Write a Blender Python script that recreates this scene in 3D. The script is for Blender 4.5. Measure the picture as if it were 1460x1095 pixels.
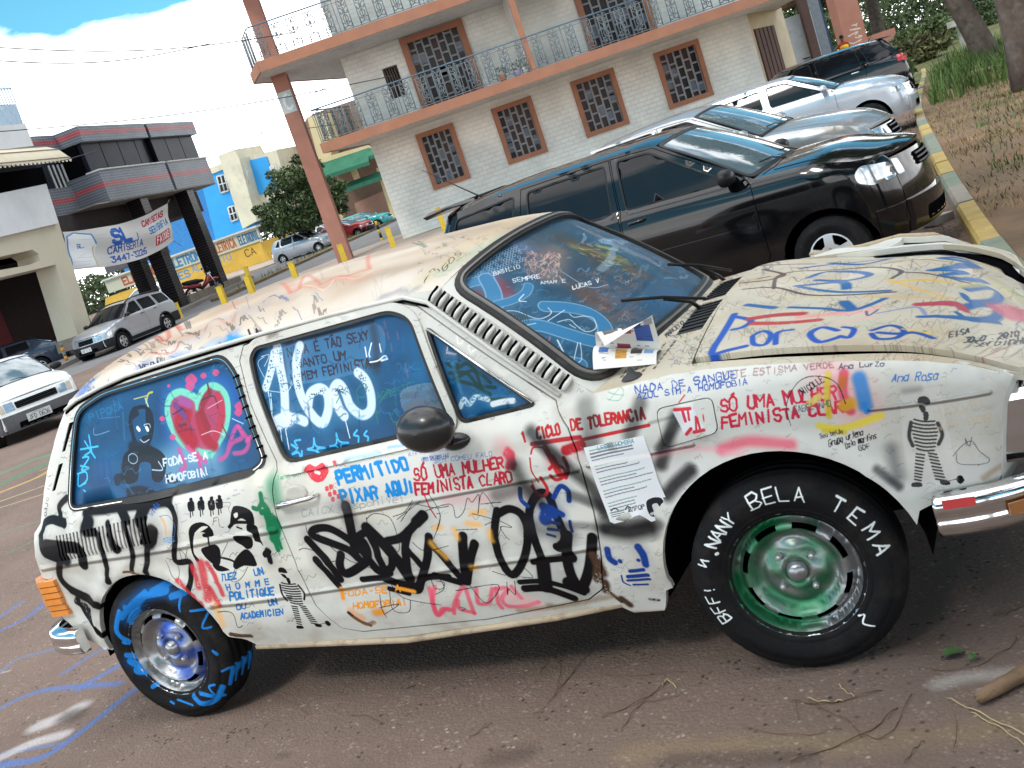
import bpy, math, random
import numpy as np
from mathutils import Vector, Matrix
from mathutils.geometry import delaunay_2d_cdt
R = math.radians
random.seed(7); RNG = np.random.RandomState(5)
for o in list(bpy.data.objects): bpy.data.objects.remove(o)
sc = bpy.context.scene
COL = sc.collection
# ------------------------------------------------------------------ camera
FPX, CH, PITCH, ROLL = 1572., 1.641, R(10.68), R(18.89)     # focal length on a 1460 px wide frame, eye height, tilt
_cp, _sp, _cr, _sr = math.cos(PITCH), math.sin(PITCH), math.cos(ROLL), math.sin(ROLL)
_r0 = np.array([1., 0, 0]); _u0 = np.array([0, _sp, _cp]); CW = np.array([0, _cp, -_sp])
CR = _cr*_r0-_sr*_u0; CU = _sr*_r0+_cr*_u0
cam = bpy.data.cameras.new('camera'); camo = bpy.data.objects.new('camera', cam); COL.objects.link(camo)
cam.sensor_width = 36; cam.lens = FPX/1460*36; cam.clip_end = 3000; cam.clip_start = .05
m = Matrix(((CR[0], CU[0], -CW[0], 0), (CR[1], CU[1], -CW[1], 0), (CR[2], CU[2], -CW[2], CH), (0, 0, 0, 1)))
camo.matrix_world = m; sc.camera = camo
# ------------------------------------------------------------------ light
SUN_EL, SUN_AZ = R(50), R(215)      # azimuth of the sun, clockwise from +Y: behind the camera, to the left
w = bpy.data.worlds.new('World'); sc.world = w; w.use_nodes = True
nt = w.node_tree; nt.nodes.clear(); N = nt.nodes.new; Lk = nt.links.new
out = N('ShaderNodeOutputWorld'); bg = N('ShaderNodeBackground'); bg.inputs[1].default_value = .15
sky = N('ShaderNodeTexSky'); sky.sky_type = 'NISHITA'; sky.sun_disc = False
sky.sun_elevation = SUN_EL; sky.sun_rotation = SUN_AZ; sky.air_density = 1.0; sky.dust_density = .6
tc = N('ShaderNodeTexCoord'); sep = N('ShaderNodeSeparateXYZ'); Lk(tc.outputs['Generated'], sep.inputs[0])
mp = N('ShaderNodeMapping'); mp.inputs['Scale'].default_value = (2.1, 2.1, 5.0); mp.inputs['Location'].default_value = (.35, .1, .2)
Lk(tc.outputs['Generated'], mp.inputs[0])
ns = N('ShaderNodeTexNoise'); ns.inputs['Scale'].default_value = 1.6; ns.inputs['Detail'].default_value = 9; ns.inputs['Roughness'].default_value = .56
Lk(mp.outputs[0], ns.inputs['Vector'])
# cloud bank low over the horizon, broken cloud higher up
mr = N('ShaderNodeValToRGB'); e_ = mr.color_ramp.elements; e_[0].position = .165; e_[0].color = (.9, .9, .9, 1); e_[1].position = .225; e_[1].color = (.34, .34, .34, 1)
for p_, v_ in ((.45, .40), (.7, .60)): q_ = e_.new(p_); q_.color = (v_, v_, v_, 1)
Lk(sep.outputs[2], mr.inputs[0])
ad = N('ShaderNodeMath'); ad.operation = 'ADD'; Lk(ns.outputs[0], ad.inputs[0]); a2 = N('ShaderNodeMath'); a2.operation = 'SUBTRACT'; Lk(mr.outputs[0], a2.inputs[0]); a2.inputs[1].default_value = .5; Lk(a2.outputs[0], ad.inputs[1])
cr = N('ShaderNodeValToRGB'); cr.color_ramp.elements[0].position = .50; cr.color_ramp.elements[1].position = .60
Lk(ad.outputs[0], cr.inputs[0])
n2 = N('ShaderNodeTexNoise'); n2.inputs['Scale'].default_value = 4; n2.inputs['Detail'].default_value = 6; Lk(mp.outputs[0], n2.inputs['Vector'])
cc = N('ShaderNodeValToRGB'); cc.color_ramp.elements[0].color = (16, 16.3, 17, 1); cc.color_ramp.elements[1].color = (23, 23, 23, 1)
cc.color_ramp.elements[0].position = .35; cc.color_ramp.elements[1].position = .6
Lk(n2.outputs[0], cc.inputs[0])
hs = N('ShaderNodeMixRGB'); hs.blend_type = 'MULTIPLY'; hs.inputs[0].default_value = 1; hs.inputs[2].default_value = (.62, 1.32, 1.3, 1)
Lk(sky.outputs[0], hs.inputs[1])
mx = N('ShaderNodeMixRGB'); Lk(cr.outputs[0], mx.inputs[0]); Lk(hs.outputs[0], mx.inputs[1]); Lk(cc.outputs[0], mx.inputs[2])
Lk(mx.outputs[0], bg.inputs[0]); Lk(bg.outputs[0], out.inputs[0])
sl = bpy.data.lights.new('sun', 'SUN'); sl.energy = 1.5; sl.angle = R(10); sl.color = (1, .95, .88)
so = bpy.data.objects.new('sun', sl); COL.objects.link(so)
sd = Vector((math.sin(SUN_AZ)*math.cos(SUN_EL), math.cos(SUN_AZ)*math.cos(SUN_EL), math.sin(SUN_EL)))
so.rotation_euler = sd.to_track_quat('Z', 'Y').to_euler(); so.location = (0, 0, 30)
vs = sc.view_settings; vs.view_transform = 'Standard'; vs.look = 'None'; vs.gamma = 1; vs.use_curve_mapping = False; vs.exposure = 0.0
sc.render.engine = 'CYCLES'
# ------------------------------------------------------------------ surveying: where a line of sight meets the place
def ray(px, py): return CW+CR*((px-730)/FPX)-CU*((py-547.5)/FPX)
def sst(x, a, b):
    t = min(1, max(0, (x-a)/(b-a))); return t*t*(3-2*t)
def ter(x, y): return .13*sst(y, 5.5, 13)+.019*max(0., min(y, 78.)-34.)
def GZ(px, py, z=0.):
    d = ray(px, py); t = (z-CH)/d[2]; P = d*t; P[2] = z; return P
def GT(px, py):
    z = 0.
    for _ in range(60):
        P = GZ(px, py, z); z = .5*z+.5*ter(P[0], P[1])
    return P
def FY(px, py, Y):
    d = ray(px, py); P = d*(Y/d[1]); P[2] += CH; return P
class Wall:         # vertical plane through two plan points; a point on it is (along, up)
    def __init__(s, P, Q):
        s.P = np.array(P[:2], float); s.Q = np.array(Q[:2], float); s.L = np.linalg.norm(s.Q-s.P); s.e = (s.Q-s.P)/s.L
        s.n = np.array([s.e[1], -s.e[0]])    # to the right of the direction
    def at(s, px, py, off=0.):
        d = ray(px, py); P = s.P+s.n*off; t = (P@s.n)/(d[:2]@s.n); q = d[:2]*t
        return float((q-P)@s.e), float(d[2]*t+CH)
    def pt(s, a, z, off=0.):
        q = s.P+s.e*a+s.n*off; return (q[0], q[1], z)
# ------------------------------------------------------------------ objects
def tag(o, label=None, cat=None, group=None, kind=None):
    if label: o['label'] = label
    if cat: o['category'] = cat
    if group: o['group'] = group
    if kind: o['kind'] = kind
    return o
def link(name, me, mat=None, parent=None):
    o = bpy.data.objects.new(name, me); COL.objects.link(o)
    if mat is not None and me is not None and len(me.materials) == 0: me.materials.append(mat)
    if parent is not None: o.parent = parent
    return o
def empty(name, loc=(0, 0, 0), rz=0., label=None, cat=None, group=None, s=1.):
    o = bpy.data.objects.new(name, None); COL.objects.link(o); o.location = loc; o.rotation_euler = (0, 0, rz); o.scale = (s, s, s)
    o.empty_display_size = .2
    return tag(o, label, cat, group)
def mesh(name, V, F, uv=None, smooth=None):
    me = bpy.data.meshes.new(name); me.from_pydata([tuple(map(float, v)) for v in V], [], [tuple(map(int, f)) for f in F])
    if smooth is not None:
        me.polygons.foreach_set('use_smooth', smooth if not isinstance(smooth, bool) else [smooth]*len(me.polygons))
    if uv is not None:
        uvl = me.uv_layers.new(name='uv'); li = np.zeros(len(me.loops), int); me.loops.foreach_get('vertex_index', li)
        uvl.data.foreach_set('uv', np.asarray(uv, np.float32)[li].ravel())
    me.update(); return me
def mk(name, V, F, mat=None, parent=None, smooth=None, uv=None, kind=None):
    o = link(name, mesh(name, V, F, uv, smooth), mat, parent)
    if kind: o['kind'] = kind
    return o
class MB:
    def __init__(s): s.V = []; s.F = []; s.S = []
    def add(s, V, F, sm=False):
        b = len(s.V); s.V += [tuple(v) for v in V]; s.F += [tuple(b+i for i in f) for f in F]; s.S += [sm]*len(F); return s
    def box(s, a, b, M=None):
        (x0, y0, z0), (x1, y1, z1) = a, b
        V = [(x0, y0, z0), (x1, y0, z0), (x1, y1, z0), (x0, y1, z0), (x0, y0, z1), (x1, y0, z1), (x1, y1, z1), (x0, y1, z1)]
        if M is not None: V = [tuple(M@Vector(v)) for v in V]
        return s.add(V, [(0, 3, 2, 1), (4, 5, 6, 7), (0, 1, 5, 4), (1, 2, 6, 5), (2, 3, 7, 6), (3, 0, 4, 7)])
    def prism(s, pts, f0, f1):           # pts 2-D, f0/f1 map a 2-D point to the two faces
        n = len(pts); V = [f0(*p) for p in pts]+[f1(*p) for p in pts]
        F = [tuple(range(n)), tuple(range(2*n-1, n-1, -1))]+[(i, (i+1) % n+0, (i+1) % n+n, i+n)[::-1] for i in range(n)]
        return s.add(V, F)
    def tube(s, pts, r, n=8, cap=True, sm=True):
        P = [Vector(p) for p in pts]; rr = r if hasattr(r, '__len__') else [r]*len(P); V = []; F = []
        up = Vector((.13, .31, .94)); d0 = (P[1]-P[0]).normalized()
        if abs(d0.dot(up)) > .95: up = Vector((1, 0, 0))
        a = d0.cross(up).normalized()
        for i, p in enumerate(P):
            d = (P[min(i+1, len(P)-1)]-P[max(i-1, 0)]).normalized()
            a = (a-d*a.dot(d)).normalized(); b = d.cross(a)
            for k in range(n):
                t = 2*math.pi*k/n; V.append(p+(a*math.cos(t)+b*math.sin(t))*rr[i])
        for i in range(len(P)-1):
            for k in range(n):
                k2 = (k+1) % n; F.append((i*n+k, i*n+k2, (i+1)*n+k2, (i+1)*n+k))
        if cap: F += [tuple(range(n))[::-1], tuple((len(P)-1)*n+k for k in range(n))]
        return s.add(V, F, sm)
    def lathe(s, prof, M=None, n=32, sm=True, close=False):     # profile (radius, axial); axis = local Y
        V = []; F = []; mN = len(prof)
        for k in range(n):
            t = 2*math.pi*k/n
            for r, y in prof:
                v = Vector((r*math.cos(t), y, r*math.sin(t))); V.append(M@v if M is not None else v)
        for k in range(n):
            k2 = (k+1) % n
            for i in range(mN-1 if not close else mN):
                j = (i+1) % mN; F.append((k*mN+i, k*mN+j, k2*mN+j, k2*mN+i))
        return s.add(V, F, sm)
    def build(s, name, mat=None, parent=None, kind=None, uv=None):
        o = link(name, mesh(name, s.V, s.F, uv, s.S), mat, parent)
        if kind: o['kind'] = kind
        return o
def TR(x, y, z, rz=0., rx=0., ry=0., s=1.):
    return Matrix.Translation((x, y, z))@Matrix.Rotation(rz, 4, 'Z')@Matrix.Rotation(ry, 4, 'Y')@Matrix.Rotation(rx, 4, 'X')@Matrix.Scale(s, 4)
# ------------------------------------------------------------------ 2-D outlines turned into curved sheet metal, glass and walls
def inpoly(P, poly):
    x, y = P[:, 0], P[:, 1]; ins = np.zeros(len(P), bool); q = np.asarray(poly); n = len(q); j = n-1
    for i in range(n):
        xi, yi = q[i]; xj, yj = q[j]
        c = (yi > y) != (yj > y)
        if yi != yj: ins ^= c & (x < (xj-xi)*(y-yi)/(yj-yi)+xi)
        j = i
    return ins
def segd(P, A, B):
    d = B-A; L = max(1e-12, float(d@d)); t = np.clip(((P-A)@d)/L, 0, 1); return np.linalg.norm(P-A-t[:, None]*d, axis=1)
def resamp(poly, step, closed=True):
    o = []; n = len(poly)
    for i in range(n if closed else n-1):
        a = np.array(poly[i], float); b = np.array(poly[(i+1) % n], float); k = max(1, int(math.ceil(np.linalg.norm(b-a)/step)))
        o += [tuple(a+(b-a)*t/k) for t in range(k)]
    if not closed: o.append(tuple(poly[-1]))
    return o
def rounded(poly, r, n=5):
    o = []; N_ = len(poly)
    for i in range(N_):
        p = np.array(poly[i], float); a = np.array(poly[i-1], float); b = np.array(poly[(i+1) % N_], float)
        rr = r[i] if hasattr(r, '__len__') else r
        la = np.linalg.norm(a-p); lb = np.linalg.norm(b-p); k = min(rr, la*.45, lb*.45)
        p0 = p+(a-p)/la*k; p1 = p+(b-p)/lb*k
        for t in np.linspace(0, 1, n): o.append(tuple((1-t)**2*p0+2*t*(1-t)*p+t*t*p1))
    return o
def offs(poly, d):       # move an outline inwards by d
    q = np.array(poly, float); n = len(q); area = .5*sum(q[i][0]*q[(i+1) % n][1]-q[(i+1) % n][0]*q[i][1] for i in range(n))
    sg = 1 if area > 0 else -1; o = []
    for i in range(n):
        a, p, b = q[i-1], q[i], q[(i+1) % n]; u = (p-a)/max(1e-9, np.linalg.norm(p-a)); v = (b-p)/max(1e-9, np.linalg.norm(b-p))
        nn = np.array([-(u+v)[1], (u+v)[0]]); L = np.linalg.norm(nn); nn = nn/L if L > 1e-6 else np.array([-u[1], u[0]])
        c = max(.4, abs(nn@np.array([-u[1], u[0]]))); o.append(tuple(p+nn*sg*d/c))
    return o
def panel(name, outer, holes, f, mat, parent=None, step=.05, inward=(0, 1, 0), thick=.01, uvf=None, sm=True, kind=None, lips=True):
    loops = [resamp(outer, step)]+[resamp(h, step) for h in holes]
    P = []; E = []
    for lp in loops:
        b = len(P); P += lp; n = len(lp); E += [(b+i, b+(i+1) % n) for i in range(n)]
    A = np.array(loops[0]); x0, y0 = A.min(0); x1, y1 = A.max(0)
    gx, gy = np.meshgrid(np.arange(x0+step*.5, x1, step), np.arange(y0+step*.5, y1, step)); G = np.stack([gx.ravel(), gy.ravel()], 1)
    if len(G):
        ok = inpoly(G, loops[0])
        for h in loops[1:]: ok &= ~inpoly(G, h)
        G = G[ok]
        if len(G):
            PP = np.array(P); near = np.full(len(G), 9e9)
            for lp in loops:
                q = np.array(lp)
                for i in range(len(q)): near = np.minimum(near, segd(G, q[i], q[(i+1) % len(q)]))
            G = G[near > step*.4]
    allp = [Vector(p) for p in P]+[Vector((float(a), float(b))) for a, b in G]
    r = delaunay_2d_cdt(allp, E, [], 0, 1e-7)
    V2 = np.array([(v.x, v.y) for v in r[0]]); T = [t for t in r[2] if len(t) == 3]
    T = np.array(T); Cn = V2[T].mean(1); ok = inpoly(Cn, loops[0])
    for h in loops[1:]: ok &= ~inpoly(Cn, h)
    T = T[ok]
    ar = np.abs(np.cross(V2[T[:, 1]]-V2[T[:, 0]], V2[T[:, 2]]-V2[T[:, 0]])); T = T[ar > 1e-9]
    V3 = np.array([f(x, y) for x, y in V2], float); inw = np.array(inward, float)
    nr = np.cross(V3[T[:, 1]]-V3[T[:, 0]], V3[T[:, 2]]-V3[T[:, 0]]).sum(0)
    if nr@inw > 0: T = T[:, ::-1]
    V = [tuple(v) for v in V3]; F = [tuple(t) for t in T]; S = [sm]*len(F); UVs = [uvf(x, y) for x, y in V2] if uvf else None
    if thick and lips:
        cnt = {}
        for t in F:
            for i in range(3):
                e = (t[i], t[(i+1) % 3]); cnt[e] = 1
        for (a, b) in list(cnt):
            if (b, a) not in cnt:
                k = len(V); V += [V[a], V[b], tuple(V3[b]+inw*thick), tuple(V3[a]+inw*thick)]; F.append((k+1, k, k+3, k+2)); S.append(False)
                if UVs: UVs += [UVs[a], UVs[b], UVs[b], UVs[a]]
    return mk(name, V, F, mat, parent, S, UVs, kind)
def spl(pts, n=8, closed=False):       # Catmull-Rom through the points
    q = [np.array(p, float) for p in pts]; o = []; m_ = len(q)
    if m_ < 3: return [tuple(p) for p in q]
    for i in range(m_ if closed else m_-1):
        if closed: p0, p1, p2, p3 = q[i-1], q[i], q[(i+1) % m_], q[(i+2) % m_]
        else: p0, p1, p2, p3 = q[max(i-1, 0)], q[i], q[i+1], q[min(i+2, m_-1)]
        for k in range(n):
            t = k/n; o.append(tuple(.5*((2*p1)+(-p0+p2)*t+(2*p0-5*p1+4*p2-p3)*t*t+(-p0+3*p1-3*p2+p3)*t**3)))
    if not closed: o.append(tuple(q[-1]))
    return o
# ------------------------------------------------------------------ materials
def nodes(name):
    m_ = bpy.data.materials.new(name); m_.use_nodes = True; t = m_.node_tree; return m_, t, t.nodes['Principled BSDF']
MATS = {}
def mat(name, col, rough=.6, metal=0., var=.12, scale=6., bump=0., bscale=60., coat=0., spec=None, dirt=None, dscale=3., damt=.4, trans=0., emis=None):
    """plain procedural material: base colour with noise, optional dirt colour, optional fine relief"""
    if name in MATS: return MATS[name]
    if spec is None: spec = .18 if rough > .55 else .4
    m_, t, b = nodes(name); n = t.nodes.new; l = t.links.new
    tc_ = n('ShaderNodeTexCoord'); no = n('ShaderNodeTexNoise'); no.inputs['Scale'].default_value = scale; no.inputs['Detail'].default_value = 6
    l(tc_.outputs['Object'], no.inputs['Vector'])
    rp = n('ShaderNodeMapRange'); rp.inputs[1].default_value = .3; rp.inputs[2].default_value = .7; rp.inputs[3].default_value = 1-var; rp.inputs[4].default_value = 1+var
    l(no.outputs[0], rp.inputs[0])
    mu = n('ShaderNodeVectorMath'); mu.operation = 'SCALE'; mu.inputs[0].default_value = col; l(rp.outputs[0], mu.inputs['Scale'])
    last = mu.outputs[0]
    if dirt:
        n3 = n('ShaderNodeTexNoise'); n3.inputs['Scale'].default_value = dscale; n3.inputs['Detail'].default_value = 8; n3.inputs['Roughness'].default_value = .65
        l(tc_.outputs['Object'], n3.inputs['Vector'])
        r3 = n('ShaderNodeMapRange'); r3.inputs[1].default_value = .5; r3.inputs[2].default_value = .72; r3.inputs[4].default_value = damt; l(n3.outputs[0], r3.inputs[0])
        mm = n('ShaderNodeMixRGB'); l(r3.outputs[0], mm.inputs[0]); l(last, mm.inputs[1]); mm.inputs[2].default_value = (*dirt, 1); last = mm.outputs[0]
    l(last, b.inputs['Base Color'])
    b.inputs['Roughness'].default_value = rough; b.inputs['Metallic'].default_value = metal; b.inputs['Coat Weight'].default_value = coat
    b.inputs['Coat Roughness'].default_value = .05; b.inputs['Specular IOR Level'].default_value = spec
    if trans: b.inputs['Transmission Weight'].default_value = trans
    if emis: b.inputs['Emission Color'].default_value = (*emis, 1); b.inputs['Emission Strength'].default_value = 1
    if bump:
        n4 = n('ShaderNodeTexNoise'); n4.inputs['Scale'].default_value = bscale; n4.inputs['Detail'].default_value = 5; l(tc_.outputs['Object'], n4.inputs['Vector'])
        bp = n('ShaderNodeBump'); bp.inputs['Strength'].default_value = bump; bp.inputs['Distance'].default_value = .01; l(n4.outputs[0], bp.inputs['Height']); l(bp.outputs[0], b.inputs['Normal'])
    MATS[name] = m_; return m_
RUBBER = mat('tyre_rubber', (.010, .010, .011), .7, bump=.2, bscale=90, dirt=(.06, .048, .036), dscale=9, damt=.3, spec=.1)
BLACKPL = mat('black_plastic', (.014, .014, .015), .42, bump=.05, spec=.2)
DARK = mat('dark_void', (.004, .004, .005), .9, spec=.0)
CHROME = mat('chrome', (.75, .75, .76), .12, 1., dirt=(.2, .17, .13), damt=.3)
SILVERW = mat('wheel_silver', (.52, .53, .54), .32, .75, dirt=(.1, .09, .08), damt=.2)
GLASSD = mat('dark_glass', (.006, .007, .009), .06, 0, spec=.3)
GLASSL = mat('pale_windscreen_glass', (.09, .13, .15), .05, 0, coat=.6, spec=.8)
LAMPG = mat('lamp_glass', (.42, .45, .47), .10, .6, var=.3, scale=14, coat=.6)
AMBER = mat('amber_lens', (.75, .26, .04), .25, var=.2, coat=.6, dirt=(.3, .15, .06), damt=.5)
REDL = mat('red_lens', (.5, .02, .015), .2, coat=.8)
# ------------------------------------------------------------------ painting with strokes: a canvas lies on a surface, in metres
GL = {'A': "00 26 40;12 32", 'B': "00 06 36 45 44 33 03;33 42 41 30 00", 'C': "45 36 16 05 01 10 30 41", 'D': "00 06 26 44 42 20 00", 'E': "46 06 00 40;03 33", 'F': "46 06 00;03 33",
 'G': "45 36 16 05 01 10 30 41 43 23", 'H': "00 06;40 46;03 43", 'I': "20 26", 'J': "36 31 20 10 01", 'K': "00 06;46 03 40", 'L': "06 00 40", 'M': "00 06 23 46 40", 'N': "00 06 40 46",
 'O': "10 01 05 16 36 45 41 30 10", 'P': "00 06 36 45 44 33 03", 'Q': "10 01 05 16 36 45 41 30 10;22 40", 'R': "00 06 36 45 44 33 03;23 40", 'S': "45 36 16 05 04 13 33 42 41 30 10 01",
 'T': "20 26;06 46", 'U': "06 01 10 30 41 46", 'V': "06 20 46", 'W': "06 10 23 30 46", 'X': "00 46;06 40", 'Y': "06 23 46;23 20", 'Z': "06 46 00 40", '0': "10 01 05 16 36 45 41 30 10",
 '1': "15 26 20", '2': "05 16 36 45 44 00 40", '3': "06 46 24 43 41 30 10 01", '4': "30 36 02 42", '6': "46 26 03 01 10 30 41 42 33 03", '7': "06 46 10", '-': "13 33", '!': "26 22;20 21",
 '.': "10 11", '?': "05 16 36 45 33 22;20 21", '/': "00 46", 'o': "10 01 03 14 34 43 41 30 10", 'a': "44 40;43 34 14 03 01 10 30 41", 'n': "00 04;03 14 34 43 40", 'r': "00 04;02 14 34", 'c': "43 34 14 03 01 10 30 41",
 's': "44 14 03 32 41 30 00", 'b': "06 00 30 41 43 34 03", 'd': "46 40 10 01 03 14 44", 'e': "02 42 43 34 14 03 01 10 40", 'i': "20 24;26 25", 'l': "20 26", 'u': "04 01 10 30 41 44;40 41", 't': "36 31 20;14 44", 'm': "00 04 24 20;24 44 40", 'p': "0- 04 34 43 41 30 00"}
ACC = {'Ó': ('O', "27 38"), 'Ã': ('A', "07 18 37 48"), 'É': ('E', "27 38"), 'Ê': ('E', "17 28 37"), 'Í': ('I', "27 38"), 'Á': ('A', "27 38")}
def glyph(ch):
    ex = []
    if ch in ACC: ch, e = ACC[ch]; ex = [[(int(p[0]), int(p[1])) for p in e.split()]]
    g = GL.get(ch) or GL.get(ch.upper())
    if not g: return []
    return [[(int(p[0]), -1 if p[1] == '-' else int(p[1])) for p in s.split()] for s in g.split(';')]+ex
def S3(c): return np.array([int(c[i:i+2], 16)/255 for i in (0, 2, 4)])
class Canvas:
    def __init__(s, x0, x1, y0, y1, res, mp_=None):
        s.x0, s.y0, s.x1, s.y1, s.res = x0, y0, x1, y1, res; s.W = int((x1-x0)/res); s.H = int((y1-y0)/res)
        s.c = np.zeros((s.H, s.W, 3), np.float32)+.5; s.a = np.zeros((s.H, s.W), np.float32); s.m = mp_
        s.nz = None; s.kmax = .02
    def uv(s, x, y): return ((x-s.x0)/(s.x1-s.x0), (y-s.y0)/(s.y1-s.y0))
    def fill_all(s, col, al=1.): s.c[:] = S3(col); s.a[:] = al
    def noise(s):
        if s.nz is None:
            h, w_ = s.H, s.W; z = np.zeros((h, w_), np.float32)
            for k, am in ((3, .5), (9, .3), (27, .2)):
                g = RNG.rand(h//k+3, w_//k+3); yy = np.arange(h)/k; xx = np.arange(w_)/k; y0 = yy.astype(int); x0 = xx.astype(int)
                fy = (yy-y0)[:, None]; fx = (xx-x0)[None]
                z += am*((g[y0][:, x0]*(1-fx)+g[y0][:, x0+1]*fx)*(1-fy)+(g[y0+1][:, x0]*(1-fx)+g[y0+1][:, x0+1]*fx)*fy)
            s.nz = z
        return s.nz
    def blend(s, j0, j1, i0, i1, al, col):
        c = s.c[j0:j1, i0:i1]; A = s.a[j0:j1, i0:i1]; na = 1-(1-al)*(1-A)
        wgt = np.where(na > 1e-4, al/np.maximum(na, 1e-4), 1)[..., None]
        s.c[j0:j1, i0:i1] = c*(1-wgt)+col*wgt; s.a[j0:j1, i0:i1] = na
    def st(s, pts, wd, col, soft=.25, op=1., rag=0.):       # stroke in surface metres
        P = np.array(pts, float); hw = wd/2; sf = max(hw*soft*2, s.res*.7); mg = hw+sf+s.res
        i0 = max(0, int((P[:, 0].min()-mg-s.x0)/s.res)); i1 = min(s.W, int((P[:, 0].max()+mg-s.x0)/s.res)+2)
        j0 = max(0, int((P[:, 1].min()-mg-s.y0)/s.res)); j1 = min(s.H, int((P[:, 1].max()+mg-s.y0)/s.res)+2)
        if i1 <= i0 or j1 <= j0: return
        X = (s.x0+(np.arange(i0, i1)+.5)*s.res)[None, :]; Y = (s.y0+(np.arange(j0, j1)+.5)*s.res)[:, None]
        D = np.full((j1-j0, i1-i0), 9e9, np.float32)
        if len(P) == 1: P = np.vstack([P, P+1e-5])
        for a, b in zip(P[:-1], P[1:]):
            # only the block round this piece
            ia = max(i0, int((min(a[0], b[0])-mg-s.x0)/s.res)); ib = min(i1, int((max(a[0], b[0])+mg-s.x0)/s.res)+2)
            ja = max(j0, int((min(a[1], b[1])-mg-s.y0)/s.res)); jb = min(j1, int((max(a[1], b[1])+mg-s.y0)/s.res)+2)
            if ib <= ia or jb <= ja: continue
            x = X[:, ia-i0:ib-i0]; y = Y[ja-j0:jb-j0]; d = b-a; L = max(1e-12, d@d)
            t = np.clip(((x-a[0])*d[0]+(y-a[1])*d[1])/L, 0, 1); dd = np.hypot(x-a[0]-t*d[0], y-a[1]-t*d[1])
            q = D[ja-j0:jb-j0, ia-i0:ib-i0]; np.minimum(q, dd, out=q)
        al = np.clip((hw+sf/2-D)/sf, 0, 1); al = al*al*(3-2*al)*op
        if rag: al = al*np.clip((s.noise()[j0:j1, i0:i1]-(rag-.25))/.25, 0, 1)
        s.blend(j0, j1, i0, i1, al.astype(np.float32), S3(col))
    def poly(s, pts, col, op=1., rag=0.):
        P = np.array(pts, float); i0 = max(0, int((P[:, 0].min()-s.x0)/s.res)-1); i1 = min(s.W, int((P[:, 0].max()-s.x0)/s.res)+2)
        j0 = max(0, int((P[:, 1].min()-s.y0)/s.res)-1); j1 = min(s.H, int((P[:, 1].max()-s.y0)/s.res)+2)
        if i1 <= i0 or j1 <= j0: return
        xx, yy = np.meshgrid(s.x0+(np.arange(i0, i1)+.5)*s.res, s.y0+(np.arange(j0, j1)+.5)*s.res)
        al = inpoly(np.stack([xx.ravel(), yy.ravel()], 1), P).reshape(xx.shape).astype(np.float32)*op
        if rag: al = al*np.clip((s.noise()[j0:j1, i0:i1]-(rag-.15))/.15, 0, 1)
        s.blend(j0, j1, i0, i1, al, S3(col))
    # the same, told in lines of sight to the surface
    def M(s, pts): return [s.m(*p) for p in pts]
    def sc(s, p): a = np.array(s.m(*p)); b = np.array(s.m(p[0]+1, p[1])); c = np.array(s.m(p[0], p[1]+1)); return math.sqrt(abs(np.cross(b-a, c-a))+1e-12)
    def line(s, pts, wd, col, soft=.25, op=1., rag=0., curve=True, n=6):
        q = spl(pts, n) if curve and len(pts) > 2 else resamp(pts, 12, False) if len(pts) > 1 else pts
        k = min(s.sc(pts[len(pts)//2]), s.kmax)*(1.32 if wd > 3 else 1.1); Q = s.M(q)
        if wd > 5 and soft < .3: s.st(Q, wd*k*1.9, col, 1., .16*op, .3)
        s.st(Q, wd*k, col, soft, op, rag)
    def area(s, pts, col, op=1., rag=0., curve=False): s.poly(s.M(spl(pts, 5, True) if curve else resamp(pts, 10)), col, op, rag)
    def text(s, t, p0, p1, h, wd, col, soft=.15, op=1., rag=0., slant=0., jit=0., gap=.28, wav=0.):
        p0 = np.array(p0, float); p1 = np.array(p1, float); d = p1-p0; L = np.linalg.norm(d); u = d/L; v = np.array([u[1], -u[0]]); n = len(t); adv = L/(n-gap*.8) if n > 1 else L
        k = s.sc(tuple(p0+d/2)); up = v+u*slant
        for i, ch in enumerate(t):
            ra_ = RNG.normal()*.05; ky = RNG.uniform(.9, 1.08)
            for stq in glyph(ch):
                stq = [(x+(y-3)*ra_*1.3, y*ky) for x, y in stq]; wv = RNG.uniform(.8, 1.2)
                jx = RNG.uniform(-1, 1)*jit*h; jy = RNG.uniform(-1, 1)*jit*h+wav*h*math.sin(i*1.7)
                q = [p0+u*(i*adv+x/4*adv*(1-gap)+jx*.3)+up*(y/6*h+jy*.3)+RNG.normal(size=2)*.035*h for x, y in stq]
                s.st(s.M(resamp([tuple(a) for a in q], 6, False)), wd*k*wv, col, soft, op, rag)
    def scrib(s, cnt, boxpx, cols, size=(6, 26), wd=(.6, 1.4), op=(.35, .8)):    # marks left by hundreds of pens: loops and dashes, not words
        x0, y0, x1, y1 = boxpx
        for _ in range(cnt):
            c = np.array([RNG.uniform(x0, x1), RNG.uniform(y0, y1)]); L = RNG.uniform(*size); a = -.18+RNG.normal()*.25; u = np.array([math.cos(a), math.sin(a)]); v = np.array([-u[1], u[0]])
            n = RNG.randint(3, 9); q = [tuple(c+u*L*(i/n-.5)+v*RNG.uniform(-1, 1)*L*.22) for i in range(n)]
            s.line(q, RNG.uniform(*wd), cols[RNG.randint(len(cols))], .3, RNG.uniform(*op), n=3)
    def image(s, name):
        im = bpy.data.images.new(name, s.W, s.H, alpha=True); px = np.dstack([np.clip(s.c, 0, 1), np.clip(s.a, 0, 1)[..., None]]).astype(np.float32)
        im.alpha_mode = 'CHANNEL_PACKED'; im.pixels.foreach_set(px.ravel()); im.pack(); return im
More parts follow.
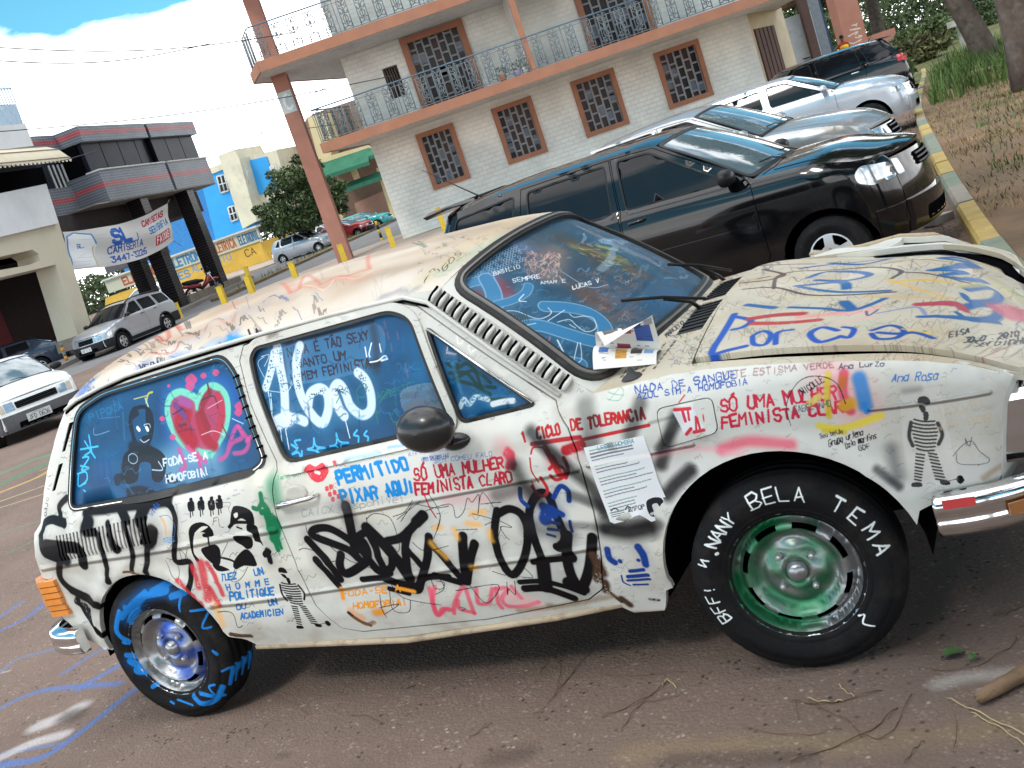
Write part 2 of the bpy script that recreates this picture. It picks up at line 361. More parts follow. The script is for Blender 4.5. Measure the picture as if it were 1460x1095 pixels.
def paint_over(m_, cv, name, rough=.5):      # lay a canvas over an existing material
    t = m_.node_tree; n = t.nodes.new; l = t.links.new; b = t.nodes['Principled BSDF']
    im = n('ShaderNodeTexImage'); im.image = cv.image(name); im.extension = 'CLIP'; uvn = n('ShaderNodeUVMap'); uvn.uv_map = 'uv'; l(uvn.outputs[0], im.inputs[0])
    src = b.inputs['Base Color'].links[0].from_socket if b.inputs['Base Color'].links else None
    mm = n('ShaderNodeMixRGB'); l(im.outputs[1], mm.inputs[0])
    if src: l(src, mm.inputs[1])
    l(im.outputs[0], mm.inputs[2]); l(mm.outputs[0], b.inputs['Base Color'])
    mr_ = n('ShaderNodeMapRange'); l(im.outputs[1], mr_.inputs[0]); mr_.inputs[3].default_value = b.inputs['Roughness'].default_value; mr_.inputs[4].default_value = rough
    l(mr_.outputs[0], b.inputs['Roughness'])
    return m_
# ------------------------------------------------------------------ cars: one cross-section model, cut into panels
def table(kn):      # smooth interpolation through (x, value) knots
    x = np.array([k[0] for k in kn], float); y = np.array([k[1] for k in kn], float)
    if len(x) < 3: return lambda q: float(np.interp(q, x, y))
    dx = np.diff(x); sl_ = np.diff(y)/dx; m_ = np.zeros(len(x)); m_[0] = sl_[0]; m_[-1] = sl_[-1]
    for i in range(1, len(x)-1):
        if sl_[i-1]*sl_[i] > 0: m_[i] = 2*sl_[i-1]*sl_[i]/(sl_[i-1]+sl_[i])
    def f(q):
        q = min(max(q, x[0]), x[-1]); i = min(len(x)-2, max(0, int(np.searchsorted(x, q)-1))); h = dx[i]; t = (q-x[i])/h
        return float((1+2*t)*(1-t)**2*y[i]+t*(1-t)**2*h*m_[i]+t*t*(3-2*t)*y[i+1]+t*t*(t-1)*h*m_[i+1])
    return f
class Body:
    def __init__(s, c):
        s.c = c; s.zb = table(c['zb']); s.W = table(c['W']); s.ins = table(c['ins']); s.xr = table(c['xr']); s.xn = table(c['xn']); s.zt = table(c['zt'])
        s.rc = c.get('rc', .12); s.rn = c.get('rn', .16); s.rs = c.get('rs', .04); s.tum = c.get('tum', .145); s.zref = c.get('zref', 1.36)
        s.bowf = c.get('bowf', .12); s.bowr = c.get('bowr', .05); s.crown = table(c['crown']); s.rcrown = c.get('rcrown', .09)
        s.ridge = c.get('ridge', [])
    def ys(s, X, Z):
        zb = s.zb(X); z = min(Z, zb); w_ = s.W(X)-s.ins(z)
        d = zb-z
        if d < s.rs: w_ -= s.rs*.8*(1-math.sqrt(max(0, 1-((s.rs-d)/s.rs)**2)))
        for zr, am, wd in s.ridge: w_ += am*math.exp(-((Z-zr)/wd)**2)
        if Z > zb: t = (Z-zb)/(s.zref-zb); w_ -= s.tum*t+.012*math.sin(math.pi*min(1, max(0, t)))*-1
        dx = X-s.xr(Z)
        if dx < s.rc: w_ -= s.rc*.8*(1-math.sqrt(max(0, 1-((s.rc-max(0, dx))/s.rc)**2)))
        if Z <= zb+.02:
            dx = s.xn(Z)-X
            if dx < s.rn: w_ -= s.rn*.7*(1-math.sqrt(max(0, 1-((s.rn-max(0, dx))/s.rn)**2)))
        return w_
    def side(s, sg, off=0.): return lambda X, Z: (X, sg*(s.ys(X, Z)+off), Z)
    def top(s, off=0.):
        xe = s.xn(s.c['znose'])
        def f(X, v):
            zb = s.zb(X); w_ = s.ys(X, zb); b = s.bowf*(1-v*v)*sst(X, xe-.7, xe)
            return (X+b, v*w_, zb+s.crown(X)*(1-abs(v)**2.3)+off)
        return f
    def roof(s, off=0.):
        xf = s.c['xwt']; xr_ = s.c['xrt']
        def f(X, v):
            zt = s.zt(X); w_ = s.ys(X, zt); b = s.c.get('bowt', .07)*(1-v*v)*sst(X, xf-.5, xf)-s.bowr*(1-v*v)*sst(-X, -xr_-.4, -xr_)
            return (X+b, v*w_, zt+s.rcrown*(1-abs(v)**2.6)*(.72+.28*math.sin(math.pi*min(1, max(0, (X-xr_)/(xf-xr_))))**.5)+off)
        return f
    def screen(s, off=0.):      # v across, u up
        c = s.c; xb, xt = c['xwb'], c['xwt']
        z0, z1 = s.zb(xb), s.zt(xt); y0, y1 = s.ys(xb, z0+.001), s.ys(xt, z1)
        R_ = s.roof(); zc1 = R_(xt, 0)[2]-z1; bt = c.get('bowt', .07); bb = c.get('bowb', .12); zc0 = s.crown(xb)*.8
        def f(v, u):
            X = xb+(xt-xb)*u+(bb+(bt-bb)*u)*(1-v*v); q = 1-abs(v)**2.4
            return (X+off*.7, v*(y0+(y1-y0)*u), z0+(z1-z0)*u+(zc0+(zc1-zc0)*u)*q+.02*math.sin(math.pi*u)+off*.7)
        return f
    def nose(s, off=0.): return lambda v, Z: (s.xn(Z)+s.bowf*(1-v*v)+off, v*s.ys(s.xn(Z)-.001, Z), Z)
    def tail(s, off=0.): return lambda v, Z: (s.xr(Z)-s.bowr*(1-v*v)-off, v*s.ys(s.xr(Z)+.001, Z), Z)
def arc(cx, cz, r, a0, a1, n=14): return [(cx+r*math.cos(R(a0+(a1-a0)*i/n)), cz+r*math.sin(R(a0+(a1-a0)*i/n))) for i in range(n+1)]
def wheel(root, X, Y, rt, rr, wd, sg, style, steer=0., rimmat=None, tyremat=None, name='wheel', uvf=None, hi=True):
    w_ = empty(name, (X, Y, rt)); w_.parent = root; w_.rotation_euler = (0, 0, steer)
    o = sg; n = 48 if hi else 24                 # o: the outward side, +1 or -1 along Y
    h = wd/2; g = rt-.008
    prof = [(rr-.012, o*(h-.012)), (rr+.004, o*(h-.004)), (rr+.012, o*(h+.003)), (rr+.015, o*(h+.001)), (rr+.018, o*(h+.004)), (rr+(rt-rr)*.45, o*(h+.010)), (rr+(rt-rr)*.62, o*(h+.009)), (rr+(rt-rr)*.63, o*(h+.006)), (rr+(rt-rr)*.70, o*(h+.005)), (rt-.022, o*(h-.002)), (rt-.006, o*(h-.016)), (rt, o*(h-.03))]
    if hi:
        for k in (-.5, 0, .5): prof += [(rt, o*(-k*wd*.5+.010)), (g, o*(-k*wd*.5+.006)), (g, o*(-k*wd*.5-.006)), (rt, o*(-k*wd*.5-.010))]
    prof += [(rt, -o*(h-.03)), (rt-.015, -o*h), (rr, -o*h)]
    mb = MB(); mb.lathe(prof, None, n)
    uv = [uvf(v[0], v[2]) for v in mb.V] if uvf else None
    F = mb.F if o < 0 else [f[::-1] for f in mb.F]
    me = mesh('tyre', mb.V, F, uv, [True]*len(F)); link('tyre', me, tyremat or RUBBER, w_)
    hub = MB().lathe([(.0, o*(h-.09)), (rr-.004, o*(h-.09)), (rr-.002, -o*h)], None, 20); hub.build('brake_drum', DARK, w_)
    rm = rimmat or SILVERW
    style(w_, o, h, rr, rm, hi, uvf)
    return w_
def rim_slots(w_, o, h, rr, rm, hi, uvf):     # pressed steel rim with eight slots, lug bolts and a hub cap
    pf = table([(0, .052), (.025, .052), (.036, .030), (.045, .026), (.062, .036), (.08, .038), (.097, .052), (.112, .050), (.124, .024), (.134, .016), (.150, .020), (.158, .045), (.168, .058), (.176, .030), (.188, .004), (.2, .0)])
    k = rr/.193
    def f(x, z):
        r = math.hypot(x, z)/k; th = math.atan2(z, x); bump = .008*math.cos(4*th+.6)*math.exp(-((r-.07)/.02)**2)
        return (x, o*(h-pf(r)+bump-.004), z)
    out_ = arc(0, 0, rr-.001, 0, 360, 60)[:-1]; holes = []
    for i in range(8):
        a = 22+i*45; hw = 13.5; inn = arc(0, 0, .137*k, a-hw, a+hw, 5); ou = arc(0, 0, .153*k, a+hw, a-hw, 5); holes.append(inn+ou)
    p = panel('rim', out_, holes, f, rm, w_, .011 if hi else .03, (0, -o, 0), .006, uvf)
    for i in range(4):
        a = R(38+90*i); M_ = TR(.065*k*math.cos(a), o*(h-.045), .065*k*math.sin(a))
        MB().lathe([(0, o*.022), (.008, o*.02), (.010, o*.016), (.0105, 0)], M_, 6, False).build('lug_bolt', SILVERW, w_)
    MB().lathe([(0, o*.042), (.018, o*.040), (.027, o*.032), (.031, o*.012), (.036, o*.008), (.042, o*-.004)], TR(0, o*(h-.056), 0), 24).build('hub_cap', rm, w_)
def rim_spokes(n, hw_in, hw_out, r0, r1, crest=True):
    def st(w_, o, h, rr, rm, hi, uvf):
        pf = table([(0, .0), (.05, .002), (.09, .0), (.16, .008), (.185, .014), (.2, .02)]); k = rr/.193
        def f(x, z): r = math.hypot(x, z)/k; return (x, o*(h+.004-pf(r)), z)
        holes = []
        for i in range(n):
            a = 360/n*(i+.5)+90; q = arc(0, 0, r0*k, a-hw_in, a+hw_in, 3)+arc(0, 0, r1*k, a+hw_out, a-hw_out, 5); holes.append(rounded(q, .01, 3))
        p = panel('rim', arc(0, 0, rr-.001, 0, 360, 40)[:-1], holes, f, rm, w_, .016 if hi else .04, (0, -o, 0), .018, None)
        if hi:
            for i in range(4):
                a = R(90*i+5); MB().lathe([(0, o*-.006), (.010, o*-.004), (.011, o*.003), (.014, o*.003), (.0145, 0)], TR(.05*k*math.cos(a), o*(h+.003), .05*k*math.sin(a)), 12).build('lug_bolt', BLACKPL, w_)
            c = MB().lathe([(0, o*.006), (.022, o*.005), (.028, 0)], TR(0, o*(h+.004), 0), 20).build('hub_cap', mat('cap_grey', (.2, .2, .21), .3, .6), w_)
            if crest:       # the round badge: a ring with a V over a W
                m_ = MB(); yb = o*(h+.012)
                m_.lathe([(.0185, 0), (.0185, o*.002), (.0215, o*.002), (.0215, 0)], TR(0, yb-o*.003, 0), 20)
                for pts in ([(-.009, .016), (0, .002), (.009, .016)], [(-.016, .006), (-.009, -.014), (0, -.001), (.009, -.014), (.016, .006)]): m_.tube([(x, yb, z) for x, z in pts], .0018, 4)
                m_.build('badge', CHROME, w_)
    return st
def lampf(f): return f
def build_car(cfg, name, label, cat, pose, paint, group=None, s=1., pitch=0., style=None, hi=True, near=-1, roofmat=None):
    """pose = (x, y, z, yaw) of the rear axle on the ground"""
    c = cfg; B = Body(c); root = empty(name, pose[:3], pose[3], label, cat, group, s)
    if pitch: root.rotation_mode = 'XYZ'; root.rotation_euler = (0, pitch, pose[3])
    st = .05 if hi else .11; roofmat = roofmat or paint
    L_ = c['wb']; rt = c.get('rt', .29); rr = c.get('rr', .18); ra = c.get('ra', rt+.055); trk = c.get('trk', .73)
    glass = c.get('glass', GLASSD); trim = c.get('trim', BLACKPL)
    zn = c['znose']; zl = c['zlow']; zbr = c['zrear']
    # side outline, with the wheel arches
    low = [(B.xr(zl+.12)+.03, zl+.12), (-ra-.02, zl+.06)]+arc(0, rt+.0, ra, 190, -12, 16)+[(ra+.03, zl)]
    low += [(L_-ra-.03, zl)]+arc(L_, rt, ra, 192, -10, 16)+[(L_+ra+.02, zl+.04), (B.xn(zl+.12)-.03, zl+.08)]
    nose = [(B.xn(z)-.002, z) for z in np.linspace(zl+.16, zn, 5)]
    xs = np.linspace(B.xn(zn)-.03, c['xwb'], 10); ups = [(x, B.zb(x)) for x in xs]
    a_ = [(c['xwt'], B.zt(c['xwt']))]; rf = [(x, B.zt(x)) for x in np.linspace(c['xwt']-.02, c['xrt'], 12)]
    notch = c.get('notch')
    if notch: back = [(notch[0], B.zb(notch[0]))]+[(x, B.zb(x)) for x in np.linspace(notch[0]-.05, B.xr(zbr)+.02, 5)]
    else: back = []
    tl = [(B.xr(z)+.002, z) for z in np.linspace(zbr if notch else B.zt(c['xrt'])-.01, zl+.18, 9 if not notch else 5)]
    outer = low+nose+ups+a_+rf+back+tl
    doors = c['doors']; wins = c['wins']
    for sg in (-1, 1):
        inw = (0, -sg, 0); hole = [offs(d['o'], -.004) for d in doors]; fw = [rounded(w_['o'], w_.get('r', .04), 4) for w_ in wins]
        bs = panel('body_side', outer, hole+[q for q, w_ in zip(fw, wins) if w_['d'] is None], B.side(sg), paint, root, st, inw, .03)
        dob = []
        for i, d in enumerate(doors):
            dp = panel('door', offs(d['o'], .002), [q for q, w_ in zip(fw, wins) if w_['d'] == i], B.side(sg), paint, root, st, inw, .025); dob.append(dp)
            if 'handle' in d:
                hx, hz = d['handle']; y = B.ys(hx, hz)
                MB().tube([(hx-.08, sg*(y-.003), hz-.003), (hx-.06, sg*(y+.022), hz), (hx+.05, sg*(y+.024), hz+.003), (hx+.075, sg*(y-.003), hz+.003)], .011, 6).build('handle', c.get('handlemat', paint), dp)
            if d.get('strip'):
                z = d['strip']; xs_ = [p[0] for p in d['o']]; xa, xb_ = min(xs_)+.03, max(xs_)-.03
                panel('rubbing_strip', [(xa, z-.022), (xb_, z-.022), (xb_, z+.022), (xa, z+.022)], [], B.side(sg, .012), c.get('stripmat', trim), dp, .15, inw, .012)
        for q, w_ in zip(fw, wins):
            par = dob[w_['d']] if w_['d'] is not None else bs
            g_ = panel('window', offs(q, .004), [], B.side(sg, -.008), w_.get('m', glass), par if par is bs else root, max(st, .06), inw, .004)
            g_.parent = root
            panel('seal', offs(q, -.004), [offs(q, .010)], B.side(sg, .002), trim, g_, max(st, .05), inw, .008)
    # under the skin: wells, floor
    f_ = MB()
    for X in (0, L_):
        for s_ in (-1, 1):
            q = arc(X, rt, ra+.004, 181, -1, 14); n_ = len(q); f_.add([(a, s_*(trk+.03), b) for a, b in q]+[(a, s_*.42, b) for a, b in q]+[(X, s_*.42, rt)], [(i, i+1, n_+i+1, n_+i) for i in range(n_-1)]+[(n_+i, n_+i+1, 2*n_) for i in range(n_-1)])
    f_.box((ra+.02, -.68, zl+.02), (L_-ra-.02, .68, zl+.10)); f_.box((B.xr(.5)+.1, -.42, zl+.08), (B.xn(.5)-.12, .42, zl+.2)); f_.build('underbody', DARK, root)
    # hood, cowl, roof, screens, ends
    xe = B.xn(zn)-.004
    hv = c.get('hv', .86); hx0 = c['xwb']+c.get('cowl', .14); hx1 = xe-c.get('hgap', .03)
    hood = [(hx0, -hv), (hx1-.1, -hv), (hx1-.02, -hv+.06), (hx1, -hv+.25), (hx1, hv-.25), (hx1-.02, hv-.06), (hx1-.1, hv), (hx0, hv)]
    panel('fender_top', [(c['xwb']-.0, -1), (xe, -1), (xe, 1), (c['xwb'], 1)], [offs(hood, -.006)], B.top(), paint, root, max(st, .06), (0, 0, -1), .02)
    panel('hood', hood, [], B.top(.004), c.get('hoodmat', paint), root, max(st, .06), (0, 0, -1), .02)
    panel('roof', [(c['xrt'], -1), (c['xwt'], -1), (c['xwt'], 1), (c['xrt'], 1)], [], B.roof(), roofmat, root, max(st, .07), (0, 0, -1), .02)
    scr = B.screen(-.004); so_ = rounded([(-.985, .02), (.985, .02), (.985, .985), (-.985, .985)], .09, 4)
    w0 = panel('windscreen', offs(so_, .004), [], scr, c.get('screen', glass), root, .08, (-.5, 0, -.5), .005)
    panel('seal', offs(so_, -.012), [offs(so_, .03)], B.screen(.001), trim, w0, .07, (-.5, 0, -.5), .01)
    for yy, lx in ((-.25, .5), (.35, .5)):
        p0 = B.screen(.012)(yy, .0); p1 = B.screen(.016)(yy-.42, .10)
        if hi: MB().tube([p0, ((p0[0]+p1[0])/2, (p0[1]+p1[1])/2, (p0[2]+p1[2])/2+.02), p1], .006, 5).build('wiper', BLACKPL, root)
    panel('front_face', [(-1, zl+.16), (1, zl+.16), (1, zn), (-1, zn)], [], B.nose(), c.get('nosemat', paint), root, max(st, .07), (-1, 0, 0), .02)
    if notch:
        def bl(v, u):
            a = (notch[0], B.ys(notch[0], B.zb(notch[0])+.001), B.zb(notch[0])); b = (c['xrt'], B.ys(c['xrt'], B.zt(c['xrt'])), B.zt(c['xrt']))
            zc0 = B.crown(notch[0]); zc1 = B.roof()(c['xrt'], 0)[2]-b[2]; bb = .10
            return (a[0]+(b[0]-a[0])*u-(bb*(1-u)+B.bowr*u)*(1-v*v), v*(a[1]+(b[1]-a[1])*u), a[2]+(b[2]-a[2])*u+(zc0*(1-u)+zc1*u)*(1-abs(v)**2.4))
        panel('rear_window', so_, [], bl, glass, root, .1, (.5, 0, -.5), .005)
        panel('trunk_lid', [(B.xr(zbr)+.004, -1), (notch[0], -1), (notch[0], 1), (B.xr(zbr)+.004, 1)], [], B.top(), paint, root, .08, (0, 0, -1), .02)
        panel('rear_face', [(-1, zl+.16), (1, zl+.16), (1, zbr), (-1, zbr)], [], B.tail(), paint, root, .08, (1, 0, 0), .02)
    else:
        zt = B.zt(c['xrt']); zw0, zw1 = c['rw']; rw = rounded([(-.84, zw0), (.84, zw0), (.82, zw1), (-.82, zw1)], .07, 4)
        panel('tailgate', [(-1, zl+.16), (1, zl+.16), (1, zt), (-1, zt)], [rw], B.tail(), paint, root, max(st, .07), (1, 0, 0), .02)
        g_ = panel('rear_window', offs(rw, .004), [], B.tail(-.006), glass, root, .1, (1, 0, 0), .005)
    # bumpers, lamps, grille, plates
    for key, sf_, cf in (('fb', B.nose, 1), ('rb', B.tail, -1)):
        if key in c:
            z0, z1, mt, of = c[key]; inn = (-cf, 0, 0)
            b_ = panel('bumper', [(-1, z0), (1, z0), (1, z1), (-1, z1)], [], sf_(of), mt or paint, root, .09, inn, of+.02)
            xa = (B.xn(z0)-.3, B.xn(z0)+of*.4) if cf > 0 else (B.xr(z0)-of*.4, B.xr(z0)+.25)
            if cf > 0: lim = L_+ra+.015; poly_ = [(lim, z0), (B.xn(z0)-.004, z0), (B.xn(z1)-.004, z1), (lim, z1)]
            else: lim = -ra-.015; poly_ = [(lim, z0), (B.xr(z0)+.004, z0), (B.xr(z1)+.004, z1), (lim, z1)]
            for sg in (-1, 1): panel('bumper_corner', poly_, [], B.side(sg, of*.5), mt or paint, b_, .07, (0, -sg, 0), .02+of*.5)
            if key == 'fb' and hi: panel('air_intake', rounded([(-.7, z0+.03), (.7, z0+.03), (.66, z0+.13), (-.66, z0+.13)], .03), [], B.nose(of+.004), DARK, b_, .2, inn, .01)
    if 'grille' in c:
        z0, z1, vw = c['grille']; g_ = panel('grille', rounded([(-vw, z0), (vw, z0), (vw, z1), (-vw, z1)], .02, 3), [], B.nose(.012), DARK, root, .15, (-1, 0, 0), .012)
        n = 3
        for i in range(n): z = z0+(z1-z0)*(i+.5)/n; panel('slat', [(-vw, z-.006), (vw, z-.006), (vw, z+.006), (-vw, z+.006)], [], B.nose(.02), trim, g_, .2, (-1, 0, 0), .008)
    if 'hl' in c:
        for sg in (-1, 1):
            fr, sd_ = c['hl']
            h_ = panel('headlight', rounded([(sg*a, b) for a, b in fr], .02, 3), [], B.nose(.008), LAMPG, root, .07, (-1, 0, 0), .012)
            if sd_: panel('headlight_wrap', rounded(sd_, .02, 3), [], B.side(sg, .006), LAMPG, h_, .05, (0, -sg, 0), .012)
    if 'tl' in c:
        for sg in (-1, 1):
            fr, sd_ = c['tl']
            h_ = panel('tail_light', rounded([(sg*a, b) for a, b in fr], .02, 3), [], B.tail(.008), REDL, root, .08, (1, 0, 0), .012)
            if sd_: panel('tail_light_wrap', rounded(sd_, .02, 3), [], B.side(sg, .006), REDL, h_, .05, (0, -sg, 0), .012)
    if 'mirror' in c:
        mx_, mz = c['mirror']
        for sg in (-1, 1):
            y = B.ys(mx_, mz); mb = MB()
            mb.lathe([(0, -.055), (.05, -.05), (.072, -.02), (.078, .02), (.07, .04), (.0, .045)], TR(mx_-.02, sg*(y+.11), mz+.04, R(90))@Matrix.Diagonal((1.35, 1, .85, 1)), 16)
            mb.tube([(mx_, sg*(y-.01), mz-.01), (mx_, sg*(y+.06), mz+.02)], .022, 8); mb.build('mirror', c.get('mirmat', paint), root)
    for X in (0, L_):
        for sg in (-1, 1):
            wheel(root, X, sg*(trk), rt, rr, .165, sg, style or rim_spokes(5, 14, 24, .085, .16), 0, c.get('rimmat'), None, 'wheel', None, hi)
    return root, B
# ------------------------------------------------------------------ the graffiti wagon
YAW = R(-28.63); HC = (-.136, 4.221); WB = 2.495
HX = HC[0]-math.cos(YAW)*WB/2; HY = HC[1]-math.sin(YAW)*WB/2
class Frame:        # lines of sight told in a car's own coordinates
    def __init__(s, x, y, z, yaw, sc_=1.):
        c_, s_ = math.cos(yaw), math.sin(yaw); s.A = np.array([[c_, s_, 0], [-s_, c_, 0], [0, 0, 1]]); s.o = s.A@(np.array([0, 0, CH])-np.array([x, y, z]))/sc_
    def y(s, px, py, Y): d = s.A@ray(px, py); t = (Y-s.o[1])/d[1]; return s.o+d*t
    def z(s, px, py, Z): d = s.A@ray(px, py); t = (Z-s.o[2])/d[2]; return s.o+d*t
HF = Frame(HX, HY, 0, YAW)
door_o = [(.86, .305), (.808, .413), (.80, .587), (.798, .75), (.812, .851), (.832, .913), (.762, 1.15), (.74, 1.30), (.765, 1.345), (.84, 1.352), (1.42, 1.343), (1.505, 1.31), (1.925, .935), (1.965, .86), (1.974, .794), (1.962, .567), (1.937, .448), (1.90, .335), (1.834, .299), (1.449, .268), (.934, .279)]
win_rear = [(-.262, .925), (-.12, 1.287), (.03, 1.325), (.66, 1.335), (.715, 1.26), (.775, .95), (.71, .922), (.2, .912)]
win_door = [(.865, .925), (.80, 1.20), (.79, 1.30), (.82, 1.33), (1.40, 1.325), (1.475, 1.285), (1.555, .93)]
win_vent = [(1.525, 1.25), (1.865, .935), (1.585, .930)]
hero = dict(wb=WB, rt=.302, rr=.193, ra=.345, trk=.715, zlow=.235, znose=.745, zrear=.8, zref=1.36, tum=.135,
    zb=[(-.62, .885), (-.3, .898), (.5, .915), (1.5, .925), (2.05, .932), (2.3, .938), (2.5, .920), (2.75, .884), (2.95, .842), (3.1, .79), (3.172, .745)],
    W=[(-.62, .765), (-.2, .80), (.5, .81), (2.6, .805), (3.0, .785), (3.17, .755)],
    ins=[(.2, .07), (.30, .035), (.38, .012), (.55, .002), (.78, 0), (.86, .012), (.93, .05)],
    xr=[(.25, -.49), (.45, -.585), (.7, -.60), (.8, -.575), (.95, -.50), (1.08, -.42), (1.21, -.325), (1.30, -.25), (1.40, -.13)],
    xn=[(.25, 3.04), (.45, 3.08), (.58, 3.11), (.69, 3.14), (.745, 3.172), (.85, 3.176)],
    zt=[(-.26, 1.31), (.24, 1.37), (.77, 1.375), (1.42, 1.36), (1.60, 1.345)], crown=[(-.6, .03), (2.0, .045), (2.4, .05), (2.88, .048), (2.95, .036), (3.02, -.014), (3.09, -.075), (3.172, -.14)],
    rcrown=.115, xwt=1.60, xrt=-.20, xwb=2.045, rs=.03, rc=.11, rn=.05, bowf=.10, bowr=.06, bowt=.09, bowb=.13, ridge=[(.565, .006, .012), (.765, .005, .010)],
    doors=[dict(o=door_o)], wins=[dict(o=win_rear, d=None, r=[.05]*8), dict(o=win_door, d=0, r=.045), dict(o=win_vent, d=0, r=.03)],
    rw=(.93, 1.24), hv=.80, cowl=.24, hgap=.02, tl=([(.62, .66), (.98, .66), (.98, .80), (.62, .80)], None))
HB = Body(hero)
def m_side(px, py):
    Y = -.8
    for _ in range(7):
        P = HF.y(px, py, Y); X = min(3.17, max(-.6, P[0])); Z = min(1.4, max(.2, P[2])); Y = .4*Y-.6*HB.ys(min(max(X, HB.xr(Z)+.05), 3.1), Z)
    return P[0], P[2]
_tp = HB.top(); _rf = HB.roof()
def m_hood(px, py):
    z = .95
    for _ in range(14):
        P = HF.z(px, py, z); X = min(3.168, max(1.9, P[0])); w_ = HB.ys(X, HB.zb(X)); v = min(1, max(-1, P[1]/w_)); z = .6*z+.4*_tp(X, v)[2]
    return P[0], P[1]
def m_roof(px, py):
    z = 1.44
    for _ in range(16):
        P = HF.z(px, py, z); X = min(1.65, max(-.2, P[0])); v = min(1, max(-1, P[1]/HB.ys(X, HB.zt(X)))); z = .65*z+.35*_rf(X, v)[2]
    return P[0], P[1]
_sc = HB.screen(); _s0 = np.array(_sc(0, 0)); _s1 = np.array(_sc(0, 1)); _sb = np.array(_sc(.8, .5)); _sa = np.array(_sc(-.8, .5))
def m_scr(px, py):      # v across, u up the windscreen, by Newton steps
    d = HF.A@ray(px, py); q = np.array([-.2, .5])
    def F(q): P = np.array(_sc(q[0], q[1]))-HF.o; return np.array([P[0]*d[1]-P[1]*d[0], P[2]*d[1]-P[1]*d[2]])
    for _ in range(9):
        q = np.clip(q, -1.3, 1.3); q[1] = max(-.3, q[1]); f0 = F(q); J = np.stack([(F(q+np.array([1e-4, 0]))-f0)/1e-4, (F(q+np.array([0, 1e-4]))-f0)/1e-4], 1)
        try: q = q-np.linalg.solve(J, f0)*.9
        except Exception: break
    return float(q[0]*.62), float(q[1]*.62)

def lut(f, x0, y0, x1, y1, st=12):      # the same maps, tabulated once and read between the knots
    nx = int((x1-x0)/st)+2; ny = int((y1-y0)/st)+2; A = np.array([[f(x0+i*st, y0+j*st) for i in range(nx)] for j in range(ny)])
    def g(px, py):
        a = (px-x0)/st; b = (py-y0)/st
        if not (0 <= a < nx-1 and 0 <= b < ny-1): return f(px, py)
        i = int(a); j = int(b); a -= i; b -= j; q = A[j, i]*(1-a)*(1-b)+A[j, i+1]*a*(1-b)+A[j+1, i]*(1-a)*b+A[j+1, i+1]*a*b
        return float(q[0]), float(q[1])
    return g
m_side = lut(m_side, 40, 420, 1460, 940, 16); m_hood = lut(m_hood, 930, 340, 1460, 560, 14); m_roof = lut(m_roof, 90, 300, 830, 600, 14); m_scr = lut(m_scr, 590, 290, 1060, 570, 12)
# ------------------------------------------------------------------ paint on the wagon
def Z(ox, oy, k):      # outlines are noted on enlarged views: origin and scale
    def f(t): return [(ox+float(a.split(',')[0])/k, oy+float(a.split(',')[1])/k) for a in t.split()]
    f.k = k; return f
Z3 = Z(40, 680, 4.0556); Z4 = Z(380, 620, 3.65); Z5 = Z(620, 620, 3.65); Z6 = Z(340, 430, 4.381); ZA = Z(740, 560, 3.2214); ZH = Z(940, 330, 2.8077); ZW = Z(560, 280, 2.92); ZR = Z(80, 420, 3.4219); ZT = Z(960, 640, 2.406); ZB = Z(0, 600, 2.2125); ZF = Z(960, 150, 3.476); ZU = Z(180, 360, 6.636)
BK, RD, BL, LB, PK, OR, GN, YE = '0e0d10', 'b8283a', '1c4c96', '2f92cf', 'e0506c', 'e8962c', '157048', 'd8c030'
cs = Canvas(-.72, 3.25, .18, 1.42, .0017, m_side)
def D(cv, zz, t, wd, col=BK, **k): cv.line(zz(t), wd/zz.k, col, **k)
def blob(cv, zz, t, col=BK, **k): cv.area(zz(t), col, curve=True, **k)
# broad grime, touched-up patches, haze of spray
for _ in range(260):
    x = RNG.uniform(-.6, 3.1); z_ = RNG.choice([RNG.uniform(.22, .36), RNG.uniform(.3, .9)], p=[.6, .4]); cs.st([(x, z_), (x+RNG.normal()*.06, z_+RNG.normal()*.012)], RNG.uniform(.01, .05), ['8a7458', '9b8f78', 'a3a096'][RNG.randint(3)], .9, RNG.uniform(.05, .22))
for _ in range(26): x = RNG.uniform(-.5, 3.0); z_ = RNG.uniform(.4, .9); cs.st([(x, z_), (x+RNG.uniform(.05, .25), z_+RNG.normal()*.03)], RNG.uniform(.05, .14), ['dcdcd8', 'd8d4c4', 'c8c8c4'][RNG.randint(3)], .8, .45)
pens = ['1a1a20', '22232c', '2b3f8a', '8a2a3a', '2a6a4a', '4a4a52']
cs.scrib(130, (60, 690, 420, 900), pens, (5, 16), (.4, .9)); cs.scrib(150, (395, 640, 900, 880), pens, (5, 22), (.4, .9), (.25, .65)); cs.scrib(230, (900, 520, 1440, 720), pens, (5, 20), (.4, .9), (.25, .7)); cs.scrib(80, (860, 700, 960, 860), pens, (5, 14), (.4, .8), (.2, .5))
cs.scrib(240, (110, 440, 620, 560), pens, (5, 14), (.4, .8), (.3, .7)); cs.scrib(160, (600, 420, 830, 600), pens, (4, 12), (.4, .8), (.2, .6)); cs.scrib(50, (60, 590, 110, 740), pens, (4, 12), (.5, .9))
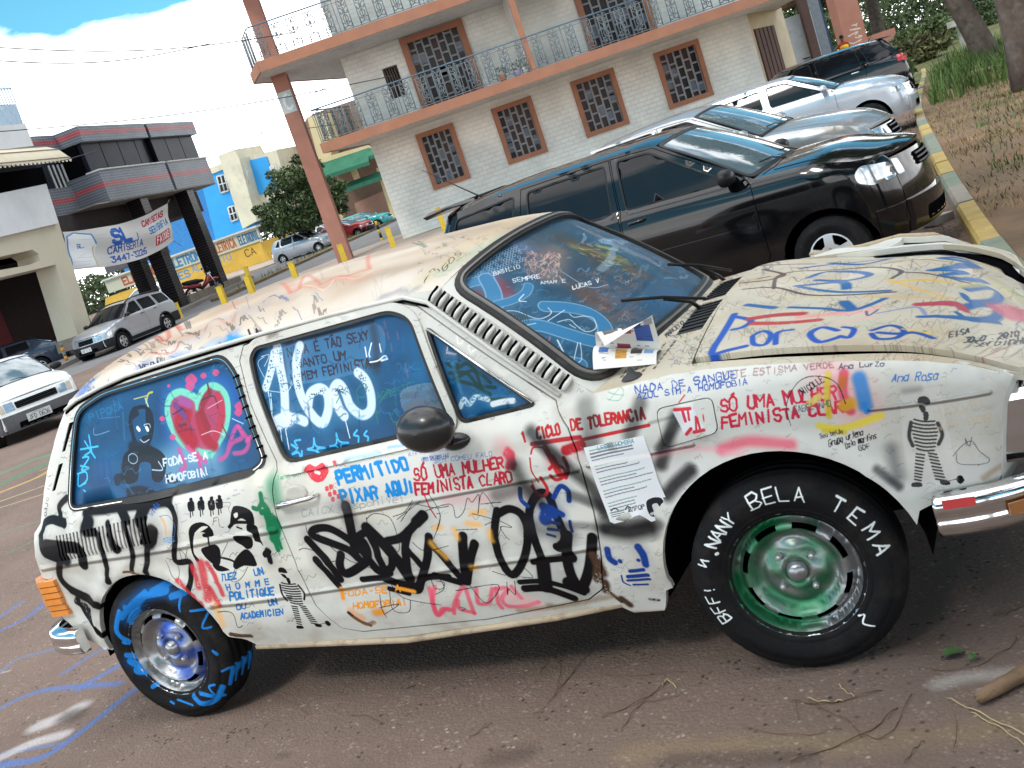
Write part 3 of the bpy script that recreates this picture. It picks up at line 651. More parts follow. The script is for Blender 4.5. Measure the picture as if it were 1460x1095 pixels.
# tail tag
D(cs, Z3, "225,120 180,175 200,240 218,275", 22); D(cs, Z3, "215,262 150,242 92,275 76,360 95,440 185,482", 28, soft=.15); D(cs, Z3, "110,395 200,405 290,420 320,505", 46, soft=.15)
D(cs, Z3, "100,420 210,470", 60); D(cs, Z3, "185,480 184,575 235,640 320,690 405,745", 30); D(cs, Z3, "250,655 400,735", 34); D(cs, Z3, "335,215 325,300 395,325 432,440 470,605", 26)
D(cs, Z3, "330,300 350,270", 60); D(cs, Z3, "395,330 330,330", 22); D(cs, Z3, "460,270 478,350 505,425 525,415", 26); D(cs, Z3, "470,340 500,400", 30); D(cs, Z3, "530,175 560,290 600,430 603,545", 24); D(cs, Z3, "545,185 570,250", 40)
D(cs, Z3, "330,200 480,180 640,165 820,140", 38, soft=.4); D(cs, Z3, "655,160 640,255 660,300", 40); D(cs, Z3, "690,160 640,250", 50); D(cs, Z3, "700,155 790,140 845,215 852,330 850,485 935,492 940,560 930,680", 24, soft=.12)
D(cs, Z3, "735,310 725,370 688,420 690,560", 26); D(cs, Z3, "715,320 690,380", 60); D(cs, Z3, "650,385 685,230", 14); D(cs, Z3, "285,690 330,790 380,860 432,920", 18); D(cs, Z3, "290,720 330,750", 34, rag=.4); D(cs, Z3, "350,770 360,830", 24, rag=.4)
cs.text('ojjc', Z3("108,225 112,225")[0], Z3("120,120 0,0")[0], 4, .8, BK)
# four small stencilled figures
for x, y in ((942, 165), (1000, 160), (1060, 158), (1105, 150)):
    blob(cs, Z3, f"{x-8},{y-42} {x+6},{y-44} {x+10},{y-28} {x-8},{y-26}"); blob(cs, Z3, f"{x-16},{y-20} {x+16},{y-24} {x+22},{y+20} {x+14},{y+34} {x-12},{y+34} {x-20},{y+8}", rag=.3); D(cs, Z3, f"{x-4},{y+30} {x-2},{y+68}", 7, rag=.3); D(cs, Z3, f"{x+8},{y+30} {x+12},{y+58}", 6, rag=.3)
# two stencilled portraits, one in a cap, one in a helmet
blob(cs, Z3, "930,330 945,280 1000,262 1050,285 1072,330 1060,345 1010,322 965,330 955,380 960,440 990,480 975,490 945,430")
blob(cs, Z3, "1000,420 1040,400 1080,390 1110,420 1112,500 1080,510 1030,470"); blob(cs, Z3, "1010,330 1060,325 1065,345 1015,350"); D(cs, Z3, "1040,350 1050,400 1075,395", 9); blob(cs, Z3, "960,330 1000,290 1040,290 985,325", 'd8d4c8')
blob(cs, Z3, "1065,505 1120,515 1165,540 1100,545"); D(cs, Z3, "1110,465 1170,480 1210,500", 12, rag=.35)
blob(cs, Z3, "1170,270 1175,200 1195,168 1250,175 1295,205 1310,265 1290,270 1230,240 1180,290"); D(cs, Z3, "1165,290 1200,262 1300,265", 14); blob(cs, Z3, "1185,345 1230,340 1290,350 1300,400 1270,418 1235,395 1200,375")
blob(cs, Z3, "1270,270 1320,285 1345,360 1362,400 1340,380 1310,370 1295,330 1265,310"); blob(cs, Z3, "1185,505 1215,450 1260,418 1300,450 1322,515 1250,515 1200,535"); D(cs, Z3, "1210,290 1235,300", 10); blob(cs, Z3, "1190,215 1210,205 1214,230 1196,236", 'd8d4c8')
blob(cs, Z3, "1355,440 1380,415 1408,430 1400,460 1412,480 1400,500 1385,470 1365,465"); D(cs, Z3, "1155,380 1118,455", 3); D(cs, Z3, "1120,150 1170,150 1160,190 1190,230", 2)
for t in ("1075,235 1070,280", "1075,240 1095,232", "1072,258 1090,252", "1100,238 1112,285 1135,290", "790,480 830,560 870,590 860,500 800,470", "920,420 900,500 880,420 960,520", "1200,520 1180,600 1230,590 1270,520"): D(cs, Z3, t, 3, '26262c')
cs.line(Z3("850,165 860,170 875,350"), .5, '44464c'); D(cs, Z3, "760,230 810,225 850,290 840,380", 3, '4a6aa0'); D(cs, Z3, "770,240 790,270 800,330", 12, OR, soft=.6, op=.6)
cs.text('GoneCa', Z3("720,225 0,0")[0], Z3("765,160 0,0")[0], 8, .8, BL); cs.text('ABE', Z3("790,385 0,0")[0], Z3("850,370 0,0")[0], 7, .7, LB)
# green figures
for t, w_ in (("1345,100 1352,150", 22), ("1350,150 1330,185 1302,180", 20), ("1362,160 1385,195 1350,205", 26), ("1385,225 1400,300", 34), ("1390,300 1410,330 1435,390 1445,420", 22), ("1420,320 1448,380", 26)): D(cs, Z3, t, w_, GN, rag=.3)
D(cs, Z4, "30,260 42,330", 60, '1d7a52', soft=.9, op=.7); D(cs, Z4, "10,420 50,470 40,540", 40, GN, rag=.3); D(cs, Z4, "35,530 60,600", 14, GN); D(cs, Z4, "55,530 78,590", 12, GN); D(cs, Z4, "5,600 20,660", 22, BK, rag=.4)
# red drips and the blue stencil text
for t, w_ in (("1000,500 1020,600 1040,700", 40), ("1035,500 1090,590 1125,680", 22), ("950,520 985,640", 26), ("870,600 960,690 1010,740", 24), ("1050,640 1100,740", 26)): D(cs, Z3, t, w_, 'c8303c', rag=.38, soft=.5, op=.9)
D(cs, Z3, "1080,740 1130,850", 26, 'e8a048', soft=.8, op=.6); D(cs, Z3, "1100,780 1180,790 1210,870 1240,860", 4, '1a1a20')
T = lambda s_, zz, a, h, wd, col, cv=cs, **k: cv.text(s_, zz(a)[0], zz(a)[1], h/zz.k, wd/zz.k, col, **k)
TB = '2672b4'
T('TUEZ', Z3, "1122,600 1208,585", 34, 8, TB, rag=.3); T('UN', Z3, "1310,572 1362,560", 38, 9, TB, rag=.3); T('H O M M E', Z3, "1150,655 1395,622", 32, 9, TB, rag=.3); T('POLITIQUE', Z3, "1172,712 1425,680", 42, 11, TB, rag=.3); T('OU', Z3, "1208,768 1262,760", 32, 9, TB, rag=.3); T('UN', Z3, "1395,745 1440,735", 34, 9, TB, rag=.3); T('ACADEMICIEN', Z3, "1232,822 1475,795", 34, 9, TB, rag=.3)
def prisoner(zz, hx, hy, k, lean):      # stencil of a man in a striped suit with ball and chain
    P = lambda *q: [(hx+(x+y*lean)*k, hy+y*k) for x, y in q]
    A = lambda *q, **kw: cs.area([tuple(np.array(p)) for p in [(zz.o[0]+a/zz.k, zz.o[1]+b/zz.k) for a, b in P(*q)]], BK, curve=True, **kw)
    Ln = lambda w_, *q, **kw: cs.line([(zz.o[0]+a/zz.k, zz.o[1]+b/zz.k) for a, b in P(*q)], w_*k/zz.k, BK, **kw)
    A((-14, -2), (-10, -16), (8, -18), (18, -6), (14, 2), (-4, 0)); A((-10, 4), (2, 6), (6, 16), (-2, 22), (-9, 14)); A((0, 20), (12, 22), (10, 40), (0, 40))
    for i in range(9):
        y = 42+i*9; hw = 30-2.0*abs(i-3); Ln(4.6, (-hw, y-3), (0, y+2), (hw+2, y+1), rag=.2)
    Ln(7, (-32, 46), (-38, 80), (-30, 104), rag=.3); Ln(7, (34, 48), (44, 76), (34, 100), rag=.3)
    for i in range(9): y = 124+i*8; Ln(4.4, (-22-i*.8, y), (-2-i*1.5, y+3)); Ln(4.4, (8+i*2.0, y-2), (28+i*2.4, y+2))
    A((-34, 196), (-14, 196), (-12, 206), (-36, 206)); A((34, 190), (54, 190), (58, 200), (38, 200)); Ln(2, (50, 192), (76, 186)); A((76, 180), (88, 178), (94, 190), (84, 198), (76, 192))
for zz, o in ((Z4, (380, 620)), (ZH, (940, 330))): zz.o = o
prisoner(Z4, 88, 715, 1.42, .42); prisoner(ZH, 1056, 690, 1.62, 0.04)
cs.area(ZH("960,640 1120,620 1200,1000 985,1036"), 'dcdad4', .25)
# door lettering
blob(cs, Z4, "205,180 225,150 262,160 300,140 325,185 300,235 265,248 230,225", 'd4404c', rag=.34); D(cs, Z4, "255,190 275,200", 12, 'e8d8d0')
for a, b in ((315, 280), (335, 270), (330, 310), (355, 300), (345, 335), (375, 320), (362, 140)): blob(cs, Z4, f"{a-9},{b-10} {a+8},{b-12} {a+10},{b+10} {a-6},{b+12}", 'd8505c', rag=.3)
T('PERMITIDO', Z4, "376,254 742,178", 64, 16, '1f86cc', rag=.2, slant=-.1); T('PIXAR AQUI', Z4, "398,356 775,296", 64, 16, '1f86cc', rag=.2, slant=-.1); D(cs, Z4, "640,60 720,52", 10, '6ab0dc', soft=.6, op=.6); D(cs, Z4, "420,120 600,90", 12, '7ab8dc', soft=.8, op=.5)
cs.text('SÓ UMA MULHER', (592, 685), (718, 667), 16, 3.3, RD, rag=.25); cs.text('FEMINISTA CLARO', (594, 706), (730, 687), 15.5, 3.3, RD, rag=.25); cs.line([(604, 702), (612, 722), (622, 738)], 1.8, 'c03040')
for t in ("380,80 400,110 405,170", "370,100 410,150", "400,100 380,170"): D(cs, Z5, t, 26, 'c83244', soft=.6, rag=.35)
D(cs, Z5, "350,60 390,130", 60, 'd87080', soft=1, op=.4); D(cs, Z5, "60,340 240,330 420,300", 40, 'e0909c', soft=1, op=.4)
T('ALFA ATÉ SER MORTO', Z4, "740,110 949,82", 20, 2.4, '5a74b4'); T('HOMEM SEM COMER FALO', Z4, "810,140 949,118", 22, 3, '4a68ac'); T('SEM COMEU FALO', Z5, "0,148 300,110", 24, 3, '4a68ac'); T('CAICX disponivel', Z4, "190,425 720,345", 36, 4, '74747c', op=.7); T('lene dal', Z4, "60,235 185,210", 22, 3, '3a9a6c')
# big black tag
for t, w_ in (("215,545 300,640 385,750", 32), ("255,650 320,720 375,782", 26), ("415,368 438,480 462,600", 38), ("500,655 430,600 330,560 240,522 255,490 330,488 430,545 505,610 530,640", 30), ("388,625 384,685 415,722 480,690 530,640 505,560 470,560", 34),
              ("522,485 600,560 680,650 745,745", 44), ("470,535 520,510 560,570 610,690 650,690 655,640", 30), ("520,620 575,700 640,715", 34), ("632,552 700,535 760,480 812,415", 34), ("780,455 815,420", 44), ("740,500 722,590 742,740", 34), ("722,585 815,690", 26), ("845,530 838,640 800,770 785,800", 32),
              ("500,752 620,745 700,780 790,812 825,745 949,738", 24), ("620,750 700,775 800,790", 30), ("640,800 742,825", 20), ("868,572 949,665", 24)): D(cs, Z4, t, w_, BK, soft=.14)
D(cs, Z4, "415,368 430,440", 46, '1a181a', soft=1., op=.6); D(cs, Z4, "340,375 400,365", 60, '7a7a80', soft=1., op=.4)
for t, w_ in (("0,585 80,680 150,760", 28), ("0,730 140,770", 26), ("145,530 150,640 165,760", 38), ("207,565 185,650 168,762", 34), ("325,395 312,500 335,630 402,728 462,650 484,520 455,420 390,385 330,410", 32), ("555,640 512,520 492,400 535,310 590,315 632,420 676,520 655,585 635,582", 34),
              ("512,662 600,650 722,640", 24), ("562,665 578,790", 52), ("660,575 715,640", 40), ("690,520 688,640 715,740 765,790 805,690 820,535", 38), ("442,766 560,762 680,790 775,825", 20), ("470,800 580,800 725,850", 30), ("700,770 770,800", 50)): D(cs, Z5, t, w_, BK, soft=.14)
# pink and orange names
P_ = '%s' % PK
for t in ("0,790 -10,860 15,935 60,905 90,910", "120,860 130,905 205,925", "205,930 180,860 150,790 105,870 100,930", "215,800 225,870 250,880 285,870 300,800", "320,800 330,870 350,900", "320,800 380,800 350,850 380,890 470,890 540,870", "400,790 450,850"): D(cs, Z5, t, 16, PK, soft=.45, op=.85)
D(cs, Z5, "380,840 520,880", 60, 'f0a0a8', soft=1, op=.5); D(cs, Z4, "850,800 885,935 920,905 949,912", 18, PK, soft=.4, op=.85)
T('FODA-SE A', Z4, "395,842 700,812", 32, 7, OR, rag=.25); T('HOMOFOBIA!', Z4, "455,905 730,882", 30, 8, OR, rag=.25); D(cs, Z4, "390,800 400,850", 16, OR, soft=.6); D(cs, Z4, "570,925 600,920", 26, OR, soft=.7); D(cs, Z4, "700,800 770,815", 16, OR, soft=.6); D(cs, Z4, "440,915 500,950", 24, OR, soft=.8, op=.6)
for t in ("170,460 230,470", "190,410 260,400", "0,485 30,480", "100,490 120,540", "285,500 300,550", "190,690 210,690", "-20,560 60,640"): D(cs, Z5, t, 22, 'f0b040', soft=.9, op=.75)
# fine pen lines wandering over the door
for t in ("170,600 200,590 260,610 300,650 340,660 400,640", "205,470 220,520 280,560 380,590", "520,440 560,410 640,430 680,520 690,600 650,620", "525,460 520,430", "590,830 600,900 625,950", "590,900 690,880 620,930", "640,800 660,910 740,920 750,860", "650,780 720,850 910,885", "870,790 860,750 900,750 925,800 880,830", "660,425 720,400 760,340", "680,440 800,345", "700,450 760,360", "780,360 880,380 949,370", "840,300 905,420 870,540", "760,560 830,600 949,575", "240,480 380,620 560,700"): D(cs, Z4, t, 3.4, '1c1c22')
for t in ("-60,400 80,360 110,430 150,400 170,330 195,350 230,310 225,410", "225,410 250,300 330,420", "240,360 345,350", "10,410 30,420 10,500", "110,495 220,490", "195,410 300,440 260,470", "300,430 400,480 340,480 390,545", "345,480 330,540", "10,760 50,770 40,800 0,800", "110,810 330,780 270,875 180,780", "375,765 380,830 385,800 420,830 415,760", "300,710 370,730 350,700 420,740", "465,690 510,740 460,740", "140,915 160,905 130,895"): D(cs, Z5, t, 3.4, '1c1c22')
# red stencilled title and the red head
T('1º CICLO', ZA, "20,225 192,190", 46, 12, 'bc2a2e', rag=.15); T('DE TOLERANCIA', ZA, "242,172 580,118", 46, 12, 'bc2a2e', rag=.12); D(cs, ZA, "290,216 595,150", 13, 'bc2a2e', curve=False); D(cs, ZA, "60,236 200,215 280,205", 16, 'b42830', rag=.2); D(cs, ZA, "215,265 285,240", 36, 'b42830', rag=.3)
for t, w_ in (("55,280 70,250 130,260 140,300", 8), ("50,300 60,360 90,410", 7), ("140,350 165,330 205,350 205,385 170,400 145,380", 12), ("120,250 160,330", 20), ("150,300 185,370", 26), ("100,390 130,440 120,470 90,470 60,430", 12), ("60,410 75,450", 7), ("205,300 225,350 215,390", 14)): D(cs, ZA, t, w_, 'bc2a2e', rag=.2)
# blue painted animal marks
for t, w_ in (("5,440 10,490 40,520", 16), ("110,520 140,540 160,560", 30), ("130,540 120,580", 46), ("160,480 190,430 225,450 230,495", 18), ("130,590 185,600", 12), ("135,625 185,630", 12), ("130,650 165,660", 10), ("235,590 245,635", 12), ("150,530 200,560", 20), ("405,720 415,760 440,780", 22), ("545,710 570,750 580,790", 26), ("462,772 466,776", 14), ("545,770 549,772", 12), ("470,840 480,870 510,885", 7), ("500,845 590,840", 14), ("500,862 600,858", 10), ("525,882 590,882", 9), ("510,820 570,815", 14)): D(cs, ZA, t, w_, '183c86', rag=.22)
# black sprays over the cowl and wing
for t, w_, o in (("55,180 120,250 230,350 330,430 400,560", 46, .85), ("300,70 325,150 330,230", 70, .6), ("555,50 530,130 510,195", 52, .75), ("720,110 690,190 650,330", 46, .85), ("790,355 720,420 680,470", 44, .9), ("240,470 300,490 390,530", 34, .6), ("-100,470 0,440 60,470", 50, .5), ("400,625 500,640 600,620", 66, .95), ("150,610 300,610 400,630", 26, .45), ("430,600 640,600", 40, .6), ("600,140 740,100", 12, .4)): D(cs, ZA, t, w_, '131216', soft=.7, op=o)
D(cs, Z5, "420,170 460,250 540,330", 60, '1a1618', soft=.9, op=.8); D(cs, Z5, "480,470 560,500 700,520", 60, '2a282a', soft=1, op=.5)
D(cs, ZH, "930,870 950,980", 40, '3a3a40', soft=1, op=.6); D(cs, ZH, "870,950 960,1020", 24, '2a2a30', soft=.8, op=.8); D(cs, ZH, "0,870 80,760", 30, '1a1a1e', soft=.7, op=.7); D(cs, ZH, "980,640 1040,630", 20, '55555c', soft=1, op=.4)
# wing lettering and finger paint
T('SÓ UMA MULHER', ZH, "250,722 712,668", 48, 10.5, 'c42844', rag=.25); T('FEMINISTA CLARO', ZH, "252,788 772,718", 45, 10.5, 'c42844', rag=.25)
D(cs, ZH, "690,600 740,640 790,700", 120, 'e05868', soft=1, op=.45); D(cs, ZH, "250,872 360,840 530,850", 34, 'd84060', soft=.8, op=.8); D(cs, ZH, "-20,900 120,870 330,885", 20, 'e8a0a8', soft=.9, op=.5)
for t, w_, c in (("675,575 670,650 680,740", 20, 'c8b430'), ("738,570 735,650 765,720", 30, 'cc4460'), ("735,590 730,620", 22, 'b86a30'), ("800,590 815,650 825,700", 44, '2c7cc0'), ("822,690 830,725", 14, '2c7cc0'), ("640,780 720,790 800,770 885,738", 24, 'dcc838'), ("660,800 740,806", 18, 'd0bc34'), ("600,690 640,660", 20, 'd0bc60'), ("740,700 765,690", 40, 'c89a30')): D(cs, ZH, t, w_, c, rag=.2, soft=.4, op=.9)
D(cs, ZH, "525,780 510,690 560,600 640,580 710,610 745,690", 3, '18181e'); T('NICOLLE', ZH, "575,655 660,600", 26, 4, '26262c'); T('CABELINHO', ZH, "540,725 690,700", 24, 3, '555560')
T('Ana Rosa', ZH, "930,602 1112,594", 32, 5, '2a6cb4', slant=.3); T('grupo urtena', ZH, "680,862 815,815", 26, 4, '222228', slant=.2); T('caio martins', ZH, "745,870 868,828", 24, 4, '222228', slant=.2); T('GDF', ZH, "800,880 845,868", 18, 3.4, '222228'); T('Ana Lurza', ZH, "720,550 900,540", 18, 4, '2c3458'); T('Seu beijo', ZH, "645,830 735,808", 18, 3, '44444c')
T('VOTE ESTISMA VERDE', ZH, "250,590 700,545", 24, 4.6, '8a4a52', op=.7); T('MAXWEL', ZH, "1105,750 1320,700", 34, 4, 'c8b090', op=.8); T('WAS BOR', ZH, "1110,800 1330,760", 30, 4, 'c8b090', op=.8); D(cs, ZH, "1175,900 1210,860 1250,840 1280,880 1320,910 1300,930 1200,930 1190,890", 3, '55555c'); D(cs, ZH, "1230,860 1225,830 1240,860 1250,825", 3, '55555c')
T('NADA DE SANGUE', ZW, "1012,822 1430,758", 30, 5, '1f50a4'); T('AZUL SIM A HOMOFOBIA', ZW, "1018,846 1478,784", 24, 5, '1f50a4')
for t in ("880,800 920,790 960,810 940,850 890,845", "890,820 960,830", "900,850 950,790"): D(cs, ZW, t, 2, '3a9a74')
# fuel flap sticker
cs.area(ZA("705,85 795,62 850,160 760,190"), 'dcdce0', .9); 
for t, w_ in (("715,78 785,72", 12), ("750,80 765,130", 10), ("775,76 782,125", 9), ("770,190 790,165", 12), ("805,180 850,170", 12), ("815,170 812,110", 9), ("832,165 818,115", 9), ("845,100 850,130", 6), ("735,45 760,12", 6)): D(cs, ZA, t, w_, 'c43040')
# rust at the seams and the sill
for t, w_ in (("335,740 360,790 355,850 395,870 400,910", 26), ("350,760 385,830", 34), ("470,945 510,975", 22), ("600,950 640,955", 10), ("420,920 470,960", 12)): D(cs, ZA, t, w_, '4a3426', rag=.42, soft=.5)
D(cs, ZA, "0,1000 150,985 300,960 430,935", 18, '8a6a44', soft=.8, op=.6, rag=.3); D(cs, ZA, "460,985 520,1010 680,1005", 14, '9a7a50', soft=.8, op=.6, rag=.3)
D(cs, Z4, "430,925 480,965 540,990", 14, '3c281c', rag=.35); D(cs, Z4, "460,950 520,985 560,975", 16, '8a5a34', rag=.35, op=.8); D(cs, Z3, "1180,905 1230,920 1290,920", 16, '5a4030', rag=.3); D(cs, Z3, "560,548 600,550 640,560", 12, '6a4a30', rag=.35); D(cs, Z3, "75,590 160,600", 5, '5a4030', rag=.3)
D(cs, ZH, "1300,985 1380,930", 20, 'a08464', soft=.8, op=.6, rag=.3)
# ---------------- hood
ch = Canvas(1.85, 3.32, -.86, .86, .002, m_hood)
for _ in range(60): x = RNG.uniform(1.9, 3.2); y = RNG.uniform(-.8, .8); ch.st([(x, y), (x+RNG.normal()*.1, y+RNG.normal()*.05)], RNG.uniform(.04, .14), ['b8a888', 'a89474', 'c4b8a0'][RNG.randint(3)], 1., RNG.uniform(.15, .4))
ch.scrib(260, (960, 370, 1440, 530), ['3a2c28', '6a5448', '8a4a3a'], (14, 60), (.4, .8), (.15, .45)); ch.scrib(260, (960, 370, 1440, 530), ['1a1a20', '3a2c28', '5a4438', '3a4a8a', '8a4a3a', '4a6a5a'], (5, 24), (.4, 1.), (.2, .6)); ch.scrib(200, (950, 420, 1020, 520), pens, (4, 14), (.4, .9), (.3, .6))
BH = '2a5c90'; BR = '5a4a46'
for t, w_, c, k in (("305,345 260,425 215,508 280,498 350,485", 22, '2a52a4', {}), ("300,355 370,372 340,400 300,410", 18, '2a52a4', {}), ("380,440 420,420 450,440 430,480 385,478 378,445", 16, '2a52a4', {}), ("470,480 475,430 530,418", 16, '2a52a4', {}), ("700,425 640,410 600,440 640,475 710,455", 18, '2a52a4', {}),
                    ("720,410 760,420 750,455 715,450", 16, '2a52a4', {}), ("830,425 890,405 945,425 930,455 860,460 830,440", 16, '2a4e96', {}), ("855,435 930,440 990,435 1060,455", 18, '2a4e96', {}),
                    ("985,370 1080,372 1240,398", 20, BH, {}), ("1120,340 1180,330 1235,350 1225,385 1150,385 1110,360", 18, BH, {}), ("1120,270 1190,262 1235,290 1215,320 1140,318 1115,290", 18, BH, {}),
                    ("1010,190 1180,160 1050,140 1180,120 1010,105", 18, BH, {}), ("1000,190 1120,200 1040,215 1190,240", 16, BH, {}), ("1060,110 1170,150", 16, BH, {}),
                    ("570,148 700,128 880,112 800,140 680,120", 16, BH, {}), ("560,230 640,250 720,260 860,262", 14, BH, {}), ("590,190 660,165 760,175 800,195 720,210 620,200", 16, BH, {}), ("550,225 700,215 720,245", 18, BH, {}), ("520,318 640,325 740,335 850,292", 16, BH, {}), ("710,300 740,332", 26, BH, {}), ("355,308 460,320", 20, BH, {}),
                    ("460,240 480,185 600,160 800,160 905,185 870,215", 10, BR, {}), ("330,220 440,205 500,180 420,165", 10, BR, {}), ("340,245 470,235 580,265 700,272 880,268", 12, BR, {}), ("400,200 440,190", 10, BR, {}), ("350,150 480,140 620,130", 8, BR, {}), ("900,190 1000,205 1140,250", 10, BR, {}), ("860,150 960,140 1080,160", 8, '8a7a60', {}),
                    ("880,230 960,225 1060,240", 20, 'd0a840', dict(op=.8)), ("860,215 930,250 1040,290", 12, 'd0a840', dict(op=.7)), ("780,280 900,290 1080,300", 14, 'c8a85a', dict(op=.6)), ("940,420 1060,440", 12, 'd4b040', dict(op=.8)), ("1100,260 1180,250", 14, 'c8b060', dict(op=.6)), ("500,280 640,275", 10, 'd0b060', dict(op=.6)),
                    ("370,365 470,350 560,345", 30, 'a83a3c', dict(rag=.3)), ("380,385 500,385 620,375", 28, 'b0403c', dict(rag=.3)), ("560,360 700,345", 30, 'd88a84', dict(op=.7)), ("720,350 820,330", 34, 'd89a98', dict(op=.6)), ("700,390 800,370", 30, 'd8a8a0', dict(op=.5)),
                    ("970,320 1090,322 1120,345", 30, 'a84250', dict(rag=.2)), ("1240,360 1340,380 1470,440", 50, 'c05268', dict(rag=.25, op=.85)), ("1250,270 1320,290 1380,330", 50, 'c8c490', dict(op=.5)), ("1300,280 1370,310", 14, '6a9a6a', dict(op=.6)), ("830,350 960,330 1000,360", 12, '4a6ab0', dict(op=.6)), ("790,340 800,360 830,335", 8, '6a5a7a', {}), ("760,390 830,400", 18, '9ac0a0', dict(op=.4))):
    D(ch, ZH, t, w_*.70, c, soft=.35, **k)
ch.text('EISA', ZH("1115,455 0,0")[0], ZH("1170,438 0,0")[0], 8, 1, '303038'); ch.text('30.09.2010', ZH("1170,475 0,0")[0], ZH("1320,455 0,0")[0], 7, 1, '303038'); ch.text('MARCELO', ZH("30,425 0,0")[0], ZH("100,370 0,0")[0], 6, 1, '303038'); ch.text('Serginho', ZH("1210,490 0,0")[0], ZH("1355,480 0,0")[0], 8, .9, '34343c')
for t in ("1050,400 1120,520",): pass
# ---------------- roof
cf = Canvas(-.32, 1.85, -.72, .72, .0022, m_roof); cf.kmax = .0055
for _ in range(420): x = RNG.uniform(-.3, 1.7); y = RNG.uniform(-.5, .72); cf.st([(x, y), (x+RNG.normal()*.2, y+RNG.normal()*.05)], RNG.uniform(.04, .16), ['a89480', '9c846e', 'b09e88', '96887a', 'b8aa98'][RNG.randint(5)], 1., RNG.uniform(.15, .5))
cf.scrib(300, (120, 455, 640, 560), ['26262c', '3a3a40', '4a4038'], (4, 16), (.5, 1.1), (.3, .7)); cf.scrib(240, (580, 330, 790, 430), ['4a4034', '5a5040', '3a5a4a'], (4, 12), (.4, .9), (.25, .5)); cf.scrib(40, (300, 380, 650, 480), ['7a5a48', '6a4a3a', '4a4440'], (10, 40), (.4, 1.1), (.12, .3))
for pts, w_, c, o in (([(150, 545), (215, 530), (300, 497), (350, 482)], 16, '2460a8', .95), ([(180, 530), (260, 505), (330, 482)], 12, '3a74b8', .6), ([(240, 500), (330, 460), (420, 430)], 10, '9a98a0', .35), ([(110, 560), (130, 545)], 14, '2460a8', .9), ([(330, 440), (420, 415), (520, 400)], 14, 'b08a78', .5), ([(315, 487), (345, 478)], 9, '2a8cd0', .95), ([(320, 495), (335, 470), (350, 478)], 4, '2a8cd0', .95),
                      ([(395, 424), (470, 402), (545, 378)], 5, 'c0524a', .5), ([(400, 432), (480, 410), (550, 386)], 3, 'c86a5c', .5), ([(440, 424), (490, 408), (530, 392)], 3, 'd8b0a0', .6), ([(240, 490), (300, 468), (340, 455)], 4, 'b86a54', .5), ([(205, 512), (260, 494)], 3, 'b0483c', .6), ([(225, 490), (250, 478), (262, 470)], 4, 'b0483c', .7), ([(610, 400), (640, 375), (700, 340)], 12, '6a9a7a', .35), ([(545, 425), (590, 410)], 22, '5a5a78', .55), ([(500, 455), (530, 445)], 14, '6a6a88', .4),
                      ([(120, 560), (200, 528), (300, 492)], 10, 'd4d2c4', .5), ([(430, 460), (520, 435), (580, 420)], 12, 'cfcab8', .6), ([(600, 400), (650, 355), (720, 320)], 14, 'b8a888', .6)):
    cf.line(pts, w_*.75, c, soft=.8, op=o*.85, rag=.35)
cf.line([(100, 566), (200, 534), (350, 488), (470, 452), (600, 418)], 20, 'c9c4b2', soft=.9, op=.85, rag=.1); cf.scrib(260, (110, 430, 620, 560), ['26262c', '3a3a40', '4a4038', '2a4a8a'], (4, 16), (.5, 1.1), (.3, .7))
cf.line([(150, 548), (215, 530), (290, 503)], 9, '2a68ac', soft=.8, op=.8, rag=.3)
cf.text('VEGA', (200, 527), (228, 518), 6, .7, '2a2a30'); cf.text('IAN', (352, 478), (382, 470), 7, 1, '2a2a30'); cf.text('AMIGOS', (600, 405), (640, 368), 6, 1, '44443c')
# ---------------- side glass, coated blue, with reflections put into its loose streaks
cg = Canvas(-.36, 1.92, .88, 1.37, .0014, m_side); cg.fill_all('0d4c78')
for _ in range(300): x = RNG.uniform(-.3, 1.9); y = RNG.uniform(.9, 1.36); cg.st([(x, y), (x+RNG.normal()*.1, y+RNG.normal()*.03)], RNG.uniform(.03, .12), ['0a3c66', '105c8c', '0c446e', '186a9c', '143e60'][RNG.randint(5)], 1., RNG.uniform(.15, .45))
def hrt(cx, cy, s_, n=40, rot=0.): return [(cx+s_*(.055*16*math.sin(t)**3*math.cos(rot)-.055*-(13*math.cos(t)-5*math.cos(2*t)-2*math.cos(3*t)-math.cos(4*t))*math.sin(rot)), cy-s_*(.055*(13*math.cos(t)-5*math.cos(2*t)-2*math.cos(3*t)-math.cos(4*t))*math.cos(rot)+.055*16*math.sin(t)**3*math.sin(rot)*1)) for t in np.linspace(0, 2*math.pi, n)]
D(cg, ZR, "540,500 620,470 700,440 800,440 860,500", 60, '1a56a8', soft=1, op=.8); D(cg, ZR, "530,560 560,700 700,800 830,700 870,560", 60, '1a50a0', soft=1, op=.7)
D(cg, ZR, "640,800 560,860 700,800", 90, '7aa8c8', soft=1, op=.5); D(cg, ZR, "520,820 600,780 760,800", 90, '88b0cc', soft=1, op=.5); D(cg, ZR, "560,900 700,930 780,880", 60, '7aa0c0', soft=1, op=.45)
H = "685,560 670,510 600,480 545,510 535,590 575,690 650,760 745,785"; H2 = "685,560 700,480 760,450 815,490 830,570 815,660 780,730 745,785"
blob(cg, ZR, "685,560 650,500 590,490 550,530 550,610 600,690 670,740 745,775 790,700 820,620 815,530 775,465 725,470 695,510", 'b83a5c', op=.9)
for t in (H, H2): D(cg, ZR, t, 24, '72c8b0', soft=.25)
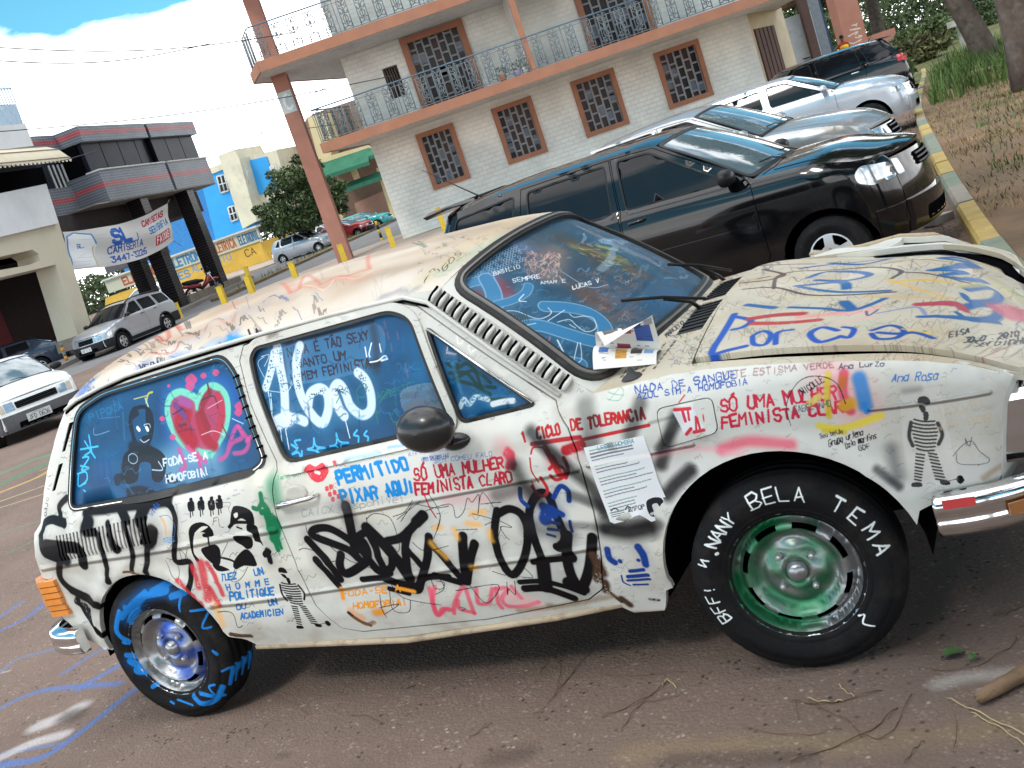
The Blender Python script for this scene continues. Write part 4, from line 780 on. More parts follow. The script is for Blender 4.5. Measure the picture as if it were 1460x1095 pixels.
for t, w_, c in (("620,580 600,640 650,720", 60, 'a41c30'), ("690,600 720,700 760,740", 40, 'a02436'), ("740,480 700,560 730,650", 26, '8e2434'), ("780,500 800,600 770,700", 30, 'b03048'), ("600,520 640,540", 30, '9a4a8a'), ("570,540 620,600", 20, '6a3a7a'), ("650,740 690,830 700,910", 4, 'a41c30'), ("665,740 668,800", 4, 'a41c30'), ("730,440 740,500", 8, '6a2030'), ("800,640 830,700", 6, '6a2a30'), ("700,520 760,500 780,560", 5, '3a2a40'), ("560,590 610,560", 5, '2a2a50'), ("700,690 760,670 810,690", 3, 'c8c8d0'), ("730,560 800,520", 3, 'd0b0c0'), ("850,610 905,635", 4, 'b8c8d8')): D(cg, ZR, t, w_, c, soft=.4, rag=.25)
for a, b, r in ((710, 400, 16), (770, 385, 18), (650, 420, 30), (645, 450, 24), (885, 550, 24), (540, 450, 9), (508, 610, 14), (560, 700, 16), (880, 580, 20)): blob(cg, ZR, f"{a-r},{b} {a},{b-r} {a+r},{b} {a},{b+r}", 'd04a7c', op=.9)
for t in ("830,760 870,650 900,700 850,730 820,790 790,810", "880,650 930,720 910,770 860,780", "940,700 920,720", "590,760 620,840 600,860", "630,750 720,820", "680,780 700,860"): D(cg, ZR, t, 16, 'd04a8c', soft=.5, op=.8, rag=.2)
# the grinning painted man
blob(cg, ZR, "345,640 350,580 375,550 395,590 365,620 375,690 390,740 370,740", '0a1626', op=.92); blob(cg, ZR, "430,560 460,580 468,650 455,720 430,750 440,690 428,620", '0a1626', op=.92); D(cg, ZR, "375,560 420,552 450,575", 12, '0a1626')
D(cg, ZR, "365,750 440,765", 40, '0c1c30', soft=.4); blob(cg, ZR, "370,745 455,745 520,790 525,870 500,920 460,905 450,830 400,830 385,915 310,920 318,800 345,765", '0a1420', op=.92); blob(cg, ZR, "275,890 305,880 305,930 280,935", '0a1420', op=.7)
D(cg, ZR, "345,965 400,955 460,975 345,990", 22, '0a1828', soft=.5); blob(cg, ZR, "530,880 560,900 600,910 590,920 540,925", '10182a'); blob(cg, ZR, "410,700 440,690 440,712 415,718", '0a1626'); D(cg, ZR, "398,715 420,728 445,715", 6, '0a1626')
for t in ("388,655 396,665", "432,655 438,665"): D(cg, ZR, t, 12, 'e8f0e8', soft=.2)
D(cg, ZR, "400,712 420,726 444,712", 3, 'd0d8e0'); D(cg, ZR, "345,790 365,780 385,795 385,820 365,830 345,815 345,790", 3, 'a8c8e0'); D(cg, ZR, "425,650 420,640 445,636 450,655", 3, 'b8c8d8')
T('FODA-SE A', ZR, "518,842 730,805", 36, 8, 'ccd8e4', cv=cg); T('HOMOFOBIA!', ZR, "532,922 735,884", 34, 8, 'ccd8e4', cv=cg); D(cg, ZR, "490,820 510,860 460,860", 5, 'a8c4dc')
T('PIPOCA', ZR, "160,620 320,560", 32, 7, '1a6a98', cv=cg, op=.8); D(cg, ZR, "370,515 440,495", 4, 'a8b070'); D(cg, ZR, "430,530 440,490 460,480", 8, 'b8b050'); D(cg, ZR, "440,550 425,510", 6, 'b8c8b0'); D(cg, ZR, "175,655 180,690 250,670", 3, '6a90b0'); D(cg, ZR, "200,610 300,600", 3, '5a88b0', op=.6)
for t in ("150,690 165,780", "110,760 195,745", "130,720 180,800", "95,880 135,870 140,910 100,940 100,880", "110,840 150,850 115,860 150,800 120,800", "130,790 160,770", "120,930 135,925", "125,960 133,965"): D(cg, ZR, t, 7, '3cb8f0', soft=.2)
for x in range(190, 280, 30): D(cg, ZR, f"{x},{780+x//9} {x+12},{930}", 9, '0c3f8c', soft=.5, op=.6)
# the door glass
blob(cg, Z6, "250,300 830,130 850,400 300,520", '5080a8', op=.5); D(cg, Z6, "290,270 500,215 830,130", 14, '141c2c', soft=.6, op=.8); D(cg, Z6, "262,330 280,500", 26, '1c2840', soft=.8, op=.6)
T('NADA É TÃO SEXY', Z6, "300,352 805,240", 56, 9, '2c2030', cv=cg, rag=.25); T('QUANTO UM', Z6, "318,430 662,362", 52, 9, '2c2030', cv=cg, rag=.25); T('HOMEM FEMINISTA', Z6, "322,510 815,412", 52, 9, '2c2030', cv=cg, rag=.25)
D(cg, Z6, "830,170 850,300 850,430", 40, '2a2a3c', soft=.9, op=.6); D(cg, Z6, "800,400 860,390", 30, '20202c', soft=.9, op=.7)
WS = 'd4e2ee'
for t, w_ in (("210,330 190,440 160,540", 40), ("230,290 250,420 275,560 280,720", 46), ("220,770 260,750 300,740", 64), ("300,740 350,735 400,755", 44), ("370,285 350,380 360,520 400,640 470,740 520,760 550,680 545,590 500,550 440,580 425,650", 46), ("590,640 580,560 610,520 650,560 690,660 760,715 815,680 815,580 780,490 735,450", 44), ("590,600 620,680 650,720", 46)): D(cg, Z6, t, w_, WS, soft=.2, op=.93)
for t in ("175,570 205,760", "190,580 200,700", "250,790 262,900", "280,790 305,930", "655,740 685,858", "300,740 290,800"): D(cg, Z6, t, 6, WS)
for _ in range(200):      # the background showing through the spray as pin-holes
    ln = [((210, 330), (160, 540)), ((240, 300), (270, 560)), ((360, 300), (365, 560)), ((430, 600), (530, 560)), ((590, 560), (660, 560)), ((740, 450), (800, 560))][RNG.randint(6)]; t = RNG.rand(); a = np.array(ln[0])*(1-t)+np.array(ln[1])*t+RNG.normal(size=2)*9; D(cg, Z6, f"{a[0]},{a[1]} {a[0]+1},{a[1]+1}", 5, '0c3050')
for t in ("375,870 340,880 360,920 320,900 355,930 325,960 365,950 380,995 385,940", "460,860 475,910 530,920 480,930 500,980 470,940 420,930 455,915 460,860", "600,830 620,880 675,890 630,900 635,950 600,910 560,910 600,895 600,830", "730,810 710,840 740,850 735,885", "790,815 775,840 800,855 790,890", "722,912 726,914", "782,912 786,914"): D(cg, Z6, t, 11, '44b8f0', soft=.2)
for t, w_ in (("780,290 790,350", 8), ("820,265 805,330 810,350", 8), ("870,270 880,320", 7), ("810,385 860,375 900,345 915,355 880,375 920,365", 8), ("150,350 110,390 150,480", 3), ("130,350 180,340 150,410", 3), ("160,560 290,570 320,500", 3), ("290,580 340,500", 3)): D(cg, Z6, t, w_, 'dce4ec', soft=.3)
for t in ("740,640 730,560 780,520 780,600 740,600", "870,640 930,560 940,600", "860,770 850,700 870,700", "930,700 960,760 1000,740 960,680", "620,600 600,640"): D(cg, Z6, t, 6, '2a7a60', op=.8)
T('AGRESTE', Z6, "860,620 1075,560", 44, 5, '2f7f70', cv=cg, op=.7)
for a, b in ((900, 130), (920, 200), (980, 200), (1030, 400), (1040, 440), (940, 270), (890, 170)): D(cg, Z6, f"{a},{b} {a+8},{b+40}", 12, '8a5a70', soft=.8, op=.5, rag=.3)
blob(cg, Z6, "1010,560 1240,520 1260,680 1050,720", '7a8a9c', op=.6); D(cg, Z6, "1030,600 1250,570", 30, '4a5464', soft=.8, op=.6); blob(cg, Z6, "1030,640 1250,600 1260,680 1060,720", '5a5a64', op=.5)
# quarter light: dark green scrawl and peeled white sticker
for t in ("220,700 260,720 300,700 340,730 380,760 400,780", "230,740 300,740 350,790 420,800", "250,770 330,790 400,830", "270,690 250,760 330,730 360,800", "400,850 460,850 420,870"): D(cg, ZW, t, 11, '06302c', soft=.4, op=.9)
D(cg, ZW, "410,870 450,860 495,855", 18, 'dce4ea', rag=.2); D(cg, ZW, "275,880 290,850 310,870 340,840 390,850", 16, 'b8ccd8', rag=.45); D(cg, ZW, "560,880 600,890", 30, '0c2018', soft=.8, op=.8)
cg.scrib(260, (100, 500, 650, 720), ['0a3660', '2a80b8', '0c2c50', '4a98c8', '1a5a50'], (6, 34), (.6, 2.2), (.12, .5)); cg.scrib(60, (640, 490, 760, 600), ['0a3660', '2a80b8', '0a3c30'], (6, 24), (.6, 2.), (.2, .5))
for _ in range(70): x = RNG.uniform(-.3, 1.9); y = RNG.uniform(.9, 1.34); cg.st([(x, y), (x+RNG.normal()*.02, y-RNG.uniform(.02, .12))], RNG.uniform(.002, .012), ['3a86b4', '0c3050', '0e5a8c'][RNG.randint(3)], .9, RNG.uniform(.15, .45))  # loose lighter and darker streaks: reflections put into the colour
# ---------------- windscreen
cw = Canvas(-.66, .66, -.02, .66, .0014, m_scr); cw.fill_all('17486a')
for _ in range(200): x = RNG.uniform(-.6, .6); y = RNG.uniform(0, .65); cw.st([(x, y), (x+RNG.normal()*.1, y+RNG.normal()*.06)], RNG.uniform(.04, .12), ['123a54', '1a5070', '14384c', '40525c', '2a4c60'][RNG.randint(5)], 1., RNG.uniform(.15, .5))
for t, w_, c, o in (("600,220 720,300 860,400 1000,560", 150, '4a4c58', .55), ("720,180 900,260 1100,360", 120, '3c4444', .6), ("620,240 700,220 660,330 600,280", 50, '8a7468', .55), ("760,200 860,230 960,260", 24, '9a8a3c', .6), ("860,200 930,215", 12, 'b8a040', .7), ("780,380 860,420 940,470", 60, '6a4c40', .5), ("820,420 900,500", 40, '5c4238', .5), ("1000,300 1060,330", 30, '6a4a38', .6), ("700,170 800,200 900,300", 30, '4a3c34', .6), ("440,350 480,400", 46, '7a1c28', .85), ("360,390 380,420", 20, '7a2430', .8), ("950,420 1020,500 1100,520", 90, '6a7890', .4), ("1100,420 1200,400", 100, '3a6a9c', .5), ("500,180 560,210", 40, '6a7fa8', .5), ("290,360 340,350", 22, '144a3c', .7)):
    D(cw, ZW, t, w_, c, soft=1., op=o, rag=.15)
for _ in range(150):
    a = RNG.uniform(560, 700); b = 220+RNG.uniform(0, 110); D(cw, ZW, f"{a},{b} {a+RNG.uniform(-14,14)},{b+RNG.uniform(4,16)}", RNG.uniform(2, 6), ['a8847c', 'b89a90', '8a6a70', 'c0a8a0'][RNG.randint(4)], op=.7)
for _ in range(60):
    a = RNG.uniform(780, 1010); b = 180+RNG.uniform(0, 60)+(a-780)*.35; D(cw, ZW, f"{a},{b} {a+RNG.uniform(5,26)},{b+RNG.uniform(0,8)}", RNG.uniform(2, 5), ['a8983c', 'c0a840', '8a6a3a', '6a5040'][RNG.randint(4)], op=.7)
cw.scrib(160, (830, 380, 920, 450), ['6a4a40', '7a5a4c', '8a6a5c'], (4, 14), (.6, 1.4)); cw.scrib(90, (630, 380, 900, 530), ['8aa8c0', 'a8c0d0', '6a8aa8'], (3, 12), (.4, .9), (.3, .7)); cw.scrib(60, (700, 360, 980, 480), ['3a2a28', '2a3a4a'], (5, 16), (.6, 1.4), (.3, .7))
for i in range(26):      # white netting in the upper corner
    for j in range(5):
        t = i/25; a = 215+t*300+j*9; b = 355-t*165+j*13+t*10; r = 7.5
        if RNG.rand() < .85: D(cw, ZW, ' '.join(f"{a+r*math.cos(k*1.047+.3):.0f},{b+r*.8*math.sin(k*1.047+.3):.0f}" for k in range(7)), 2.2, '9ab4cc', op=.75, curve=False)
BW = '33749e'
cw.scrib(320, (620, 310, 1000, 540), ['2a6a94', '3a86b0', '8aa8bc', '0e3a54', '5a4a48'], (5, 26), (.5, 1.8), (.15, .55)); cw.scrib(60, (620, 320, 900, 520), ['c4d0d8', '9ab4c4'], (5, 18), (.4, .8), (.3, .7))
for t, w_ in (("345,450 280,450 240,410 262,372 330,350 395,338", 34), ("395,335 425,400 425,490", 46), ("440,440 500,425 555,395 570,365", 26), ("640,450 740,455 830,480 885,530 880,595 820,590 720,560 620,530 555,535 545,580 600,635 700,675 780,690", 44)): D(cw, ZW, t, w_, '9cbcd4', soft=.12); D(cw, ZW, t, w_*.88, BW, soft=.12)
for t, w_ in (("340,460 370,510 350,495", 3), ("370,480 370,520", 3), ("460,500 480,530", 4), ("470,470 520,470 600,500 640,495 665,475 650,455", 3), ("480,490 520,530 600,520", 3), ("690,515 740,505 770,530 810,555 850,540 840,500 800,490 760,495 740,480", 3), ("740,525 765,540", 3), ("650,510 720,465", 3), ("740,700 760,735", 4), ("780,700 830,755", 4), ("775,600 760,680 790,670 785,600", 3), ("580,570 610,600 640,590", 5), ("285,400 300,415 310,400", 4), ("460,480 540,520 480,520 540,535", 3), ("550,400 530,425 560,430", 4), ("600,560 580,580", 3), ("690,590 720,650", 6)): D(cw, ZW, t, w_, 'd4dee6', op=.85)
for i in range(9): D(cw, ZW, f"{480+i*10},480 {490+i*10},515", 2.4, '2a3a2a')
T('VÁ', ZW, "490,612 525,605", 30, 4, 'dde4ea', cv=cw); T('CIDAS', ZW, "372,520 382,465", 16, 2.4, 'dde4ea', cv=cw); T('BASILIO', ZW, "425,322 535,290", 15, 2.4, 'e0d8d4', cv=cw); T('SEMPRE', ZW, "505,350 620,332", 16, 2.6, 'dde4ea', cv=cw); T('LUCAS V', ZW, "755,380 865,350", 16, 2.8, 'e4e8ea', cv=cw); T('AMAR E', ZW, "620,358 725,350", 13, 2.2, 'd8dee4', cv=cw)
D(cw, ZW, "640,590 690,640 720,655", 6, '26304a'); D(cw, ZW, "660,580 650,600", 5, 'a06a60'); D(cw, ZW, "760,740 800,720 850,750 800,770 750,745", 2, '2a8a70'); D(cw, ZW, "700,300 820,370 900,360", 3, '8aa0b4')

# relief of the sheet metal: feature lines and small dents, laid down as heights
chb = Canvas(-.72, 3.25, .18, 1.42, .003, m_side)
for _ in range(26): x = RNG.uniform(-.5, 3.0); y = RNG.uniform(.3, .88); chb.st([(x, y), (x+RNG.normal()*.06, y+RNG.normal()*.03)], RNG.uniform(.04, .12), '808080', 1., RNG.uniform(.04, .14))
for px in ([(60, 811), (121, 801), (222, 786), (310, 770), (392, 756)], [(402, 750), (520, 728), (640, 705), (730, 688), (822, 670)], [(838, 664), (880, 657), (926, 646), (986, 634)], [(60, 872), (90, 868)], [(301, 864), (360, 857), (412, 850)], [(436, 846), (540, 830), (640, 812), (760, 795), (850, 780)], [(1240, 584), (1300, 577), (1350, 570), (1410, 560)]): chb.line(px, 4.2, '808080', soft=.9, op=1.)
# ------------------------------------------------------------------ build the wagon
def paintmat(name, col, cv=None, rough=.38, **k):
    m_ = mat(name, col, rough, 0, .06, 5., coat=.10, **k)
    return paint_over(m_, cv, name+'_art', .5) if cv else m_
WHITE = (.60, .60, .555)
PS = paintmat('cream_paint_with_graffiti', WHITE, cs, dirt=(.33, .27, .19), dscale=2.2, damt=.45, bump=.03, bscale=14)
PH = paintmat('hood_paint_with_graffiti', (.52, .47, .37), ch, .5, dirt=(.33, .26, .18), dscale=4, damt=.6)
PR = paint_over(mat('dusty_roof_paint', (.55, .50, .44), .9, 0, .06, 5., dirt=(.46, .35, .25), dscale=3, damt=.6), cf, 'dusty_roof_art', .85)
PW = paintmat('cream_paint', WHITE, None, dirt=(.33, .27, .19), dscale=3, damt=.5, bump=.03, bscale=14)
GS = paintmat('blue_painted_glass', (.02, .12, .22), cg, .12); GW = paintmat('painted_windscreen_glass', (.02, .1, .2), cw, .14)
for g in (GS, GW): g.node_tree.nodes['Principled BSDF'].inputs['Specular IOR Level'].default_value = .32
def relief(m_, cv, nm, dist):
    t = m_.node_tree; n = t.nodes.new; l = t.links.new; b = t.nodes['Principled BSDF']; im = n('ShaderNodeTexImage'); im.image = cv.image(nm); im.image.colorspace_settings.name = 'Non-Color'; im.extension = 'CLIP'; uvn = n('ShaderNodeUVMap'); uvn.uv_map = 'uv'; l(uvn.outputs[0], im.inputs[0])
    bp = n('ShaderNodeBump'); bp.inputs['Strength'].default_value = 1; bp.inputs['Distance'].default_value = dist; l(im.outputs[1], bp.inputs['Height'])
    if b.inputs['Normal'].links: l(b.inputs['Normal'].links[0].from_socket, bp.inputs['Normal'])
    l(bp.outputs[0], b.inputs['Normal'])
relief(PS, chb, 'side_relief', .012)
for m_ in (PS, PH, PR, PW): m_.node_tree.nodes['Principled BSDF'].inputs['Specular IOR Level'].default_value = .10
SEALM = mat('black_rubber_seal', (.018, .018, .018), .55, dirt=(.12, .1, .08), damt=.4)
car = empty('station_wagon', (HX, HY, 0), YAW, 'old cream two-door station wagon covered all over in graffiti, nearest the camera', 'car')
c = hero; B = HB
us = lambda X, Z_: cs.uv(X, Z_)
rear_o = [(-.50, .475), (-.44, .39), (-.325, .325)]+arc(0, .305, .335, 176, 14, 22)+[(.345, .335), (.40, .30)]
sill = [(.433, .272), (.684, .245), (1.145, .226), (1.435, .232), (1.70, .246), (1.914, .262), (1.925, .252), (1.956, .222), (2.057, .216), (2.07, .238), (2.10, .30)]
fr_o = arc(2.495, .315, .375, 182, 14, 26)+[(2.875, .445), (2.95, .462), (3.07, .47)]
nose_o = [(B.xn(z)-.002, z) for z in np.linspace(.49, .740, 6)]
up_o = [(x, B.zb(x)) for x in np.linspace(3.155, 2.05, 14)]+[(c['xwt'], B.zt(c['xwt']))]+[(x, B.zt(x)) for x in np.linspace(1.57, -.12, 14)]+[(B.xr(z)+.002, z) for z in np.linspace(1.33, .5, 14)]
outer = rear_o+sill+fr_o+nose_o+up_o
gills = []       # the air slots behind the rear window and in the pillars
for i in range(25):
    x = -.335+i*.0215; z0 = .742+.004*i*.1; gills.append([(x-.022, z0), (x-.012, z0), (x+.004, z0+.105), (x-.006, z0+.105)])
slots = [rounded([m_side(*p) for p in q], .004, 3) for q in ([(99, 603), (105, 601), (93, 643), (88, 645)], [(84, 662), (90, 660), (79, 699), (74, 701)])]
for i in range(9): z = .985+i*.033; x = .800-i*.0075-(.0); slots.append([(x-.012, z), (x+.012, z+.002), (x+.012, z+.010), (x-.012, z+.009)])
slots = [s_ for i, s_ in enumerate(slots) if i < 2]
def body_f(sg):
    def f(X, Z_):
        y = B.ys(X, Z_)
        for cx, ra_ in ((0, .335), (2.495, .375)):     # rolled lip round the arches
            d = math.hypot(X-cx, Z_-.31)-ra_
            if 0 <= d < .10 and Z_ > .25: y += .012*math.exp(-((d-.015)/.022)**2)-.004*math.exp(-((d-.06)/.03)**2)
        return (X, sg*y, Z_)
    return f
for sg, m_ in ((-1, PS), (1, PW)):
    inw = (0, -sg, 0); fw = [rounded(w_['o'], w_['r'], 5) for w_ in c['wins']]
    holes = [offs(door_o, -.005), fw[0]]+gills+slots
    flap = rounded([(2.252, .862), (2.418, .864), (2.412, .768), (2.248, .750)], .02, 4)
    if sg < 0: holes.append(offs(flap, -.003))
    bs = panel('body_side', outer, holes, body_f(sg), m_, car, .03, inw, .022, us)
    dr = panel('door', door_o, [fw[1], fw[2]], B.side(sg, .001), m_, car, .028, inw, .02, us)
    if sg < 0: panel('fuel_flap', flap, [], B.side(sg, .002), m_, car, .03, inw, .01, us)
    panel('slot_backing', [(-.40, .72), (.24, .72), (.24, .87), (-.40, .87)], [], B.side(sg, -.03), DARK, bs, .06, inw, .0)
    panel('slot_backing', [(-.40, .96), (-.29, .96), (-.03, 1.27), (-.16, 1.28)], [], B.side(sg, -.03), DARK, bs, .06, inw, .0)
    for q in slots: panel('slot_shadow', offs(q, -.001), [], B.side(sg, -.005), DARK, bs, .03, inw, 0)
    for k, q in enumerate(fw):
        g_ = panel('window', offs(q, .004), [], B.side(sg, -.010), GS if sg < 0 else GLASSD, car, .05, inw, .004, lambda X, Z_: cg.uv(X, Z_))
        panel('seal', offs(q, -.009 if k == 0 else -.002), [offs(q, .013 if k == 0 else .009)], B.side(sg, .005), SEALM, g_, .03, inw, .014)
        if k == 0: panel('bright_trim', offs(q, .001), [offs(q, .004)], B.side(sg, .006), CHROME, g_, .03, inw, .006)
        if k == 2: MB().tube([B.side(sg, .012)(*p) for p in ((1.535, 1.24), (1.70, 1.092), (1.855, .95))], .005, 6).build('bright_trim', CHROME, g_)
    # window frames stand a little proud of the door
    panel('window_frame', offs(fw[1], -.03), [offs(fw[1], -.004)], B.side(sg, .010), m_, dr, .03, inw, .012, us)
    # drip gutter
    gp = [(-.19, 1.30)]+[(x, B.zt(x)-.006) for x in np.linspace(-.11, 1.46, 12)]+[(1.55, 1.315), (1.74, 1.14), (1.945, .95)]
    MB().tube([B.side(sg, .008)(*p) for p in gp], .0075, 6).build('drip_gutter', PW, car)
    MB().tube([B.side(sg, .001)(p[0], p[1]-.013) for p in gp[:14]], .005, 6).build('gutter_shadow', DARK, car)  # dark tube stands in for the shadow line under the gutter
    # ribs down the windscreen pillar: sixteen pressed scoops
    for i in range(17):
        t = (i+.5)/17; a = (1.556+(1.975-1.556)*t, 1.322+(.948-1.322)*t+.006); lo_ = (a[0]-.012, a[1]-.012+.004)
        mb = MB(); pts = []
        for k in range(6):
            u = k/5; X = a[0]-.004+.040*u; Z_ = a[1]-.004+.034*u; pts.append((B.side(sg, .003+.012*math.sin(math.pi*min(1, u*1.1)))(X, Z_)))
        mb.tube(pts, [.004, .0072, .0085, .0085, .007, .0035], 7); mb.build('louvre', PW, bs)
        dk = [tuple(np.array(p)+np.array([-.0085, 0, .0085])) for p in pts]; MB().tube(dk, .0045, 5).build('louvre_gap', DARK, bs)
    for i in range(9):      # small scoops up the centre pillar
        z = .965+i*.036; x = .803-i*.0072; q0 = B.side(sg, .003)(x-.045, z-.004); q1 = B.side(sg, .004)(x-.018, z+.002)
        MB().tube([q0, q1], [.004, .005], 6).build('pillar_slot', DARK, bs)
    # door handle in its pressed dish
    y = B.ys(.92, .81); MB().lathe([(0, .001), (.03, .001), (.047, .003), (.05, 0)], TR(.91, sg*(y+.0005), .83)@Matrix.Diagonal((1, sg, .62, 1)), 24).build('handle_dish', m_ if sg > 0 else PW, dr)
    mb = MB(); mb.tube([(.832, sg*(y+.004), .807), (.84, sg*(y+.026), .808), (.90, sg*(y+.032), .811), (.985, sg*(y+.028), .814), (1.004, sg*(y+.003), .814)], [.012, .013, .010, .008, .006], 8); mb.lathe([(0, .015), (.008, .013), (.013, 0)], TR(.847, sg*(y+.022), .808)@Matrix.Diagonal((1, sg, 1, 1)), 14); mb.build('handle', CHROME, dr)
    # hub of the mirror: foot, stalk, bowl
    if sg < 0:
        P1 = HF.y(648, 632, -.80); X, Z_ = P1[0], P1[2]; y = B.ys(X, Z_)
        mb = MB(); mb.lathe([(0, .03), (.02, .028), (.035, .016), (.042, 0)], TR(X, -y, Z_)@Matrix.Diagonal((1.25, -1, .7, 1)), 20)
        P2 = HF.y(606, 612, -.90); c2 = Vector((P2[0], -.90, P2[2]))
        mb.tube([(X-.005, -y-.015, Z_+.01), (X-.03, -y-.05, Z_+.04), tuple(c2+Vector((.04, .02, .0)))], [.02, .018, .022], 8)
        mb.lathe([(math.sin(t), -math.cos(t)) for t in np.linspace(.02, math.pi-.02, 14)], Matrix.Translation(c2)@Matrix.Rotation(R(6), 4, 'Y')@Matrix.Diagonal((.100, .062, .074, 1)), 24)
        mb.build('wing_mirror', mat('mirror_black', (.017, .017, .018), .3, coat=.2, dirt=(.1, .09, .08), damt=.15), car)
# wells and floor
f_ = MB()
for X, ra_ in ((0, .336), (2.495, .376)):
    for s_ in (-1, 1):
        q = arc(X, .31, ra_+.004, 181, -1, 18); n_ = len(q); f_.add([(a, s_*.775, b) for a, b in q]+[(a, s_*.42, b) for a, b in q]+[(X, s_*.42, .31)], [(i, i+1, n_+i+1, n_+i) for i in range(n_-1)]+[(n_+i, n_+i+1, 2*n_) for i in range(n_-1)])
f_.box((.42, -.72, .25), (2.08, .72, .33)); f_.box((-.45, -.42, .3), (3.0, .42, .42)); f_.build('underbody', DARK, car)
flp = MB(); flp.tube([(.42, -.755, .262), (1.1, -.76, .222), (1.7, -.755, .240), (1.93, -.75, .258)], .012, 6); flp.build('sill', mat('rusty_sill', (.42, .34, .24), .7, dirt=(.12, .06, .03), dscale=12, damt=.9), car)
# top surfaces
uh = lambda X, v: ch.uv(X, v*B.ys(X, B.zb(X)))
hv = .93; xe = 3.168
hood_p = [(2.365, -hv+.01), (2.7, -hv-.003), (3.0, -hv), (3.12, -hv+.01), (3.160, -hv+.05), (3.164, -.3), (3.164, .3), (3.160, hv-.08), (3.10, hv-.02), (2.7, hv), (2.275, hv), (2.295, .4), (2.315, 0), (2.345, -.5)]
tpf = B.top()
cowl_h = []      # fresh-air slots in the cowl
for r_ in range(4):
    for k in range(7): vx = -.90+k*.044-r_*.0; X = 2.125+r_*.036; cowl_h.append([(X-.010+k*.002, vx), (X+.000+k*.002, vx), (X+.002+k*.002, vx+.034), (X-.008+k*.002, vx+.034)])
grilles = [rounded([(2.225, -.53), (2.315, -.53), (2.30, -.03), (2.21, -.03)], .01, 3), rounded([(2.205, .04), (2.292, .04), (2.272, .56), (2.18, .56)], .01, 3)]
panel('cowl_and_wings', [(2.045, -1), (2.6, -1), (3.0, -1), (xe, -1), (xe, 1), (3.0, 1), (2.6, 1), (2.045, 1)], [offs(hood_p, -.014)]+cowl_h+grilles, tpf, PH, car, .035, (0, 0, -1), .02, uh)
for q in grilles:
    g_ = panel('air_grille', offs(q, .001), [], B.top(-.006), mat('grille_grey', (.05, .05, .052), .6), car, .05, (0, 0, -1), .004)
    xs_ = [p[0] for p in q]; ys_ = [p[1] for p in q]
    for k in range(9):
        v = min(ys_)+.015+k*(max(ys_)-min(ys_)-.03)/8; panel('slat', [(min(xs_)+.008, v-.004), (max(xs_)-.008, v-.004), (max(xs_)-.008, v+.004), (min(xs_)+.008, v+.004)], [], B.top(-.001), BLACKPL, g_, .1, (0, 0, -1), .004)
panel('slot_backing', [(2.10, -.94), (2.27, -.94), (2.27, -.56), (2.10, -.56)], [], B.top(-.022), DARK, car, .06, (0, 0, -1), 0)
panel('gap_backing', [(2.24, -.975), (3.15, -.975), (3.15, .975), (2.24, .975)], [[(2.45, -.8), (3.08, -.8), (3.08, .8), (2.45, .8)]], B.top(-.03), DARK, car, .06, (0, 0, -1), 0)
def hoodf(X, v):     # the lid has sprung a little open at its near edge and is dented
    x, y, z = tpf(X, v); return (x, y, z+.010-.048*sst(v, .15, .9)*sst(X, 2.3, 2.8)+.012*math.exp(-((X-2.75)/.35)**2)*sst(-v, .5, .93)+.002*math.sin(X*9+v*3)-.008*math.exp(-((X-2.62)/.12)**2-((v-.2)/.3)**2))
panel('hood', hood_p, [], hoodf, PH, car, .03, (0, 0, -1), .018, uh)
# far wing, crumpled upwards with its edge torn open
def wing(X, v):
    k = math.exp(-((X-2.90)/.20)**2); return (X+.02*math.sin(v*4), .70+.12*v, B.zb(X)+.012-.012+.030*k*(.3+.7*v)-.06*sst(X, 2.92, 3.1)+.006*math.sin(X*30)*v)
fwg = panel('crumpled_wing_edge', [(2.45, .0), (2.84, 0), (3.02, .1), (3.09, .3), (3.11, .9), (2.9, 1), (2.45, 1)], [[(2.74, .12), (2.86, .10), (2.99, .2), (3.04, .45), (2.98, .82), (2.8, .84)]], wing, PW, car, .04, (0, 0, -1), .022)
MB().tube([wing(*p) for p in ((2.45, 1), (2.65, 1.0), (2.80, 1.02), (2.92, 1), (3.02, .96), (3.10, .88), (3.125, .6))], .011, 6).build('torn_edge', mat('rusty_sill', (.42, .34, .24)), fwg)
panel('roof', [(c['xrt'], -1), (c['xwt'], -1), (c['xwt'], 1), (c['xrt'], 1)], [], B.roof(), PR, car, .05, (0, 0, -1), .02, lambda X, v: cf.uv(X, v*B.ys(X, B.zt(X))))
so_ = rounded([(-.955, .035), (.955, .035), (.945, .965), (-.945, .965)], .13, 7)
frm = panel('windscreen_frame', [(-1, -.02), (1, -.02), (1, 1), (-1, 1)], [so_], B.screen(-.001), PW, car, .05, (-.5, 0, -.5), .02)
scr = panel('windscreen', offs(so_, .004), [], B.screen(-.008), GW, car, .05, (-.5, 0, -.5), .005, lambda v, u: cw.uv(v*.62, u*.62))
panel('seal', offs(so_, -.028), [offs(so_, .030)], B.screen(.009), SEALM, scr, .05, (-.5, 0, -.5), .022)
panel('seal_bead', offs(so_, -.002), [offs(so_, .010)], B.screen(.014), mat('grey_bead', (.2, .19, .18), .4, .3), scr, .05, (-.5, 0, -.5), .008)
# wipers, lifted off the glass
for (v0, pts) in ((-.02, [(-.02, -.16), (-.10, .02), (-.30, .10)]), (.66, [(.72, -.14), (.62, .0), (.40, .10)])):
    q = [B.screen(.03+.02*i)(*p) for i, p in enumerate(pts)]; w_ = MB(); w_.tube(q, [.009, .007, .005], 6); w_.lathe([(0, .03), (.012, .028), (.016, 0)], TR(*q[0], 0, R(90)), 12); w_.build('wiper_arm', BLACKPL, car)
    e = Vector(q[2]); d = (Vector(B.screen(.03)(pts[2][0]-.30, .36))-e); MB().tube([tuple(e-d*.55), tuple(e+Vector((0, 0, .008))), tuple(e+d*.55)], .006, 5).build('wiper_blade', BLACKPL, car)
